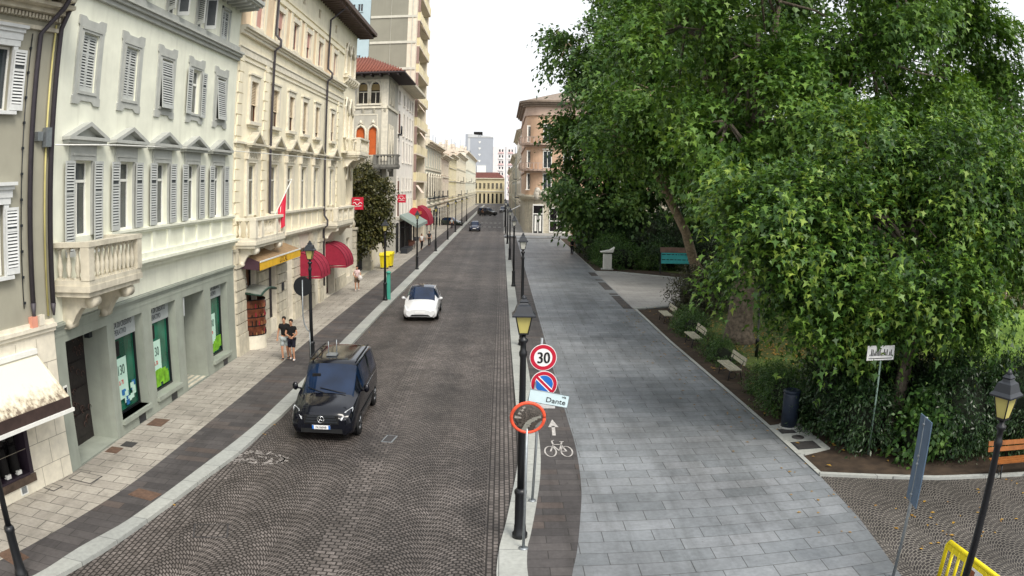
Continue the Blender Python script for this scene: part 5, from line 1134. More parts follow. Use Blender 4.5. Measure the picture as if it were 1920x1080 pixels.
# plan: rounded corner of radius 2.2
def ring(r_, n=8, ex=0):
    c = (3.45+2.4, 117+2.4); return [(c[0]-(r_+ex)*math.sin(k/n*math.pi/2+0), c[1]-(r_+ex)*math.cos(k/n*math.pi/2)) for k in range(n+1)][::-1]
def plan(ex=0): 
    c = ring(2.4, 8, ex); return c+[(30, 117-ex), (30, 145), (3.45-ex, 145)]
mb = MB(); mb.prism(plan(.0), 5.9, 20.3); CB_w = mb.put('wall', [M['orange_st']], CB.root, CB.loc)
mb = MB()
for k in range(14): mb.prism(plan(.14), .1+k*.36, .1+k*.36+.32)
mb.prism(plan(.06), -.05, 5.9); mb.put('ground_floor_wall', [M['stone2']], CB.root, CB.loc)
mb = MB(); mb.prism(plan(.5), 5.15, 5.35); mb.prism(plan(.75), 5.35, 5.6); mb.prism(plan(.9), 5.6, 5.8); mb.put('ground_floor_cornice', [M['stone2']], CB.root, CB.loc)
mb = MB()
for z in (9.2, 13.1): mb.prism(plan(.22), z, z+.3)
mb.prism(plan(.2), 17.9, 18.2); mb.prism(plan(.1), 18.2, 19.3); mb.put('string_course', [M['pinkst']], CB.root, CB.loc)
mb = MB(); mb.prism(plan(.5), 19.3, 19.6); mb.prism(plan(.8), 19.6, 19.9); mb.prism(plan(1.1), 19.9, 20.2)
ap = (9, 124, 22.3); pl_ = plan(1.0); vs = [(p[0], p[1], 20.2) for p in pl_]+[(9.5, 122.5, 22.3), (27, 122.5, 22.3), (27, 140, 22.3), (9.5, 140, 22.3)]
n_ = len(pl_); fs = [(i, i+1, n_) for i in range(8)]+[(8, 9, n_+1, n_), (9, 10, n_+2, n_+1), (10, 11, n_+3, n_+2), (11, 0, n_, n_+3), (n_, n_+1, n_+2, n_+3)]
mb.add(vs, fs, 0); mb.put('roof', [mat('grey_brown_roof', (142, 128, 116), .85, .15, 2)], CB.root, CB.loc)
fc = Bld.__new__(Bld); fc.T = lambda u, w_, z: (u, 117-w_, z); fc.loc = CB.loc; fc.root = CB.root
for (z0, z1) in ((6.7, 9.0), (10.0, 12.4), (13.9, 16.2)):
    for u in (6.6, 9.6, 13, 17, 21, 25): win_simple(fc, u, .55, z0, z1, m=M['white'], mg=M['glass'], ped=True)
    ang = R(48); 
    rot = Bld.__new__(Bld); nx, ny = -math.sin(ang), -math.cos(ang); rot.T = (lambda nx, ny: lambda u, w_, z: (5.85+nx*(2.4+w_)-ny*u*-1*-1, 119.4+ny*(2.4+w_)+nx*u*-1, z))(nx, ny); rot.loc = CB.loc; rot.root = CB.root
    win_simple(rot, 0, .5, z0, z1, m=M['white'], mg=M['glass'], w=.16, deep=-.12)
for z in (9.5, 13.4):
    mb = MB(); rg = ring(2.4, 8, 1.0); mb.prism(rg+[(5.85+1.5, 116.4), (5.85+1.5, 117.2), (4, 120.5)], z, z+.25)
    for p in rg: mb.box(p[0]-.08, p[0]+.08, p[1]-.08, p[1]+.08, z+.25, z+1.1)
    mb.prism([(p[0], p[1]) for p in rg]+[(q2[0], q2[1]) for q2 in ring(2.4, 8, .8)[::-1]], z+1.1, z+1.22); mb.put('balcony', [M['pinkst']], CB.root, CB.loc)
for u0, u1 in ((6.95, 9.35), (11.6, 14.4), (16, 19)):
    w_ = fc.mb(); w_.box(u0, u1, .15, .18, .5, 3.9, 1); w_.box(u0, u0+.12, .18, .24, .3, 4.0); w_.box(u1-.12, u1, .18, .24, .3, 4.0); w_.box((u0+u1)/2-.06, (u0+u1)/2+.06, .18, .24, .5, 3.9); w_.box(u0, u1, .18, .24, 2.0, 2.12); w_.box(u0, u1, .18, .26, 3.9, 4.1); w_.box(u0, u1, .18, .26, .3, .5); fc.put(w_, 'shop_window', [M['white'], M['glassd']])
w_ = fc.mb(); w_.box(4.5, 6.1, .15, .19, .2, 4.3, 1); w_.box(4.5, 4.62, .19, .26, .2, 4.3); w_.box(5.98, 6.1, .19, .26, .2, 4.3); w_.box(4.62, 5.98, .19, .26, 3.0, 3.15); w_.box(5.25, 5.35, .19, .25, .2, 3.0); w_.box(4.5, 6.1, .19, .3, 4.3, 4.5); w_.box(4.8, 5.1, .19, .22, .5, 2.8); w_.box(5.5, 5.8, .19, .22, .5, 2.8); fc.put(w_, 'door', [M['white'], M['glassd']])
w_ = MB(); rnd = random.Random(12)
for k in range(26):
    u = 5.0+rnd.random()*6; zz = 5.85+rnd.random()*1.1*(1-abs(u-7)/6); w_.sphere((u, 116.3+rnd.random()*.3, zz), rnd.uniform(.22, .5), 5, None, (1, .8, rnd.uniform(.8, 1.6)))
w_.put('sculpted_relief', [mat('pale_sculpture', (196, 190, 178), .8, .2, 3)], CB.root, CB.loc)
w_ = MB(); w_.box(10.1, 10.5, 114.9, 115.3, .22, 1.3); own('bollard_pillar', w_, mat('orange_clay', (186, 124, 84), .8), 'short orange pillar on the steps before the corner palace', 'pillar', (10.3, 115.1, .22))
# receding right hand row
rowhouse('row_house', 'white house with balconies right behind the orange corner palace', 145.1, 185, 17.5, M['offwhite'], [(5.2, 7.6), (9, 11.2), (12.8, 15)], 7, X=3.3, sgn=-1, balc=((0, 1), (0, 4), (1, 2), (1, 5)), trim=M['stone2'])
rowhouse('row_house', 'grey house in the middle of the right hand row', 185, 245, 14.5, M['greystone'], [(5.2, 7.6), (9, 11.2), (12.2, 13.6)], 10, X=3.0, sgn=-1, balc=((0, 2), (0, 6), (1, 4)), trim=M['stone2'])
rowhouse('row_house', 'pinkish house at the far end of the right hand row', 245, 325, 12.5, M['pinkish'], [(5.2, 7.6), (8.6, 10.8)], 12, X=2.7, sgn=-1, balc=((0, 3), (0, 8)), trim=M['stone2'])
sa = thing('shop_awning', 'white folded shop awning far down the right hand side', 'awning', (2.6, 140, 3)); 
A = MB(); A.quad((3.2, 137, 3.8), (3.2, 141, 3.8), (1.6, 141, 3.0), (1.6, 137, 3.0)); A.box(1.58, 1.62, 137, 141, 2.7, 3.0); A.put('canvas', M['white'], sa, sa.location)
# pale building that closes the park on the far side
rowhouse('park_side_building', 'pale long building glimpsed behind the park trees', 60, 130, 15, M['offwhite'], [(2, 4.4), (6, 8.4), (10, 12.4)], 14, X=62, sgn=-1, shop=False)
rowhouse('park_side_building', 'cream long building behind the park lawn at the far right', 5, 58, 12, M['cream2'], [(2, 4.4), (6, 8.4)], 10, X=66, sgn=-1, shop=False)
# ---- end the horizon between fronts
# ================================================================== street lamps
M['lampglass'] = mat('amber_lamp_glass', (196, 186, 112), .25, .06, 3, spec=.6); M['lampglassw'] = mat('milky_lamp_glass', (206, 206, 196), .25, .06, 3, spec=.6)
def lamp(label, loc, rz=0, glass='lampglass', group='lamp posts along the street', h=4.87):
    t_ = thing('street_lamp', label, 'street lamp', loc, rz, group)
    k = h/4.87
    mb = MB(); mb.lathe([(.155, 0), (.155, .10), (.125, .14), (.12, .26), (.112, .30), (.108, .95), (.125, 1.0), (.125, 1.05), (.085, 1.1)], (0, 0, 0), 12); mb.put('base', M['black'], t_)
    mb = MB(); mb.lathe([(.072, 1.1), (.068, 2.4*k), (.058, 3.75*k), (.075, 3.8*k), (.075, 3.86*k), (.055, 3.9*k), (.055, 4.02*k), (.09, 4.06*k), (.09, 4.1*k), (.045, 4.13*k), (.05, 4.2*k)], (0, 0, 0), 12); mb.put('pole', M['black'], t_)
    z = 4.23*k; q4 = math.pi/4
    mb = MB(); mb.lathe([(.115, 0), (.205, .31)], (0, 0, z), 4, None, False, q4); lan = mb.put('lantern', M[glass], t_)
    mb = MB()
    for j in range(4):
        a = q4+j*math.pi/2; c_, s_ = math.cos(a), math.sin(a); mb.tube([(.118*c_, .118*s_, z), (.21*c_, .21*s_, z+.32)], .013, 5)
    mb.lathe([(.13, -.03), (.13, .0)], (0, 0, z), 4, None, False, q4); mb.put('lantern_frame', M['black'], lan)
    mb = MB(); mb.lathe([(.30, .31), (.305, .335), (.24, .38), (.185, .50), (.12, .53), (.10, .56), (.12, .58), (.05, .63)], (0, 0, z), 4, None, False, q4); mb.lathe([(.03, .6), (.055, .64), (.02, .69)], (0, 0, z), 8); mb.put('lantern_roof', M['iron'], lan)
    return t_
def dup(src, loc, label, rz=0):
    c = copy_tree(src); c.location = loc; c.rotation_euler = (0, 0, rz); c['label'] = label; return c
L0 = lamp('black street lamp on the left pavement with the round sign back fixed to its pole', (-7.2, 28.6, .1))
dup(L0, (-9.05, 10.1, .1), 'black street lamp at the left edge, only its post base in view')
dup(L0, (-7.05, 47.0, .1), 'black street lamp on the left pavement beside the teal post')
for k, y in enumerate((65.0, 83.5, 102.0, 119.0, 137.5, 156)):
    lab = ['black street lamp on the left pavement just before the cafe', 'black street lamp by the grey green cafe awning', 'black street lamp by the small far maroon awning', 'black street lamp in front of the ornate palazzo, nearer one', 'black street lamp in front of the ornate palazzo, farther one', 'farthest black street lamp of the left row'][k]
    dup(L0, (-7.03, y, .1), lab)
R1 = lamp('tall black street lamp with amber glass standing by the traffic mirror', (.42, 14.35, .1))
R2 = lamp('black street lamp with milky glass, second along the right kerb', (.92, 34.0, .1), glass='lampglassw')
for k, (x, y) in enumerate(((.84, 54.5), (.76, 74.5), (.68, 95.5), (.55, 116), (.5, 136))):
    dup(R2, (x, y, .1), ['black street lamp with milky glass, third along the right kerb', 'black street lamp with milky glass, fourth along the right kerb', 'black street lamp near the end of the plaza, fifth along the right kerb', 'distant black street lamp beside the corner palace, sixth along the right kerb', 'farthest black street lamp of the right row'][k])
lamp('black street lamp with amber glass leaning into view above the yellow barrier', (7.05, 8.3, .1), .35, h=4.7)
L9 = thing('street_lamp', 'dark slim park lamp post on the lawn beneath the plane leaves', 'street lamp', (11.0, 31.5, .08))
m_ = MB(); m_.lathe([(.085, 0), (.085, .7), (.1, .74), (.05, .8), (.045, 3.6)], (0, 0, 0), 10); m_.put('pole', M['black'], L9)
m_ = MB(); m_.lathe([(.1, 3.6), (.2, 3.95), (.26, 3.97), (.05, 4.2)], (0, 0, 0), 10); m_.put('lantern', M['iron'], L9)
# ================================================================== signs
M['signred'] = mat('traffic_red', (186, 26, 54), .45, .05, 6); M['signwhite'] = mat('traffic_white', (236, 236, 236), .45, .04, 6); M['signblue'] = mat('traffic_blue', (30, 104, 190), .45, .05, 6); M['ink'] = mat('black_ink', (20, 20, 22), .6, .05, 6)
ps = thing('sign_post', 'grey post with a red ringed 30 sign, a no parking sign and a white plate', 'traffic sign', (.74, 16.3, .1))
m_ = MB(); m_.tube([(0, 0, 0), (.05, 0, 1.2), (.13, 0, 3.75)], .03, 8); m_.lathe([(.09, 0), (.09, .02)], (0, 0, 0), 12); m_.put('pole', M['steel'], ps)
def roundsign(parent, c, r, kind):
    m_ = MB(); m_.disc(c, r, (0, -1, 0), .015, 40); o = m_.put('sign_disc', M['signwhite'], parent)
    y = c[1]-.010
    def ring_(r0, r1, m, yy, nm):
        a = MB(); n = 40
        for k in range(n):
            a0, a1 = 2*math.pi*k/n, 2*math.pi*(k+1)/n
            a.quad((c[0]+r0*math.cos(a0), yy, c[2]+r0*math.sin(a0)), (c[0]+r1*math.cos(a0), yy, c[2]+r1*math.sin(a0)), (c[0]+r1*math.cos(a1), yy, c[2]+r1*math.sin(a1)), (c[0]+r0*math.cos(a1), yy, c[2]+r0*math.sin(a1)))
        a.put(nm, m, o)
    if kind == '30':
        ring_(r*.68, r*.96, M['signred'], y, 'red_ring')
        loc = Vector(parent.location)
        lettering('30', r*1.2, Vector((c[0], y-.003, c[2]-r*.43)), (1, 0, 0), (0, 0, 1), M['ink'], o, (0, 0, 0), align='CENTER', sx=.82)
        # thicken the digits
        lettering('30', r*1.2, Vector((c[0]+.016, y-.0035, c[2]-r*.42)), (1, 0, 0), (0, 0, 1), M['ink'], o, (0, 0, 0), align='CENTER', sx=.82)
    else:
        ring_(0, r*.66, M['signblue'], y, 'blue_field'); ring_(r*.7, r*.96, M['signred'], y-.001, 'red_ring')
        a = MB(); w_ = r*.10; s2 = math.sqrt(.5)
        for ww, mm, yy in ((w_*1.7, 1, y-.002), (w_, 0, y-.003)):
            p = [(-r*.72*s2-ww*s2, r*.72*s2-ww*s2), (-r*.72*s2+ww*s2, r*.72*s2+ww*s2), (r*.72*s2+ww*s2, -r*.72*s2+ww*s2), (r*.72*s2-ww*s2, -r*.72*s2-ww*s2)]
            a.add([(c[0]+q_[0], yy, c[2]+q_[1]) for q_ in p], [(0, 1, 2, 3)], mm)
        a.put('red_bar', [M['signred'], M['signwhite']], o)
roundsign(ps, (.16, -.05, 3.34), .285, '30'); roundsign(ps, (.19, -.05, 2.76), .285, 'np')
m_ = MB(); m_.box(.02, .44, -.06, -.045, 2.22, 2.42); o = m_.put('sub_plate', M['signwhite'], ps)
m_ = MB(); m_.box(.07, .16, -.064, -.061, 2.34, 2.365); m_.box(.26, .40, -.064, -.061, 2.30, 2.36); m_.put('plate_marks', M['ink'], o)
# street name plate on its own slanted arm
nm = thing('street_name_sign', 'pale blue white street name plate reading via Dante, tilted on the sign post', 'street sign', (.62, 15.9, 2.8))
a_ = R(-11); rr_ = Vector((math.cos(a_), .04, math.sin(a_))); uu_ = Vector((-math.sin(a_)*.9, 0, math.cos(a_)))
def npt(s_, t2, d): v = rr_*s_+uu_*t2; return (v.x, v.y-d, v.z)
m_ = MB(); m_.add([npt(s_, t2, d) for d in (0, .03) for s_, t2 in ((0, -.22), (.84, -.22), (.84, .05), (0, .05))], [(0, 1, 2, 3), (7, 6, 5, 4), (0, 4, 5, 1), (1, 5, 6, 2), (2, 6, 7, 3), (3, 7, 4, 0)]); pl2 = m_.put('plate', mat('pale_blue_plate', (206, 226, 232), .45, .04, 5), nm)
m_ = MB(); ex = [npt(s_, t2, .032) for s_, t2 in ((0, -.22), (.84, -.22), (.84, .05), (0, .05), (0, -.22))]; m_.tube(ex, .008, 4); m_.put('rim', M['steel'], pl2)
lettering('Dante', .155, npt(.36, -.165, .034), rr_, uu_, M['ink'], pl2, sx=1.12); lettering('via', .075, npt(.69, -.025, .034), rr_, uu_, M['ink'], pl2, sx=1.1)
m_ = MB(); m_.tube([(.13, .36, .1), (.1, .02, .0)], .02, 6); m_.tube([(.13, .36, -.15), (.1, .02, -.15)], .02, 6); m_.put('bracket', M['steel'], nm)
# traffic mirror
def mtilt(mb):
    mt = Matrix.Rotation(R(9), 3, 'X'); c = Vector((.03, 0, 2.75)); mb.v = [tuple(mt @ (Vector(p)-c)+c) for p in mb.v]
mr = thing('traffic_mirror', 'round convex traffic mirror with a worn orange red rim on a slim grey pole', 'traffic mirror', (.48, 13.8, .1))
m_ = MB(); m_.tube([(0, 0, 0), (.02, .02, 2.7)], .028, 8); m_.lathe([(.1, 0), (.1, .015)], (0, 0, 0), 12); m_.put('pole', M['steel'], mr)
m_ = MB(); n = 28; rad = .28; Rr = 1.3
for j in range(8):
    for k in range(n):
        f_ = lambda jj, kk: (.03+rad*jj/8*math.cos(2*math.pi*kk/n), -.03-(math.sqrt(Rr*Rr-(rad*jj/8)**2)-math.sqrt(Rr*Rr-rad*rad)), 2.75+rad*jj/8*math.sin(2*math.pi*kk/n))
        m_.add([f_(j, k), f_(j+1, k), f_(j+1, k+1), f_(j, k+1)], [(0, 1, 2, 3)], 0, True)
M['mirror'] = mat('mirror_glass', (184, 180, 174), .03, .02, 1, metal=1); mtilt(m_); m_.put('mirror_glass', M['mirror'], mr)
m_ = MB(); pts = [(.03+.30*math.cos(2*math.pi*k/32), -.02, 2.75+.30*math.sin(2*math.pi*k/32)) for k in range(33)]; m_.tube(pts, .032, 8); mtilt(m_); m_.put('rim', mat('orange_red_rim', (232, 88, 58), .5, .15, 5), mr)
m_ = MB(); m_.lathe([(.0, 0), (.3, .0), (.24, .1), (.1, .14)], (0, 0, 0), 20); m_.v = [(.03+x, .0+z, 2.75+y) for x, y, z in m_.v]; mtilt(m_); m_.put('back_shell', M['iron'], mr)
# round sign seen from behind on the left lamp
rs = thing('traffic_sign', 'back of a round traffic sign on a curved steel arm by the left lamp post', 'traffic sign', (-7.2, 28.5, 1.6))
m_ = MB(); m_.disc((-.27, -.02, 1.7), .37, (0, -1, 0), .02, 32); m_.put('sign_disc', M['black'], rs)
m_ = MB(); m_.tube([(-.02, -.08, .0), (-.1, -.1, .05), (-.22, -.1, .28), (-.27, -.09, .6), (-.27, -.07, 1.95)], .025, 8); m_.put('arm', M['steel'], rs)
m_ = MB(); m_.tube([(-.02, -.09, -1.3), (-.02, -.09, .0)], .02, 6); m_.put('lower_tube', M['steel'], rs)
# tall tilted sign seen edge on at the right
rg_ = thing('sign_post', 'tall narrow grey sign panel seen obliquely from behind on a slim post', 'traffic sign', (7.47, 11.23, .1))
m_ = MB(); m_.tube([(0, 0, 0), (.01, 0, 3.25)], .035, 8); m_.put('pole', M['steel'], rg_)
m_ = MB(); m_.add([(.03, .26, 1.62), (-.09, -.36, 1.62), (-.09, -.36, 3.25), (.03, .26, 3.25), (.055, .255, 1.62), (-.065, -.365, 1.62), (-.065, -.365, 3.25), (.055, .255, 3.25)], [(0, 1, 2, 3), (7, 6, 5, 4), (0, 4, 5, 1), (1, 5, 6, 2), (2, 6, 7, 3), (3, 7, 4, 0)]); m_.put('panel', mat('blue_grey_panel_back', (88, 108, 130), .45, .08, 4, metal=.3), rg_)
m_ = MB()
for z in (1.75, 2.35, 2.5, 3.1): m_.lathe([(.05, 0), (.05, .04)], (0, 0, z), 10)
m_.put('clamp', M['steel'], rg_)
# white notice board in the shrubs
nb = thing('notice_board', 'small white park notice board on a grey green pole in the shrubs', 'notice board', (10.25, 18.35, .08))
m_ = MB(); m_.tube([(0, 0, 0), (0, 0, 2.8)], .03, 8); m_.put('pole', mat('grey_green_pole', (120, 142, 132), .5, .1, 5), nb)
m_ = MB(); m_.box(-.5, .42, -.05, -.03, 2.72, 3.12); b_ = m_.put('board', M['signwhite'], nb)
m_ = MB(); rnd = random.Random(1)
m_.box(-.44, .36, -.054, -.051, 2.76, 2.78)
for k in range(16): u = -.42+k*.048; m_.box(u, u+.03, -.054, -.051, 2.84, 2.86+rnd.random()*.2)
m_.put('print', M['ink'], b_)
# blue information panel with small brown roof
ip = thing('information_board', 'turquoise park information panel with a brown board above, on two posts', 'information panel', (14.55, 64.4, .08))
m_ = MB(); m_.box(-1.3, 1.3, -.04, .04, .85, 1.75); pp_ = m_.put('panel', mat('turquoise_print', (84, 206, 210), .5, .1, 2), ip)
m_ = MB(); rnd = random.Random(6)
for z in (1.58, 1.15):
    u = -1.2
    while u < 1.1: l_ = rnd.uniform(.1, .4); m_.box(u, u+l_, -.046, -.042, z, z+.06); u += l_+.08
m_.put('print', M['ink'], pp_)
m_ = MB(); m_.prism([(-1.35, 1.78), (1.35, 1.78), (1.2, 2.2), (-1.35, 2.2)], -.06, .06, None, 'y'); m_.put('header_board', mat('brown_pink_board', (150, 122, 112), .6, .3, 1.5), ip)
for u in (-1.3, 1.3):
    m_ = MB(); m_.box(u-.05, u+.05, -.05, .05, 0, 2.1); m_.put('post', M['iron'], ip)
# red hanging signs on the left
def hangsign(label, u, z, y, w_, h_):
    t_ = thing('hanging_sign', label, 'shop sign', (-10.95, y, z), 0, 'square red shop signs')
    m_ = MB(); m_.box(.05, .05+w_, -.05, .05, -h_/2, h_/2); o = m_.put('panel', M['red'], t_)
    m_ = MB(); m_.box(.0, .06, -.02, .02, -h_*.4, h_*.4); m_.put('bracket', M['iron'], t_)
    m_ = MB()
    pts = [(.12+w_*.8*k/8, -.056, -.02+.1*math.sin(k*1.2)) for k in range(9)]; m_.tube(pts, .03, 5); m_.tube([(.2, -.056, -.25*h_), (.05+w_*.85, -.056, -.2*h_)], .025, 5); m_.tube([(.2, -.056, .25*h_), (.3, -.056, .32*h_), (.05+w_*.7, -.056, .27*h_)], .025, 5); m_.put('white_mark', M['signwhite'], o)
    return t_
hangsign('square red sign with a white squiggle above the garden end of the long palazzo', 0, 5.8, 56.2, .85, .9)
hangsign('square red sign with white marks on the plain white house', 0, 5.75, 81.5, .85, .85)
m_ = MB(); m_.disc((-10.2, 91, 3.95), .6, (0, -1, 0), .12, 24); m_.box(-10.95, -10.6, 90.97, 91.03, 3.9, 4.0); own('round_sign', m_, M['red'], 'round red shop sign over the cafe pavement', 'shop sign', (-10.2, 91, 3.95))
# ================================================================== pavement furniture
bn = thing('recycling_bin', 'bright yellow wheeled recycling bin by the garden pillar, front one of two', 'recycling bin', (-9.85, 65.4, .1), .12, 'yellow recycling bins')
M['binyel'] = mat('bin_yellow', (236, 216, 30), .5, .06, 4)
m_ = MB(); m_.add([(-.33, -.33, .12), (.33, -.33, .12), (.33, .33, .12), (-.33, .33, .12), (-.42, -.42, 1.1), (.42, -.42, 1.1), (.42, .42, 1.1), (-.42, .42, 1.1)], [(3, 2, 1, 0), (4, 5, 6, 7), (0, 1, 5, 4), (1, 2, 6, 5), (2, 3, 7, 6), (3, 0, 4, 7)])
for u in (-.2, .2): m_.box(u-.04, u+.04, -.42, -.36, .3, 1.0)
m_.put('body', M['binyel'], bn)
m_ = MB(); m_.box(-.46, .46, -.48, .46, 1.1, 1.16); m_.prism([(-.48, 1.16), (.46, 1.16), (.46, 1.32), (-.3, 1.24)], -.44, .44, None, 'x'); m_.put('lid', M['binyel'], bn)
for sx in (-.28, .28):
    for sy in (-.28, .28): m_ = MB(); m_.tube([(sx-.04, sy, .08), (sx+.04, sy, .08)], .08, 10); m_.put('wheel', M['rubber'], bn)
dup(bn, (-9.72, 66.8, .1), 'bright yellow wheeled recycling bin standing behind its twin by the garden pillar', -.1)
m_ = MB(); m_.box(-7.0, -6.78, 47.35, 47.5, .1, 1.72); m_.lathe([(.16, 1.62), (.16, 1.68), (.05, 1.76)], (-6.89, 47.42, .1), 12); own('info_post', m_, mat('teal_post_paint', (72, 166, 146), .5, .06, 3), 'teal slab shaped post standing by the second left lamp', 'post', (-6.9, 47.4, .1))
# waste bin, white litter stand
wb = thing('waste_bin', 'dark blue black round waste bin on the concrete pad at the plaza edge', 'waste bin', (8.75, 21.3, .1))
M['bindark'] = mat('dark_navy_paint', (36, 46, 62), .5, .1, 5); m_ = MB(); m_.lathe([(.27, .05), (.27, 1.05), (.25, 1.1)], (0, 0, 0), 24); m_.put('body', M['bindark'], wb)
m_ = MB(); m_.lathe([(.25, 1.1), (.29, 1.12), (.29, 1.17), (.2, 1.2), (.2, 1.08)], (0, 0, 0), 24); m_.put('top_rim', M['bindark'], wb); m_ = MB(); m_.lathe([(.33, 0), (.33, .05)], (0, 0, 0), 24); m_.put('base', M['kerb'], wb)
ls = thing('litter_stand', 'white slatted litter stand with an angled hood at the edge of the pale bay', 'waste bin', (9.05, 66.9, .08))
m_ = MB()
for k in range(6): m_.box(-.34+k*.12, -.24+k*.12, -.3, .3, .1, 1.35)
m_.put('body', M['white'], ls); m_ = MB(); m_.prism([(-.6, 1.5), (.45, 1.5), (.6, 1.95), (.2, 1.7), (-.6, 1.56)], -.35, .35, None, 'y'); m_.put('hood', M['white'], ls); m_ = MB(); m_.box(-.5, .5, -.4, .4, 0, .1); m_.put('base', M['kerb'], ls)
# benches
M['greywood'] = mat('weathered_slats', (176, 172, 152), .8, .15, 6); M['orangewood'] = mat('orange_stained_wood', (140, 84, 36), .55, .22, 5)
def bench(label, loc, rz, wood, L=1.75, group=None, slats=4):
    t_ = thing('park_bench', label, 'bench', loc, rz, group)
    m_ = MB()
    for k in range(slats): m_.box(-L/2, L/2, -.28+k*.5/slats, -.28+(k+.78)*.5/slats, .43, .47)
    m_.put('seat', wood, t_)
    m_ = MB()
    for z in (.60, .76): m_.add([(-L/2, .27+(z-.5)*.25, z), (L/2, .27+(z-.5)*.25, z), (L/2, .30+(z-.5)*.25, z), (-L/2, .30+(z-.5)*.25, z), (-L/2, .30+(z-.5)*.25, z+.12), (L/2, .30+(z-.5)*.25, z+.12), (L/2, .33+(z-.5)*.25, z+.12), (-L/2, .33+(z-.5)*.25, z+.12)], [(3, 2, 1, 0), (4, 5, 6, 7), (0, 1, 5, 4), (1, 2, 6, 5), (2, 3, 7, 6), (3, 0, 4, 7)])
    m_.put('backrest', wood, t_)
    for sx in (-L*.36, L*.36):
        m_ = MB(); m_.tube([(sx, -.26, 0), (sx, -.2, .43)], .02, 6); m_.tube([(sx, .3, 0), (sx, .2, .43), (sx, .42, .92)], .02, 6); m_.tube([(sx, -.24, .41), (sx, .24, .41)], .02, 6)
        m_.tube([(sx, -.1+.14*math.cos(a*.6), .22+.14*math.sin(a*.6)) if 1 else 0 for a in range(11)], .014, 5); m_.put('frame', M['iron'], t_)
    return t_
b3 = bench('pale weathered park bench nearest the waste bin at the plaza edge', (8.75, 28.1, .06), -math.pi/2+.02, M['greywood'], group='pale benches facing the plaza')
dup(b3, (8.8, 34.3, .06), 'pale weathered park bench, middle one between the low hedges', -math.pi/2)
dup(b3, (8.8, 40.6, .06), 'pale weathered park bench nearest the pale bay', -math.pi/2)
bench('orange stained wooden bench on the cobbled apron before the laurel hedge', (14.1, 15.25, .1), -.16, M['orangewood'], 2.3, slats=3)
# yellow plastic barrier
bw = thing('safety_barrier', 'yellow plastic safety barrier with a sticker standing on the cobbled apron', 'barrier', (8.18, 9.5, .1), -1.50)
m_ = MB(); m_.tube([(-.95, 0, .14), (-.95, 0, .95), (-.88, 0, 1.04), (.88, 0, 1.04), (.95, 0, .95), (.95, 0, .14), (-.95, 0, .14)], .045, 8); m_.box(-.95, .95, -.025, .025, .88, 1.0)
m_.put('frame', M['binyel'], bw)
for k in range(7):
    m_ = MB(); u = -.72+k*.24; m_.tube([(u, 0, .14), (u, 0, 1.0)], .035, 8)
    m_.put('bar', M['binyel'], bw)
m_ = MB(); m_.box(-.05, .42, -.055, -.04, .45, .92); m_.box(-.02, .18, -.058, -.056, .5, .88, 1); m_.put('sticker', [M['signwhite'], mat('green_red_sticker', (150, 90, 60), .6, .5, 6)], bw)
for u in (-.7, .7): m_ = MB(); m_.box(u-.06, u+.06, -.28, .28, 0, .12); m_.put('foot', M['rubber'], bw)
# ================================================================== trees and planting
LEAF = {
 'plane': ([(0, 0), (.14, .14), (.56, .02), (.22, .30), (.58, .62), (.15, .50), (0, 1.05), (-.15, .50), (-.58, .62), (-.22, .30), (-.56, .02), (-.14, .14)]),
 'tri': ([(0, 0), (.10, .22), (.50, .30), (.19, .52), (0, 1.1), (-.19, .52), (-.50, .30), (-.10, .22)]),
 'kite': ([(0, 0), (.34, .42), (0, 1.0), (-.34, .42)]),
 'lance': ([(0, 0), (.17, .45), (0, 1.0), (-.17, .45)]),
}
def leaf_mesh(name, pos, tip, nrm, size, shape, m, extra=None, off=(0, 0, 0), bend=.18):
    """one mesh of many leaf blades; pos/tip/nrm are (n,3) arrays"""
    n = len(pos); L = np.array(LEAF[shape], float); k = len(L)
    t_ = tip/np.maximum(np.linalg.norm(tip, axis=1, keepdims=True), 1e-6)
    nn = nrm-t_*np.sum(nrm*t_, axis=1, keepdims=True); nn /= np.maximum(np.linalg.norm(nn, axis=1, keepdims=True), 1e-6)
    s_ = np.cross(t_, nn)
    dz = -bend*(L[:, 1]**2)-.12*np.abs(L[:, 0])
    v = pos[:, None, :]+size[:, None, None]*(L[None, :, 0, None]*s_[:, None, :]+L[None, :, 1, None]*t_[:, None, :]+dz[None, :, None]*nn[:, None, :])
    v = v.reshape(-1, 3)-np.array(off)
    me = bpy.data.meshes.new(name)
    ev, ef = (extra.v, extra.f) if extra else ([], [])
    ev = np.array(ev, float).reshape(-1, 3)-np.array(off)
    nv = len(v)+len(ev)
    me.vertices.add(nv); me.vertices.foreach_set('co', np.concatenate([v, ev]).astype(np.float32).ravel())
    lt = [k]*n+[len(f) for f in ef]; li = np.concatenate([np.arange(n*k), np.array([i+n*k for f in ef for i in f], int)]).astype(np.int32)
    me.loops.add(len(li)); me.loops.foreach_set('vertex_index', li)
    me.polygons.add(len(lt)); st = np.concatenate([[0], np.cumsum(lt)[:-1]]).astype(np.int32)
    me.polygons.foreach_set('loop_start', st); me.polygons.foreach_set('loop_total', np.array(lt, np.int32))
    ms = m if isinstance(m, (list, tuple)) else [m]
    for x_ in ms: me.materials.append(x_)
    me.polygons.foreach_set('material_index', np.array([0]*n+[min(1, len(ms)-1)]*len(ef), np.int32))
    me.update(calc_edges=True); me.validate()
    o = bpy.data.objects.new(name, me); link(o); return o
def unit(rng, n):
    a = rng.normal(size=(n, 3)); return a/np.linalg.norm(a, axis=1, keepdims=True)
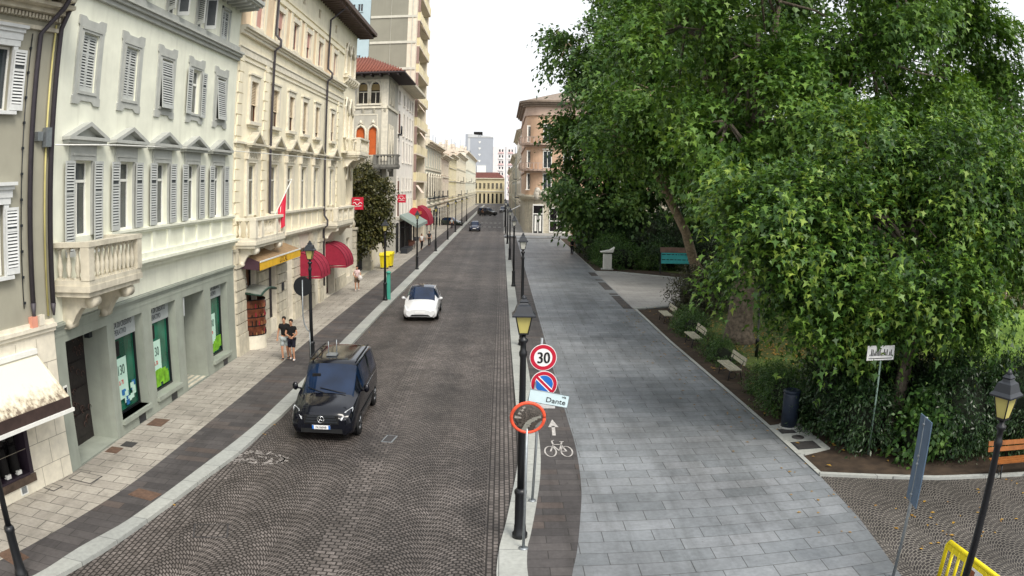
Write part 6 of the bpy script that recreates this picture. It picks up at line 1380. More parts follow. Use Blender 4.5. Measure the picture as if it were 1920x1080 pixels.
def crown(rng, lobes, ncl, nspray, nleaf, size, spread=1.0, droop=.55, hollow=.55, clump=0, up=.8, cut=None):
    """leaf positions: sprays of leaves round cluster points scattered through the outer part of a set of ellipsoid lobes"""
    lobes = [(np.array(c, float), np.array(r, float)) for c, r in lobes]
    vol = np.array([r[0]*r[1]+r[1]*r[2]+r[0]*r[2] for c, r in lobes]); vol /= vol.sum()
    P = []; D = []
    which = rng.choice(len(lobes), ncl, p=vol)
    u = unit(rng, ncl); rad = hollow+(1-hollow)*rng.random(ncl)**.6
    for i in range(ncl):
        c, r = lobes[which[i]]; P.append(c+u[i]*r*rad[i]); D.append(u[i])
    P = np.array(P); D = np.array(D)
    if clump:      # gather the sprays into boughs with gaps between them
        nb = max(4, ncl//clump); bi = rng.choice(ncl, nb, replace=False); B_, BD = P[bi], D[bi]
        wi = rng.integers(0, nb, ncl); P = B_[wi]+rng.normal(size=(ncl, 3))*np.array([1, 1, .62])*spread*.56; D = BD[wi]*.8+unit(rng, ncl)*.4
    if cut is not None:
        k = cut(P); P, D = P[k], D[k]
    n = len(P)
    # sprays
    sp = np.repeat(P, nspray, 0); so_ = np.repeat(D, nspray, 0)
    m_ = len(sp)
    sd_ = so_*.7+unit(rng, m_)*.9; sd_[:, 2] += .05; sd_ /= np.linalg.norm(sd_, axis=1, keepdims=True)
    ln = spread*(.55+.75*rng.random(m_))
    st = sp+unit(rng, m_)*spread*.35
    tt = np.tile((np.arange(nleaf)+.5)/nleaf, m_)+rng.normal(size=m_*nleaf)*.04
    S_ = np.repeat(st, nleaf, 0); d_ = np.repeat(sd_, nleaf, 0); l_ = np.repeat(ln, nleaf)
    pos = S_+d_*(l_*tt)[:, None]; pos[:, 2] -= droop*l_*tt*tt
    k = len(pos)
    o_ = np.repeat(so_, nleaf, 0)
    tip = d_*.55+o_*.25+unit(rng, k)*.75; tip[:, 2] -= .45
    nr = o_*.3+unit(rng, k)*.5; nr[:, 2] += up
    pos += unit(rng, k)*size*.6
    sz = size*(.45+1.0*rng.random(k))
    crown.boughs = (B_, BD) if clump else (P[:20], D[:20])
    return pos, tip, nr, sz
M['bark'] = mat('plane_bark', (150, 134, 112), .9, .3, 5, streak=.6, stain=rgb(88, 76, 62), bump=.5, bscale=14)
M['barkd'] = mat('dark_ridged_bark', (112, 102, 90), .95, .35, 7, streak=.6, stain=rgb(40, 34, 28), bump=.9, bscale=18)
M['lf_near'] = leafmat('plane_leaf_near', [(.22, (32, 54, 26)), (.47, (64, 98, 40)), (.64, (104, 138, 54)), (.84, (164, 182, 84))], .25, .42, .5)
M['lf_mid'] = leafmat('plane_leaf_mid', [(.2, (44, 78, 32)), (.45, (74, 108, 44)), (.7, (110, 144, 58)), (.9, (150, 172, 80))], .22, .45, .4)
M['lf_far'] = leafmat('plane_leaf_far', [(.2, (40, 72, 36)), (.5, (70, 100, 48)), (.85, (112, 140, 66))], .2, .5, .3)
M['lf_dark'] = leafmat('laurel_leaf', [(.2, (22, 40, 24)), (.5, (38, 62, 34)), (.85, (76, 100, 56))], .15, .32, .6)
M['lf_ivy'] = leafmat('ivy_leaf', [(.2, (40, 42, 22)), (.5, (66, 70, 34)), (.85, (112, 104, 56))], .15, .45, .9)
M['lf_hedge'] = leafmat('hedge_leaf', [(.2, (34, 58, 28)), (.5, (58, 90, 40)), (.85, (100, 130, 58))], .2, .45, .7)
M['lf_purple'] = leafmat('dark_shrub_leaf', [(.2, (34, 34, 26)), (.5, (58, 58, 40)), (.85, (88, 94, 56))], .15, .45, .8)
def limbs(mb, base, fork, lobes, r0, rng, nsub=3, flare=1.5):
    b = Vector(base); f = Vector(fork)
    mid = b.lerp(f, .5)+Vector((rng.normal()*.12, rng.normal()*.12, 0))
    mb.tube([tuple(b), tuple(b.lerp(f, .06)), tuple(b.lerp(f, .2)), tuple(mid), tuple(f)], [r0*flare, r0*1.18, r0, r0*.88, r0*.78], 14)
    for c, r in lobes:
        c = Vector(c); e = f.lerp(c, .75); m1 = f.lerp(c, .4)+Vector((0, 0, .6))
        mb.tube([tuple(f-Vector((0, 0, .3))), tuple(m1), tuple(e)], [r0*.5, r0*.32, r0*.16], 8)
        for k in range(nsub):
            d = Vector(unit(rng, 1)[0])*max(r)*.8; d.z *= .5
            q2 = m1.lerp(e, .5+.4*rng.random()); mb.tube([tuple(q2), tuple(q2+d*.5+Vector((0, 0, .3))), tuple(q2+d)], [r0*.16, r0*.1, r0*.04], 5)
def tree(name, label, base, fork, r0, lobes, ncl, nspray, nleaf, size, shape, lm, bark, seed, spread=1.0, group=None, cut=None, hollow=.55, cat='tree', flare=1.5, clump=15, droop=.9, prune=None):
    rng = np.random.default_rng(seed)
    t_ = thing(name, label, cat, base, 0, group)
    mb = MB(); limbs(mb, base, fork, lobes, r0, rng, flare=flare); mb.put('trunk', bark, t_, base)
    pos, tip, nr, sz = crown(rng, lobes, ncl, nspray, nleaf, size, spread, hollow=hollow, cut=cut, clump=clump, up=1.15, droop=droop)
    if prune: k = prune(pos); pos, tip, nr, sz = pos[k], tip[k], nr[k], sz[k]
    o = leaf_mesh('crown', pos, tip, nr, sz, shape, lm, None, base); o.parent = t_
    mb = MB(); B_, BD = crown.boughs     # boughs that carry the leaf masses
    for p, d in zip(B_, BD):
        p = Vector(p); c = min((Vector(c) for c, r in lobes), key=lambda c: (c-p).length); e = p+Vector(d)*spread*.5
        mb.tube([tuple(c.lerp(p, .1)), tuple(c.lerp(p, .6)-Vector((0, 0, .12))), tuple(p), tuple(e-Vector((0, 0, .1)))], [r0*.13, r0*.09, r0*.06, r0*.02], 5)
    mb.put('branches', bark, t_, base)
    return t_
Q = 1.0
# near tree: crown hanging over the plaza edge
tree('plane_tree', 'nearest plane tree with bright lobed leaves hanging over the park hedge beside the plaza', (11.35, 19.2, .05), (12.5, 19.8, 5.4), .25,
     [((8.3, 21.0, 6.1), (1.6, 1.6, 1.3)), ((7.9, 20.6, 5.0), (1.1, 1.2, .8)), ((9.3, 21, 6.9), (2.2, 1.7, 1.3)), ((9.4, 20.8, 5.2), (1.8, 1.3, .9)), ((11.5, 20.8, 6.7), (2.7, 2.1, 1.8)), ((15, 19.8, 7.9), (2.7, 2, 1.9)), ((18.4, 21, 7.3), (2.8, 2.2, 2.1)), ((12, 22.6, 8.7), (2.7, 2.3, 1.5)), ((8.5, 22, 7.3), (1.8, 2, 1.2)), ((11.4, 19.6, 5.1), (1.8, 1.3, .8)), ((15.8, 18.8, 6.7), (2.2, 1.5, 1.0)), ((8.6, 19.7, 3.3), (.5, .4, .7)), ((9.7, 19.6, 4.1), (1.5, .9, .8)), ((12.2, 18.4, 4.75), (1.7, .9, .8)), ((13.2, 18.2, 5.7), (1.2, 1, .8)), ((10.4, 19.8, 4.2), (.9, .8, .5)), ((20.5, 19.5, 6.9), (1.6, 1.4, 1.1))],
     int(980*Q), 9, 13, .185, 'tri', M['lf_near'], M['barkd'], 1, .9, clump=8, hollow=.5)
# big veteran tree behind it
tree('plane_tree', 'big old plane tree with thick ridged trunk standing on the lawn by the benches', (11.2, 34.9, .05), (11.4, 35.2, 6.5), .62,
     [((10.5, 32, 12), (4.5, 4, 3.6)), ((14.5, 31, 10.5), (4.5, 4, 3.5)), ((17.5, 33, 14), (5, 4.5, 4.5)), ((12, 34, 17.5), (5.5, 5, 4)), ((8.6, 36, 15), (4, 4.5, 4)), ((14, 34, 21.5), (5.5, 5, 3.5)), ((9.2, 31, 10.0), (2.6, 2.6, 1.8)), ((19.5, 30, 9.5), (3.5, 3, 3)), ((8.2, 34, 19.8), (3.2, 3, 3)), ((17.5, 29.5, 17.5), (3.5, 3, 3.2)), ((11.4, 29.5, 7.4), (2.0, 1.8, 1.4))],
     int(1250*Q), 8, 9, .27, 'tri', M['lf_mid'], M['barkd'], 2, 1.15)
# leaning tree by the bay
tree('plane_tree', 'plane tree with a pale leaning trunk behind the blue park panel', (16.3, 62.5, .05), (12.6, 61, 7.4), .42,
     [((10.0, 58, 11.4), (3.4, 4, 2.3)), ((8.6, 60, 12.5), (4, 4.5, 3.6)), ((13, 58, 13.5), (4.5, 5, 4.5)), ((17, 60, 11), (4.5, 5, 4.5)), ((11, 60, 18.5), (4.8, 5, 4.4)), ((16.5, 59, 18.5), (5, 5, 5)), ((12.5, 60, 23.5), (5, 5, 3.6)), ((8.6, 57, 10.8), (2.2, 3, 1.6)), ((10.6, 56, 14.5), (3.4, 3.5, 3))],
     int(1150*Q), 8, 8, .37, 'tri', M['lf_mid'], M['bark'], 3, 1.4, flare=1.3)
# far trees along the plaza toward the corner palace
tree('plane_tree', 'tall dark plane tree nearest the street in front of the orange corner palace', (11.5, 80, .05), (11, 80, 7), .5,
     [((10.4, 79, 11.5), (4.2, 5, 4.2)), ((9.6, 78, 17), (3.4, 4, 3.4)), ((8.2, 78, 23), (3.4, 4.5, 3.2)), ((12.5, 79, 18), (4.5, 5, 5)), ((13, 79, 10), (5, 5, 4.5)), ((6.6, 77, 8.0), (2.4, 3.0, 1.4)), ((8.2, 76, 6.0), (1.6, 2.5, 1.2)), ((10.4, 76, 5.6), (2.4, 3.5, 2.0)), ((15.5, 80, 14), (4.5, 5, 5)), ((6.3, 78, 22.0), (1.6, 2, 2.2)), ((5.6, 78, 23.6), (.9, 1.2, 1.2)), ((10.0, 79, 27.5), (2.6, 4, 1.8)), ((6.2, 78, 13.2), (1.2, 2, .8))],
     int(1100*Q), 8, 7, .42, 'kite', M['lf_far'], M['bark'], 4, 1.6)
tree('plane_tree', 'tall plane tree deep in the park behind the leaning one', (22, 76, .05), (22, 76, 8), .5,
     [((19, 74, 12), (6, 5, 5)), ((25, 75, 12), (6, 5, 5.5)), ((21, 75, 20), (6.5, 5, 5)), ((28, 76, 19), (5.5, 5, 5)), ((24, 75, 25.5), (5, 4.5, 3)), ((20, 73, 6.5), (4.5, 4, 3))],
     int(700*Q), 8, 7, .48, 'kite', M['lf_far'], M['bark'], 5, 1.7)
tree('plane_tree', 'plane tree with dark straight trunk on the green lawn at the right', (26.8, 37.0, .05), (26.6, 37, 6), .42,
     [((22.5, 34, 9), (4.5, 4, 3.6)), ((27.5, 33.5, 9.2), (5, 4, 3.8)), ((24, 35, 15), (5, 4.5, 4.2)), ((29.5, 36, 14.2), (3.4, 4, 3.6)), ((22, 35, 19.5), (4.2, 4, 3.2)), ((27, 35.5, 18.3), (2.6, 3, 2.2)), ((21, 32, 8.0), (3, 2.6, 1.7)), ((30, 33, 8.6), (3.2, 2.6, 1.7))],
     int(900*Q), 8, 8, .31, 'tri', M['lf_mid'], M['barkd'], 6, 1.2)
tree('plane_tree', 'dark plane tree in the shade between the big old tree and the far lawn', (21, 52, .05), (21, 52, 7), .42,
     [((20, 50, 10), (5.5, 5, 5)), ((24, 50, 14), (5.5, 5, 5)), ((18, 50, 16), (5, 5, 5)), ((21, 50, 21), (5.5, 5, 4)), ((26, 51, 8.5), (5, 4.5, 3.5)), ((19.5, 49, 6.8), (3.0, 3.5, 2.2))],
     int(700*Q), 8, 7, .40, 'kite', M['lf_far'], M['barkd'], 7, 1.5)
tree('plane_tree', 'farthest plane tree at the right edge beyond the lawn', (44, 56, .05), (44, 56, 6), .4,
     [((40, 55, 10), (6.5, 5, 4.5)), ((47, 55, 11), (6, 5, 5)), ((43, 56, 16.0), (5.5, 5, 3.6)), ((38, 54, 6), (4.5, 4, 2.6))],
     int(520*Q), 8, 7, .45, 'kite', M['lf_far'], M['barkd'], 8, 1.6)
# ---- hedges and shrubs
def bush(name, label, cat, boxes, dens, size, shape, lm, seed, group=None, spread=.5, core=True, stemh=None):
    """shrubs: leaves on the outer shell of ellipsoids with a twiggy core so nothing shows through"""
    rng = np.random.default_rng(seed)
    b0 = boxes[0][0]; base = (b0[0], b0[1], .05)
    t_ = thing(name, label, cat, base, 0, group)
    ar = sum(r[0]*r[1]+r[1]*r[2]+r[0]*r[2] for c, r in boxes); n = max(20, int(ar*dens/1.6*(.115/size)**1.2))
    pos, tip, nr, sz = crown(rng, boxes, n, 6, 7, size, spread*1.35, .25, .66, up=.6, cut=lambda P: P[:, 2] > .1)
    k = pos[:, 2] > .07; pos, tip, nr, sz = pos[k], tip[k], nr[k], sz[k]
    o = leaf_mesh('foliage', pos, tip, nr, sz, shape, lm, None, base); o.parent = t_
    mb = MB()
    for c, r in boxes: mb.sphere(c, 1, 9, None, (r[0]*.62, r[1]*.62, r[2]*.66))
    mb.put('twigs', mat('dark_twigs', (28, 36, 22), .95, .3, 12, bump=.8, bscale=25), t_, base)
    return t_
bush('laurel_hedge', 'dark glossy laurel hedge above the cobbled apron, behind the orange bench', 'hedge',
     [((13.2, 17.7, 1.3), (1.5, 1.15, 1.55)), ((15.6, 17.4, 1.5), (1.7, 1.3, 1.7)), ((18.2, 17.2, 1.2), (1.8, 1.4, 1.3)), ((21, 16.8, 1.2), (2, 1.5, 1.3)), ((14.4, 19.2, 1.3), (2, 1.5, 1.4)), ((17.5, 19.2, 1.1), (2.2, 1.6, 1.1))], 95, .115, 'lance', M['lf_dark'], 21, spread=.35)
bush('laurel_hedge', 'tall dark shrub mass round the trunk behind the small white notice board', 'hedge',
     [((10.4, 19.2, .9), (1.0, 1.0, 1.15)), ((10.2, 20.9, 1.0), (1.2, 1.5, 1.5)), ((12.6, 20.6, 1.3), (1.6, 1.6, 1.7)), ((11.4, 22.6, 1.2), (1.6, 1.6, 1.6))], 95, .13, 'lance', M['lf_dark'], 22, spread=.38)
bush('light_shrub', 'lighter green broad leaved shrub below the nearest plane trunk', 'shrub', [((11.6, 17.7, .7), (.75, .6, .95)), ((12.1, 17.8, 1.2), (.6, .55, .8))], 70, .17, 'kite', M['lf_hedge'], 23, spread=.4)
bush('low_hedge', 'low dark green hedge between the waste bin and the first pale bench', 'hedge', [((9.4, 23.2, .6), (.9, 1.5, .85)), ((9.5, 25.2, .5), (.8, 1.2, .65))], 90, .09, 'lance', M['lf_hedge'], 24, spread=.3)
bush('low_hedge', 'low dark green hedge between the first and second pale benches', 'hedge', [((9.2, 30.6, .35), (.6, 1.0, .5)), ((9.25, 32.2, .35), (.6, .8, .5))], 90, .09, 'lance', M['lf_hedge'], 25, spread=.3)
bush('low_hedge', 'low dark green hedge between the second and third pale benches', 'hedge', [((9.3, 36.6, .45), (.7, 1.1, .6)), ((9.4, 38.2, .5), (.75, 1.0, .65))], 90, .09, 'lance', M['lf_hedge'], 26, spread=.3)
bush('dark_shrub', 'dark purplish feathery shrub at the corner of the pale bay', 'shrub', [((11.0, 44.0, 1.1), (1.2, 1.3, 1.4)), ((12.4, 44.8, 1.4), (1.3, 1.3, 1.6)), ((10.9, 42.2, .8), (.8, 1.0, 1.0))], 70, .16, 'lance', M['lf_purple'], 27, spread=.5)
bush('laurel_hedge', 'dark clipped evergreen hedge behind the white litter stand', 'hedge', [((10.6, 68.4, .9), (2.2, 1.6, 1.3)), ((13.6, 68, 1.0), (2.0, 1.6, 1.3)), ((9.9, 71.5, 1.3), (1.7, 2.2, 1.6))], 55, .16, 'lance', M['lf_hedge'], 28, spread=.45)
bush('laurel_hedge', 'tall dark yew mass in the shade beyond the white litter stand', 'hedge', [((10.5, 75.5, 2.0), (2.4, 2.6, 2.6)), ((13.8, 74, 2.2), (3, 2.5, 2.8)), ((9.6, 82, 1.8), (1.8, 4, 2.0)), ((17.5, 72, 2.2), (3, 2.5, 2.8))], 45, .2, 'lance', M['lf_dark'], 29, spread=.5)
bush('laurel_hedge', 'dark shrubs behind the blue park panel', 'hedge', [((14.6, 67.5, 1.2), (2, 1.5, 1.6)), ((18.5, 66.5, 1.6), (2.6, 2, 2.2)), ((22, 64, 1.8), (3, 2.2, 2.2))], 50, .18, 'lance', M['lf_dark'], 30, spread=.45)
bush('laurel_hedge', 'reddish low shrub by the plaza edge where people sit', 'shrub', [((9.0, 77.5, .6), (.8, 1.8, .9)), ((8.9, 86, .9), (.8, 4, 1.4))], 45, .16, 'lance', M['lf_purple'], 31, spread=.4)
bush('dark_shrub', 'dark shrubs in the shade at the far side of the lawn', 'hedge', [((30, 60, 1.5), (6, 2, 2)), ((24, 58, 1.4), (5, 2, 1.8)), ((38, 58, 1.5), (6, 2, 2))], 25, .3, 'kite', M['lf_dark'], 33, spread=.6)
bush('tall_hedge', 'tall dark evergreen screen closing the far side of the park', 'hedge', [((16, 92, 2.2), (4, 2.5, 3)), ((23, 92, 2.4), (4.5, 2.5, 3.4)), ((31, 90, 2.4), (5, 2.5, 3.4)), ((40, 86, 2.4), (5.5, 2.5, 3.4)), ((49, 78, 2.4), (5.5, 3, 3.4)), ((55, 68, 2.2), (4, 5, 3.2)), ((12.5, 90, 1.8), (2.5, 3, 2.4))], 22, .38, 'kite', M['lf_dark'], 35, spread=.8)
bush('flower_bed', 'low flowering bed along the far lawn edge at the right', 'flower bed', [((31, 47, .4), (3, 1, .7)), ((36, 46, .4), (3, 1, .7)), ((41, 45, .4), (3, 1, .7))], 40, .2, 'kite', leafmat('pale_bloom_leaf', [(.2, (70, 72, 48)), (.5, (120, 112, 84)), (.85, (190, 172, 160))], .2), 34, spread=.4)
# climber over the villa gate
rng = np.random.default_rng(40)
iv = thing('climbing_tree', 'bushy olive brown climber tree hanging over the villa garden wall', 'tree', (-11.9, 61.3, .05))
lob = [((-11.3, 61, 7.6), (1.1, 1.6, 1.4)), ((-10.5, 60.8, 6.3), (1.3, 1.7, 1.5)), ((-9.9, 61, 4.9), (1.1, 1.6, 1.3)), ((-11.3, 60.8, 5.0), (1.2, 1.6, 1.5)), ((-10.7, 60.9, 3.5), (1.1, 1.6, 1.1)), ((-11.6, 60.6, 2.6), (.8, 1.3, .9)), ((-9.5, 61.6, 6.6), (.7, 1.2, 1.2)), ((-9.35, 61.3, 3.6), (.6, .9, .7))]
pos, tip, nr, sz = crown(rng, lob, 620, 6, 7, .2, .55, .4, .62); o = leaf_mesh('crown', pos, tip, nr, sz, 'kite', M['lf_ivy'], None, (-11.9, 61.3, .05)); o.parent = iv
mb = MB(); mb.tube([(-11.9, 61.3, .05), (-11.8, 61.1, 2), (-11.4, 61, 5), (-11.2, 61, 7.6)], [.2, .16, .12, .05], 8); mb.tube([(-11.8, 61.1, 2), (-10.6, 60.9, 4), (-9.9, 61, 5)], [.1, .08, .04], 6); mb.put('trunk', M['barkd'], iv, (-11.9, 61.3, .05))
# ================================================================== vehicles (local: nose at y=0, tail at +y)
def paint(name, c, rough=.22): return mat(name, c, rough, .03, 2, spec=.5, coat=.5)
M['carglass'] = glassmat('car_glass', (18, 34, 58), .03, .5); M['lens'] = mat('headlight_lens', (214, 218, 222), .1, .05, 4, spec=.9); M['chrome'] = mat('chrome', (200, 202, 204), .15, .05, 4, metal=1); M['plastic'] = mat('black_plastic', (26, 27, 28), .55, .1, 8); M['rimm'] = mat('alloy_rim', (118, 120, 124), .35, .1, 6, metal=.8); M['amber'] = mat('amber_lens', (222, 132, 84), .2, .1, 5)  # car glass: blue of the reflected sky is put into its base colour
def loft(st, sub=4):
    """st: stations (y, [(x,z) x n]) of half sections; returns dense stations and owning interval"""
    out = []; own_ = []
    n = len(st)
    for i in range(n-1):
        for j in range(sub):
            t = j/sub; p0, p1, p2, p3 = st[max(i-1, 0)], st[i], st[i+1], st[min(i+2, n-1)]
            def cr(a, b, c, d, ya, yb, yc, yd):
                h = yc-yb; m1 = (c-a)/max(yc-ya, 1e-3)*h; m2 = (d-b)/max(yd-yb, 1e-3)*h
                lim = abs(c-b)*1.5; m1 = max(-lim, min(lim, m1)); m2 = max(-lim, min(lim, m2))
                return (2*t**3-3*t*t+1)*b+(t**3-2*t*t+t)*m1+(-2*t**3+3*t*t)*c+(t**3-t*t)*m2
            y = p1[0]+(p2[0]-p1[0])*t
            out.append((y, [(cr(p0[1][k][0], p1[1][k][0], p2[1][k][0], p3[1][k][0], p0[0], p1[0], p2[0], p3[0]), cr(p0[1][k][1], p1[1][k][1], p2[1][k][1], p3[1][k][1], p0[0], p1[0], p2[0], p3[0])) for k in range(len(p1[1]))])); own_.append(i)
    out.append(st[-1]); return out, own_
def shellcar(root, st, tagf, mats, sub=4):
    D, ow = loft(st, sub); parts = {}; nk = len(D[0][1])
    for a in range(len(D)-1):
        (y0, A), (y1, B) = D[a], D[a+1]
        for k in range(nk-1):
            for sg in (1, -1):
                key = tagf(ow[a], k, sg, (y0+y1)/2); mb = parts.setdefault(key, MB())
                q4 = [(sg*A[k][0], y0, A[k][1]), (sg*A[k+1][0], y0, A[k+1][1]), (sg*B[k+1][0], y1, B[k+1][1]), (sg*B[k][0], y1, B[k][1])]
                mb.add(q4 if sg > 0 else q4[::-1], [(0, 1, 2, 3)], 0, True)
    for (y, A) in (D[0], D[-1]):
        mb = parts['body']; mb.add([(x, y, z) for x, z in A]+[(-x, y, z) for x, z in A[::-1]], [tuple(range(2*nk))], 0, False)
    obs = {}
    for key, mb in parts.items():
        # weld so that smooth shading runs across faces
        idx = {}; vs = []; fs = []
        for f in mb.f:
            g = []
            for i in f:
                p = tuple(round(c, 4) for c in mb.v[i])
                if p not in idx: idx[p] = len(vs); vs.append(p)
                if idx[p] not in g: g.append(idx[p])
            if len(g) > 2: fs.append(tuple(g))
        mb.v, mb.f, mb.mi, mb.sm = vs, fs, [0]*len(fs), [len(f) < 6 for f in fs]
        obs[key] = mb.put(key.split('#')[0], mats[key], root)
    return obs
def wheel(root, x, y, r, sg):
    m_ = MB(); pr = [(r*.66, -.10), (r*.9, -.11), (r, -.08), (r, .08), (r*.9, .11), (r*.66, .10)]
    m_.lathe(pr, (0, 0, 0), 24); m_.v = [(x+c, y+a, r+b) for a, b, c in m_.v]; w_ = m_.put('wheel', M['rubber'], root)
    m_ = MB(); m_.lathe([(r*.67, .06), (r*.62, .105), (r*.56, .08), (r*.18, .085), (r*.12, .1)], (0, 0, 0), 20)
    for k in range(5):
        a = k*1.2566; m_.tube([(r*.1*math.cos(a), r*.1*math.sin(a), .10), (r*.62*math.cos(a), r*.62*math.sin(a), .10)], r*.09, 5)
    m_.v = [(x+sg*c, y+a, r+b) for a, b, c in m_.v]; m_.put('rim', M['rimm'], w_)
    m_ = MB(); m_.lathe([(r*1.13, -.02), (r*1.13, .02)], (0, 0, 0), 24); m_.v = [(x+sg*(.055)+c*.5, y+a, r*1.02+b) for a, b, c in m_.v]; m_.put('wheel_arch', M['plastic'], root)
def sec(zb, wb, zs, ws, zt, wt, zr, wr):
    """half section: sill, side, belt, roof edge, roof"""
    return [(wb*.86, zb), (wb, zb+.07), (ws, zs), (ws*.995, (zs+zt)/2), (wt, zt), (wt*.985, zt+.03), (wr, zr-.07), (wr*.94, zr-.015), (wr*.5, zr+.02), (0, zr+.03)]
def van(label, loc, rz, body, group=None, plate=True):
    t_ = thing('van', label, 'van', loc, rz, group)
    st = [(0.0, sec(.30, .62, .45, .70, .66, .68, .72, .55)), (.10, sec(.22, .80, .45, .86, .78, .80, .86, .66)), (.35, sec(.2, .88, .5, .93, .90, .86, .99, .70)), (.75, sec(.2, .90, .6, .955, 1.0, .88, 1.07, .72)),
          (1.12, sec(.2, .91, .6, .96, 1.08, .91, 1.13, .76)), (2.02, sec(.2, .92, .6, .965, 1.16, .945, 1.80, .76)), (2.3, sec(.2, .92, .6, .965, 1.17, .95, 1.88, .79)), (3.2, sec(.2, .92, .6, .965, 1.17, .95, 1.90, .80)), (4.3, sec(.2, .92, .6, .965, 1.17, .95, 1.89, .80)), (4.78, sec(.25, .91, .6, .955, 1.17, .94, 1.83, .77)), (4.92, sec(.35, .86, .6, .92, 1.17, .90, 1.70, .70))]
    def tg(i, k, sg, y):
        if i == 4 and k >= 6: return 'windscreen'
        if k == 5 and ((1.72 < y < 2.28)): return 'door_window#%d' % sg
        if k == 5 and ((2.4 < y < 3.3)): return 'side_window#%d' % sg
        if k == 5 and (3.4 < y < 4.6): return 'rear_window#%d' % sg
        if k <= 0 or (i == 0 and k < 3): return 'bumper'
        return 'body'
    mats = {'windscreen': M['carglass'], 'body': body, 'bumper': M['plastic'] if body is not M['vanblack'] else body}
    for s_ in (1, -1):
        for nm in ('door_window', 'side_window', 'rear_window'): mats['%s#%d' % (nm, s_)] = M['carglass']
    shellcar(t_, st, tg, mats)
    for y in (.95, 4.1):
        for sg in (1, -1): wheel(t_, sg*.86, y, .335, sg)
    g = MB()
    for k in range(3): g.box(-.46+k*.03, .46-k*.03, -.035, .05, .60+k*.075, .64+k*.075)
    g.box(-.50, .50, -.01, .06, .56, .80, 1); g.put('grille', [M['chrome'] if False else M['iron'], M['plastic']], t_)
    e = MB(); pts = [(.095*math.cos(2*math.pi*k/20), -.055, .70+.095*math.sin(2*math.pi*k/20)) for k in range(21)]; e.tube(pts, .012, 6)
    for a in (90, 210, 330): e.tube([(0, -.06, .70), (.09*math.cos(R(a)), -.055, .70+.09*math.sin(R(a)))], [.022, .006], 6)
    e.put('emblem', M['chrome'], t_)
    lw = MB(); lw.box(-.60, .60, -.02, .06, .30, .42); lw.put('air_intake', M['plastic'], t_)
    if plate:
        p_ = MB(); p_.box(-.26, .26, -.055, -.035, .42, .53); pl3 = p_.put('number_plate', M['signwhite'], t_)
        for sg in (-1, 1): p_ = MB(); p_.box(sg*.235-.025, sg*.235+.025, -.058, -.054, .42, .53); p_.put('plate_band', M['signblue'], pl3)
        lettering('FX 060NB', .085, (0, -.058, .445), (1, 0, 0), (0, 0, 1), M['ink'], pl3, align='CENTER', sx=.85)
    for sg in (1, -1):
        h = MB(); h.add([(sg*.55, .03, .66), (sg*.80, .16, .72), (sg*.86, .38, .90), (sg*.84, .46, .95), (sg*.66, .22, .88), (sg*.56, .09, .78)], [(0, 1, 2, 3, 4, 5)])
        h2 = MB(); c_ = Vector((sg*.71, .2, .81)); n_ = Vector((sg*.45, -.8, .45))
        vs = [(Vector(p)-c_)*1.0+c_+n_*.035 for p in h.v]; h2.add([tuple(v) for v in vs]+[tuple(v-n_*.12) for v in vs], [(0, 1, 2, 3, 4, 5)]+[(i, (i+1) % 6, 6+(i+1) % 6, 6+i) for i in range(6)]); hl_ = h2.put('headlight', M['lens'], t_)
        am = MB(); am.sphere((sg*.72, .10, .735), .06, 6, None, (1.2, .8, .7)); am.put('indicator', M['amber'], hl_)
        mm = MB(); mm.sphere((sg*1.09, 1.55, 1.22), .12, 8, None, (.75, .6, 1.05)); mm.tube([(sg*.93, 1.6, 1.14), (sg*1.03, 1.57, 1.17)], .03, 6); mr_ = mm.put('mirror', body, t_)
        dh = MB(); dh.box(sg*.968-.012, sg*.968+.012, 2.1, 2.3, 1.0, 1.04); dh.put('door_handle', M['plastic'], t_)
        rl = MB(); rl.tube([(sg*.72, 2.2, 1.93), (sg*.74, 3.2, 1.955), (sg*.72, 4.5, 1.93)], .022, 6); rl.put('roof_rail', M['plastic'], t_)
        tr = MB(); tr.tube([(sg*.97, 2.35, 1.10), (sg*.97, 4.75, 1.12)], .008, 5); tr.put('side_track', M['chrome'], t_)
        sm = MB(); sm.tube([(sg*.985, 1.1, .58), (sg*.99, 2.6, .58), (sg*.985, 3.7, .58)], .02, 5); sm.put('side_moulding', M['plastic'], t_)
    wp = MB()
    for x0, x1 in ((.55, -.25), (-.1, -.62)): wp.tube([(x0, 1.1, 1.165), (x1, 1.25, 1.27)], .012, 5)
    wp.put('wipers', M['plastic'], t_)
    return t_
M['vanblack'] = mat('black_car_paint', (9, 12, 22), .14, .03, 2, spec=.45, coat=.15)
vn = van('glossy black van driving toward the viewer past the first left lamp post', (-4.93, 20.22, 0), .02, M['vanblack'])
m_ = MB(); m_.box(-.30, .02, 2.55, 2.9, 1.93, 1.97); m_.tube([(-.25, 2.7, 1.95), (-.25, 2.7, 2.35)], .016, 6); m_.tube([(-.02, 2.85, 1.95), (-.02, 2.85, 2.38)], .016, 6); m_.put('antenna', M['steel'], vn)
m_ = MB(); m_.box(-.55, -.3, 1.62, 1.66, 1.25, 1.6); m_.put('driver_shade', M['dark'], vn)
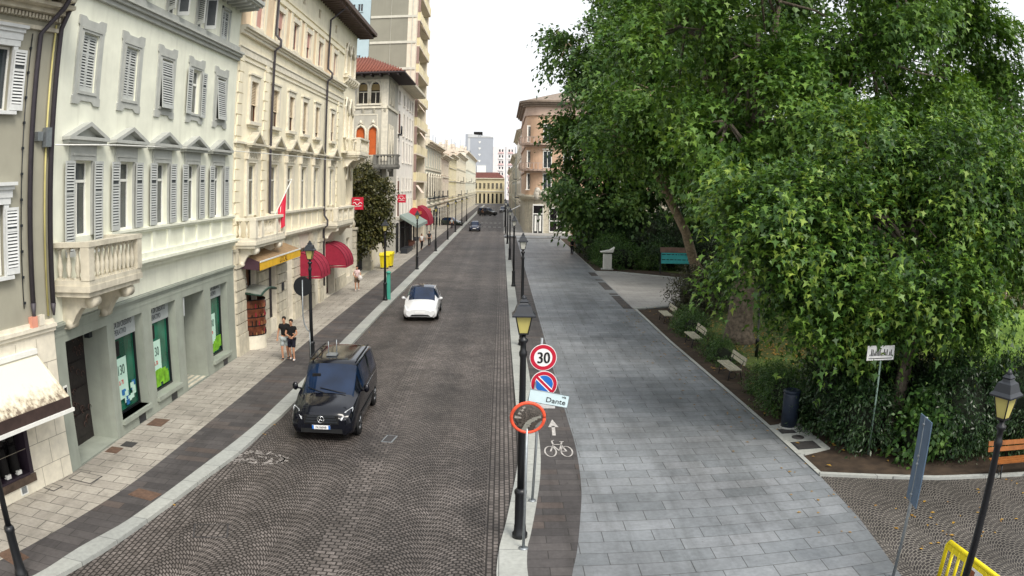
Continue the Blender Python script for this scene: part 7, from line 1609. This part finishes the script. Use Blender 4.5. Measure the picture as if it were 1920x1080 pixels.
def car(label, loc, rz, body, L=4.7, H=1.58, W=.93, group=None, roofglass=False, cat='car'):
    t_ = thing('car', label, cat, loc, rz, group); k = L/4.7; h = H/1.58; w_ = W/.93
    S_ = lambda y, *a: (y*k, [(x*w_, z*h) for x, z in sec(*a)])
    st = [S_(0.0, .26, .70, .40, .76, .56, .70, .60, .52), S_(.12, .2, .84, .42, .88, .66, .80, .71, .64), S_(.45, .18, .86, .5, .91, .76, .84, .83, .66), S_(.9, .18, .88, .55, .925, .86, .88, .93, .70), S_(1.2, .18, .88, .55, .925, .92, .89, .98, .72), S_(2.1, .18, .89, .55, .93, .96, .90, 1.53, .68), S_(2.7, .18, .89, .55, .93, .98, .90, 1.585, .70), S_(3.4, .18, .89, .55, .93, 1.0, .90, 1.55, .69), S_(4.2, .2, .87, .55, .92, 1.02, .86, 1.24, .58), S_(4.55, .25, .82, .55, .88, .98, .80, 1.06, .56), S_(4.7, .35, .72, .55, .80, .86, .74, .92, .5)]
    def tg(i, kk, sg, y):
        y /= k
        if i == 4 and kk >= 6: return 'windscreen'
        if i == 7 and kk >= 6: return 'rear_window'
        if kk == 5 and 1.75 < y < 2.6: return 'door_window#%d' % sg
        if kk == 5 and 2.68 < y < 3.75: return 'side_window#%d' % sg
        if roofglass and i in (5, 6) and kk >= 7: return 'glass_roof'
        return 'body'
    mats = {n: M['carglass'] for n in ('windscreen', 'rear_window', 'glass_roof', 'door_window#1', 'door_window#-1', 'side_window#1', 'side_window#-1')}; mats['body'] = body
    shellcar(t_, st, tg, mats)
    for y in (.9, 3.75):
        for sg in (1, -1): wheel(t_, sg*.83*w_, y*k, .335*h, sg)
    lw = MB(); lw.prism([(-.55, .28), (.55, .28), (.42, .37), (-.42, .37)], -.012, .1, None, 'y'); lw.box(-.74, -.56, .02, .1, .34, .40); lw.box(.56, .74, .02, .1, .34, .40); lw.put('air_intake', M['plastic'], t_)
    p_ = MB(); p_.box(-.26, .26, -.03, -.014, .42, .52); p_.put('number_plate', M['signwhite'], t_)
    for sg in (1, -1):
        hh = MB(); hh.add([(sg*.52*w_, .10, .62*h), (sg*.78*w_, .20, .66*h), (sg*.84*w_, .45, .775*h), (sg*.66*w_, .28, .75*h)], [(0, 1, 2, 3)]); n_ = Vector((sg*.4, -.6, .6)); vs = [Vector(p)+n_*.05 for p in hh.v]; hh = MB(); hh.add([tuple(v) for v in vs]+[tuple(v-n_*.15) for v in vs], [(0, 1, 2, 3)]+[(i, (i+1) % 4, 4+(i+1) % 4, 4+i) for i in range(4)]); hh.put('headlight', M['lens'], t_)
        mm = MB(); mm.sphere((sg*1.03*w_, 1.62*k, 1.02*h), .10, 7, None, (1.0, .6, .75)); mm.tube([(sg*.86*w_, 1.68*k, .96*h), (sg*.98*w_, 1.64*k, 1.0*h)], .025, 5); mm.put('mirror', body, t_)
        dh = MB(); dh.box(sg*.93*w_-.01, sg*.93*w_+.01, 2.35*k, 2.55*k, .80*h, .83*h); dh.put('door_handle', M['plastic'], t_)
        tl = MB(); tl.box(sg*.7*w_-.12, sg*.7*w_+.12, 4.58*k, 4.63*k, .78*h, .92*h); tl.put('tail_light', M['signred'], t_)
    return t_
car('white electric hatchback with dark glass roof driving toward the viewer', (-4.2, 40.2, 0), .03, paint('white_car_paint', (232, 234, 236), .2), roofglass=True, W=.92)
car('small dark blue car driving toward the viewer before the zebra crossing', (-4.3, 123, 0), 0, paint('dark_blue_paint', (32, 42, 66), .25), L=3.7, H=1.5, W=.83)
car('dark green car turning across the road behind the small blue car', (-7.2, 139.5, 0), R(62), paint('dark_green_paint', (52, 62, 56), .25), L=4.4, H=1.5, W=.9)
van('far dark van with pale roof crossing at the end of the street', (-1.6, 190, 0), R(52), paint('dark_grey_paint', (44, 44, 46), .3), plate=False)
car('grey parked car at the far left kerb near the end of the street', (-5.6, 206, 0), 0, paint('mid_grey_paint', (86, 88, 92), .3), group=None)
car('black parked car at the far right of the street end', (.2, 214, 0), 0, paint('parked_black_paint', (30, 30, 34), .3))
# ================================================================== people
def skin(name, joints, edges, radii, m, parent, root=0, sub=1):
    me = bpy.data.meshes.new(name); me.from_pydata([tuple(p) for p in joints], edges, [])
    o = bpy.data.objects.new(name, me); COL.objects.link(o)
    md = o.modifiers.new('s', 'SKIN'); md.use_smooth_shade = True
    for i, v in enumerate(me.skin_vertices[0].data): r = radii[i]; v.radius = r if isinstance(r, tuple) else (r, r); v.use_root = (i == root)
    sb = o.modifiers.new('d', 'SUBSURF'); sb.levels = sub; sb.render_levels = sub
    dg = bpy.context.evaluated_depsgraph_get(); m2 = bpy.data.meshes.new_from_object(o.evaluated_get(dg)); m2.name = name
    bpy.data.objects.remove(o); bpy.data.meshes.remove(me)
    m2.materials.clear(); m2.materials.append(m)
    for p in m2.polygons: p.use_smooth = True
    ob = bpy.data.objects.new(name, m2); return link(ob, parent)
def person(label, loc, rz, top, bottom, shoe, hair, H=1.74, arms=None, legs=None, long=False, lean=0, skinm=None, sleeve=.55, hairlong=False, build=1.0):
    t_ = thing('person', label, 'person', loc, rz); s = H/1.74; skinm = skinm or M['skin']
    A = {'eL': (-.27, .02, 1.16), 'wL': (-.28, -.06, .92), 'eR': (.27, .02, 1.16), 'wR': (.28, -.06, .92)}; A.update(arms or {})
    G = {'kL': (-.10, -.10, .50), 'aL': (-.10, -.02, .09), 'kR': (.10, -.02, .49), 'aR': (.10, .16, .11)}; G.update(legs or {})
    J = {'pel': (0, 0, .95), 'sp': (0, -.01, 1.12), 'ch': (0, 0, 1.32), 'nb': (0, .01, 1.46), 'jaw': (0, -.03, 1.555), 'hm': (0, -.02, 1.64), 'ht': (0, -.005, 1.715),
         'sL': (-.17*build, 0, 1.41), 'sR': (.17*build, 0, 1.41), 'hL': (-.09, 0, .90), 'hR': (.09, 0, .90), **A, **G}
    for n in ('L', 'R'):
        w_ = Vector(J['w'+n]); e = Vector(J['e'+n]); d = (w_-e).normalized(); J['p'+n] = tuple(w_+d*.07)
        an = Vector(J['a'+n]); J['t'+n] = tuple(an+Vector((0, -.15, -.045))); J['he'+n] = tuple(an+Vector((0, .04, -.03)))
    names = list(J); P = {k: Vector(v)*s for k, v in J.items()}
    rad = {'pel': (.135*build, .10), 'sp': (.125*build, .09), 'ch': (.15*build, .10), 'nb': .055, 'jaw': (.062, .07), 'hm': (.078, .092), 'ht': (.06, .07), 'sL': .062, 'sR': .062, 'hL': .085, 'hR': .085, 'eL': .041, 'eR': .041, 'wL': .029, 'wR': .029, 'pL': (.036, .018), 'pR': (.036, .018), 'kL': .056, 'kR': .056, 'aL': .036, 'aR': .036, 'tL': .03, 'tR': .03, 'heL': .032, 'heR': .032}
    E_ = [('pel', 'sp'), ('sp', 'ch'), ('ch', 'nb'), ('nb', 'jaw'), ('jaw', 'hm'), ('hm', 'ht')]
    for n in 'LR': E_ += [('ch', 's'+n), ('s'+n, 'e'+n), ('e'+n, 'w'+n), ('w'+n, 'p'+n), ('pel', 'h'+n), ('h'+n, 'k'+n), ('k'+n, 'a'+n), ('a'+n, 't'+n), ('a'+n, 'he'+n)]
    def mk(nm, keys, grow, m, extra=None, rr=None):
        ks = [k for k in names if k in keys]; ix = {k: i for i, k in enumerate(ks)}; jo = [P[k] for k in ks]; ra = []
        for k in ks:
            r = (rr or {}).get(k, rad[k]); r = r if isinstance(r, tuple) else (r, r); ra.append(((r[0]+grow)*s, (r[1]+grow)*s))
        ed = [(ix[a], ix[b]) for a, b in E_ if a in ix and b in ix]
        for a, v, r in (extra or []): jo.append(Vector(v)*s); ra.append((r*s, r*s)); ed.append((ix[a], len(jo)-1))
        return skin(nm, jo, ed, ra, m, t_, 0)
    body = mk('body', names, 0, skinm, [('hm', (0, -.125, 1.625), .016)])
    # fingers and thumb, rooted in the palm
    for n in 'LR':
        w_, p_ = P['w'+n], P['p'+n]; d = (p_-w_).normalized(); sdv = d.cross(Vector((0, 1, 0))); sdv = sdv.normalized() if sdv.length > .1 else Vector((1, 0, 0)); cu = Vector((0, -1, 0)) if abs(d.y) < .8 else Vector((0, 0, -1))
        f = MB()
        for k, ln in enumerate((.060, .068, .064, .05)):
            b0 = p_+sdv*(.026-.0175*k)*s-d*.01; f.tube([tuple(b0), tuple(b0+d*ln*.55*s+cu*.008*s), tuple(b0+d*ln*.9*s+cu*.03*s)], [.0088*s, .0082*s, .0065*s], 6)
        b0 = w_.lerp(p_, .35)+sdv*.028*s; f.tube([tuple(b0), tuple(b0+d*.03*s+sdv*.022*s+cu*.008*s), tuple(b0+d*.062*s+sdv*.026*s+cu*.018*s)], [.011*s, .0095*s, .0075*s], 6)
        f.put('fingers', skinm, t_)
    sl = {}
    for n in 'LR': sl['m'+n] = None
    sv = dict(P); 
    for n in 'LR': P['e'+n] = P['s'+n].lerp(P['e'+n], sleeve)
    mk('shirt', ('pel', 'sp', 'ch', 'nb', 'sL', 'sR', 'eL', 'eR'), .03, top, None, {'eL': .05, 'eR': .05, 'ch': (.16*build, .115), 'nb': .04, 'sL': .06, 'sR': .06}); P.update(sv)
    if not long:
        for n in 'LR': P['k'+n] = P['h'+n].lerp(P['k'+n], .86)
        mk('shorts', ('pel', 'hL', 'hR', 'kL', 'kR'), .022, bottom, None, {'kL': .088, 'kR': .088, 'pel': (.13, .10)}); P.update(sv)
    else: mk('trousers', ('pel', 'hL', 'hR', 'kL', 'kR', 'aL', 'aR'), .014, bottom, None, {'aL': .05, 'aR': .05, 'kL': .062, 'kR': .062})
    for n in 'LR':
        ks = ('a'+n, 't'+n, 'he'+n); mk('shoe', ks, .012, shoe)
    h = MB(); c = (P['hm']+P['ht'])/2; h.sphere((c.x, c.y+.022*s, c.z+.02*s), .098*s, 10, None, (.9, 1.0, .88))
    if hairlong: h.sphere((c.x, c.y+.06*s, c.z-.10*s), .09*s, 8, None, (.95, .7, 1.4))
    h.v = [(x, max(y, c.y-.055*s) if z < c.z+.035*s else y, z) for x, y, z in h.v]; h.put('hair', hair, t_)
    for sg in (-1, 1):
        e = MB(); e.sphere((sg*.03*s, P['hm'].y-.083*s, P['hm'].z+.01*s), .011*s, 5); e.put('eye', M['ink'], t_)
        e = MB(); e.sphere((sg*.083*s, P['hm'].y+.01*s, P['hm'].z-.005*s), .022*s, 6, None, (.4, .8, 1.2)); e.put('ear', skinm, t_)
    e = MB(); e.box(-.022*s, .022*s, P['jaw'].y-.078*s, P['jaw'].y-.066*s, P['jaw'].z+.015*s, P['jaw'].z+.024*s); e.put('mouth', mat('lips', (150, 84, 76), .6), t_)
    return t_
C_ = lambda n, c: mat(n, c, .85, .12, 14)
M['blk'] = C_('black_cotton', (26, 24, 26)); M['navy'] = C_('navy_cotton', (30, 28, 44)); M['lgrey'] = C_('light_grey_cotton', (176, 184, 184)); M['wht'] = C_('white_cotton', (224, 220, 216)); M['olive'] = C_('olive_brown_cotton', (112, 92, 74)); M['pink'] = C_('pale_pink_cotton', (226, 198, 196)); M['dkc'] = C_('dark_grey_cotton', (46, 46, 52))
person('taller person in black tee shirt and pale grey shorts, walking arm in arm', (-8.70, 29.95, .1), .06, M['blk'], M['lgrey'], M['dkc'], M['hair'], 1.76, arms={'eR': (.30, -.12, 1.17), 'wR': (.46, -.24, 1.10), 'eL': (-.26, .03, 1.15), 'wL': (-.30, -.02, .90)})
person('shorter person in black tee, long dark shorts and white shoes, walking arm in arm', (-8.37, 29.85, .1), -.05, M['blk'], M['navy'], M['wht'], M['hair'], 1.68, arms={'eL': (-.24, -.10, 1.15), 'wL': (-.03, -.22, 1.08), 'eR': (.26, -.02, 1.16), 'wR': (.12, -.2, 1.06)}, legs={'kL': (-.10, -.02, .49), 'aL': (-.10, .16, .11), 'kR': (.10, -.10, .5), 'aR': (.10, -.04, .09)})
pg = person('person in white pink top and short olive shorts walking by the garden pillar', (-9.57, 51.1, .1), 0, M['pink'], M['olive'], M['wht'], M['hair'], 1.66, arms={'eL': (-.26, -.06, 1.15), 'wL': (-.12, -.2, 1.05), 'eR': (.27, -.05, 1.14), 'wR': (.2, -.2, 1.02)}, build=.9, hairlong=True)
m_ = MB(); m_.sphere((-9.33, 50.9, 1.0), .16, 8, None, (1, .6, 1.1)); m_.tube([(-9.36, 50.95, 1.1), (-9.4, 51.05, 1.48)], .012, 5); own('handbag', m_, M['wht'], 'pale handbag carried by the person near the garden pillar', 'bag', (-9.33, 50.9, 1.0))
person('person in dark clothes standing on the pavement at the far end of the cafe', (-8.35, 90.2, .1), .3, M['dkc'], M['blk'], M['dkc'], M['hair'], 1.75, long=True)
person('person in white shirt and dark apron standing by the cafe tables', (-8.75, 85.5, .1), .8, M['wht'], M['blk'], M['blk'], M['hair'], 1.72, long=True)
person('person in dark clothes walking along the plaza edge by the dark shrubs', (7.22, 80.6, .1), .2, M['dkc'], M['navy'], M['dkc'], M['hair'], 1.76, long=True)
person('person in grey top far away on the left pavement beyond the cafe', (-8.2, 128, .1), .3, M['lgrey'], M['navy'], M['dkc'], M['hair'], 1.72, long=True)
person('person in black crossing the street far away near the dark van', (-4.6, 186, .02), .9, M['blk'], M['dkc'], M['dkc'], M['hair'], 1.75, long=True)
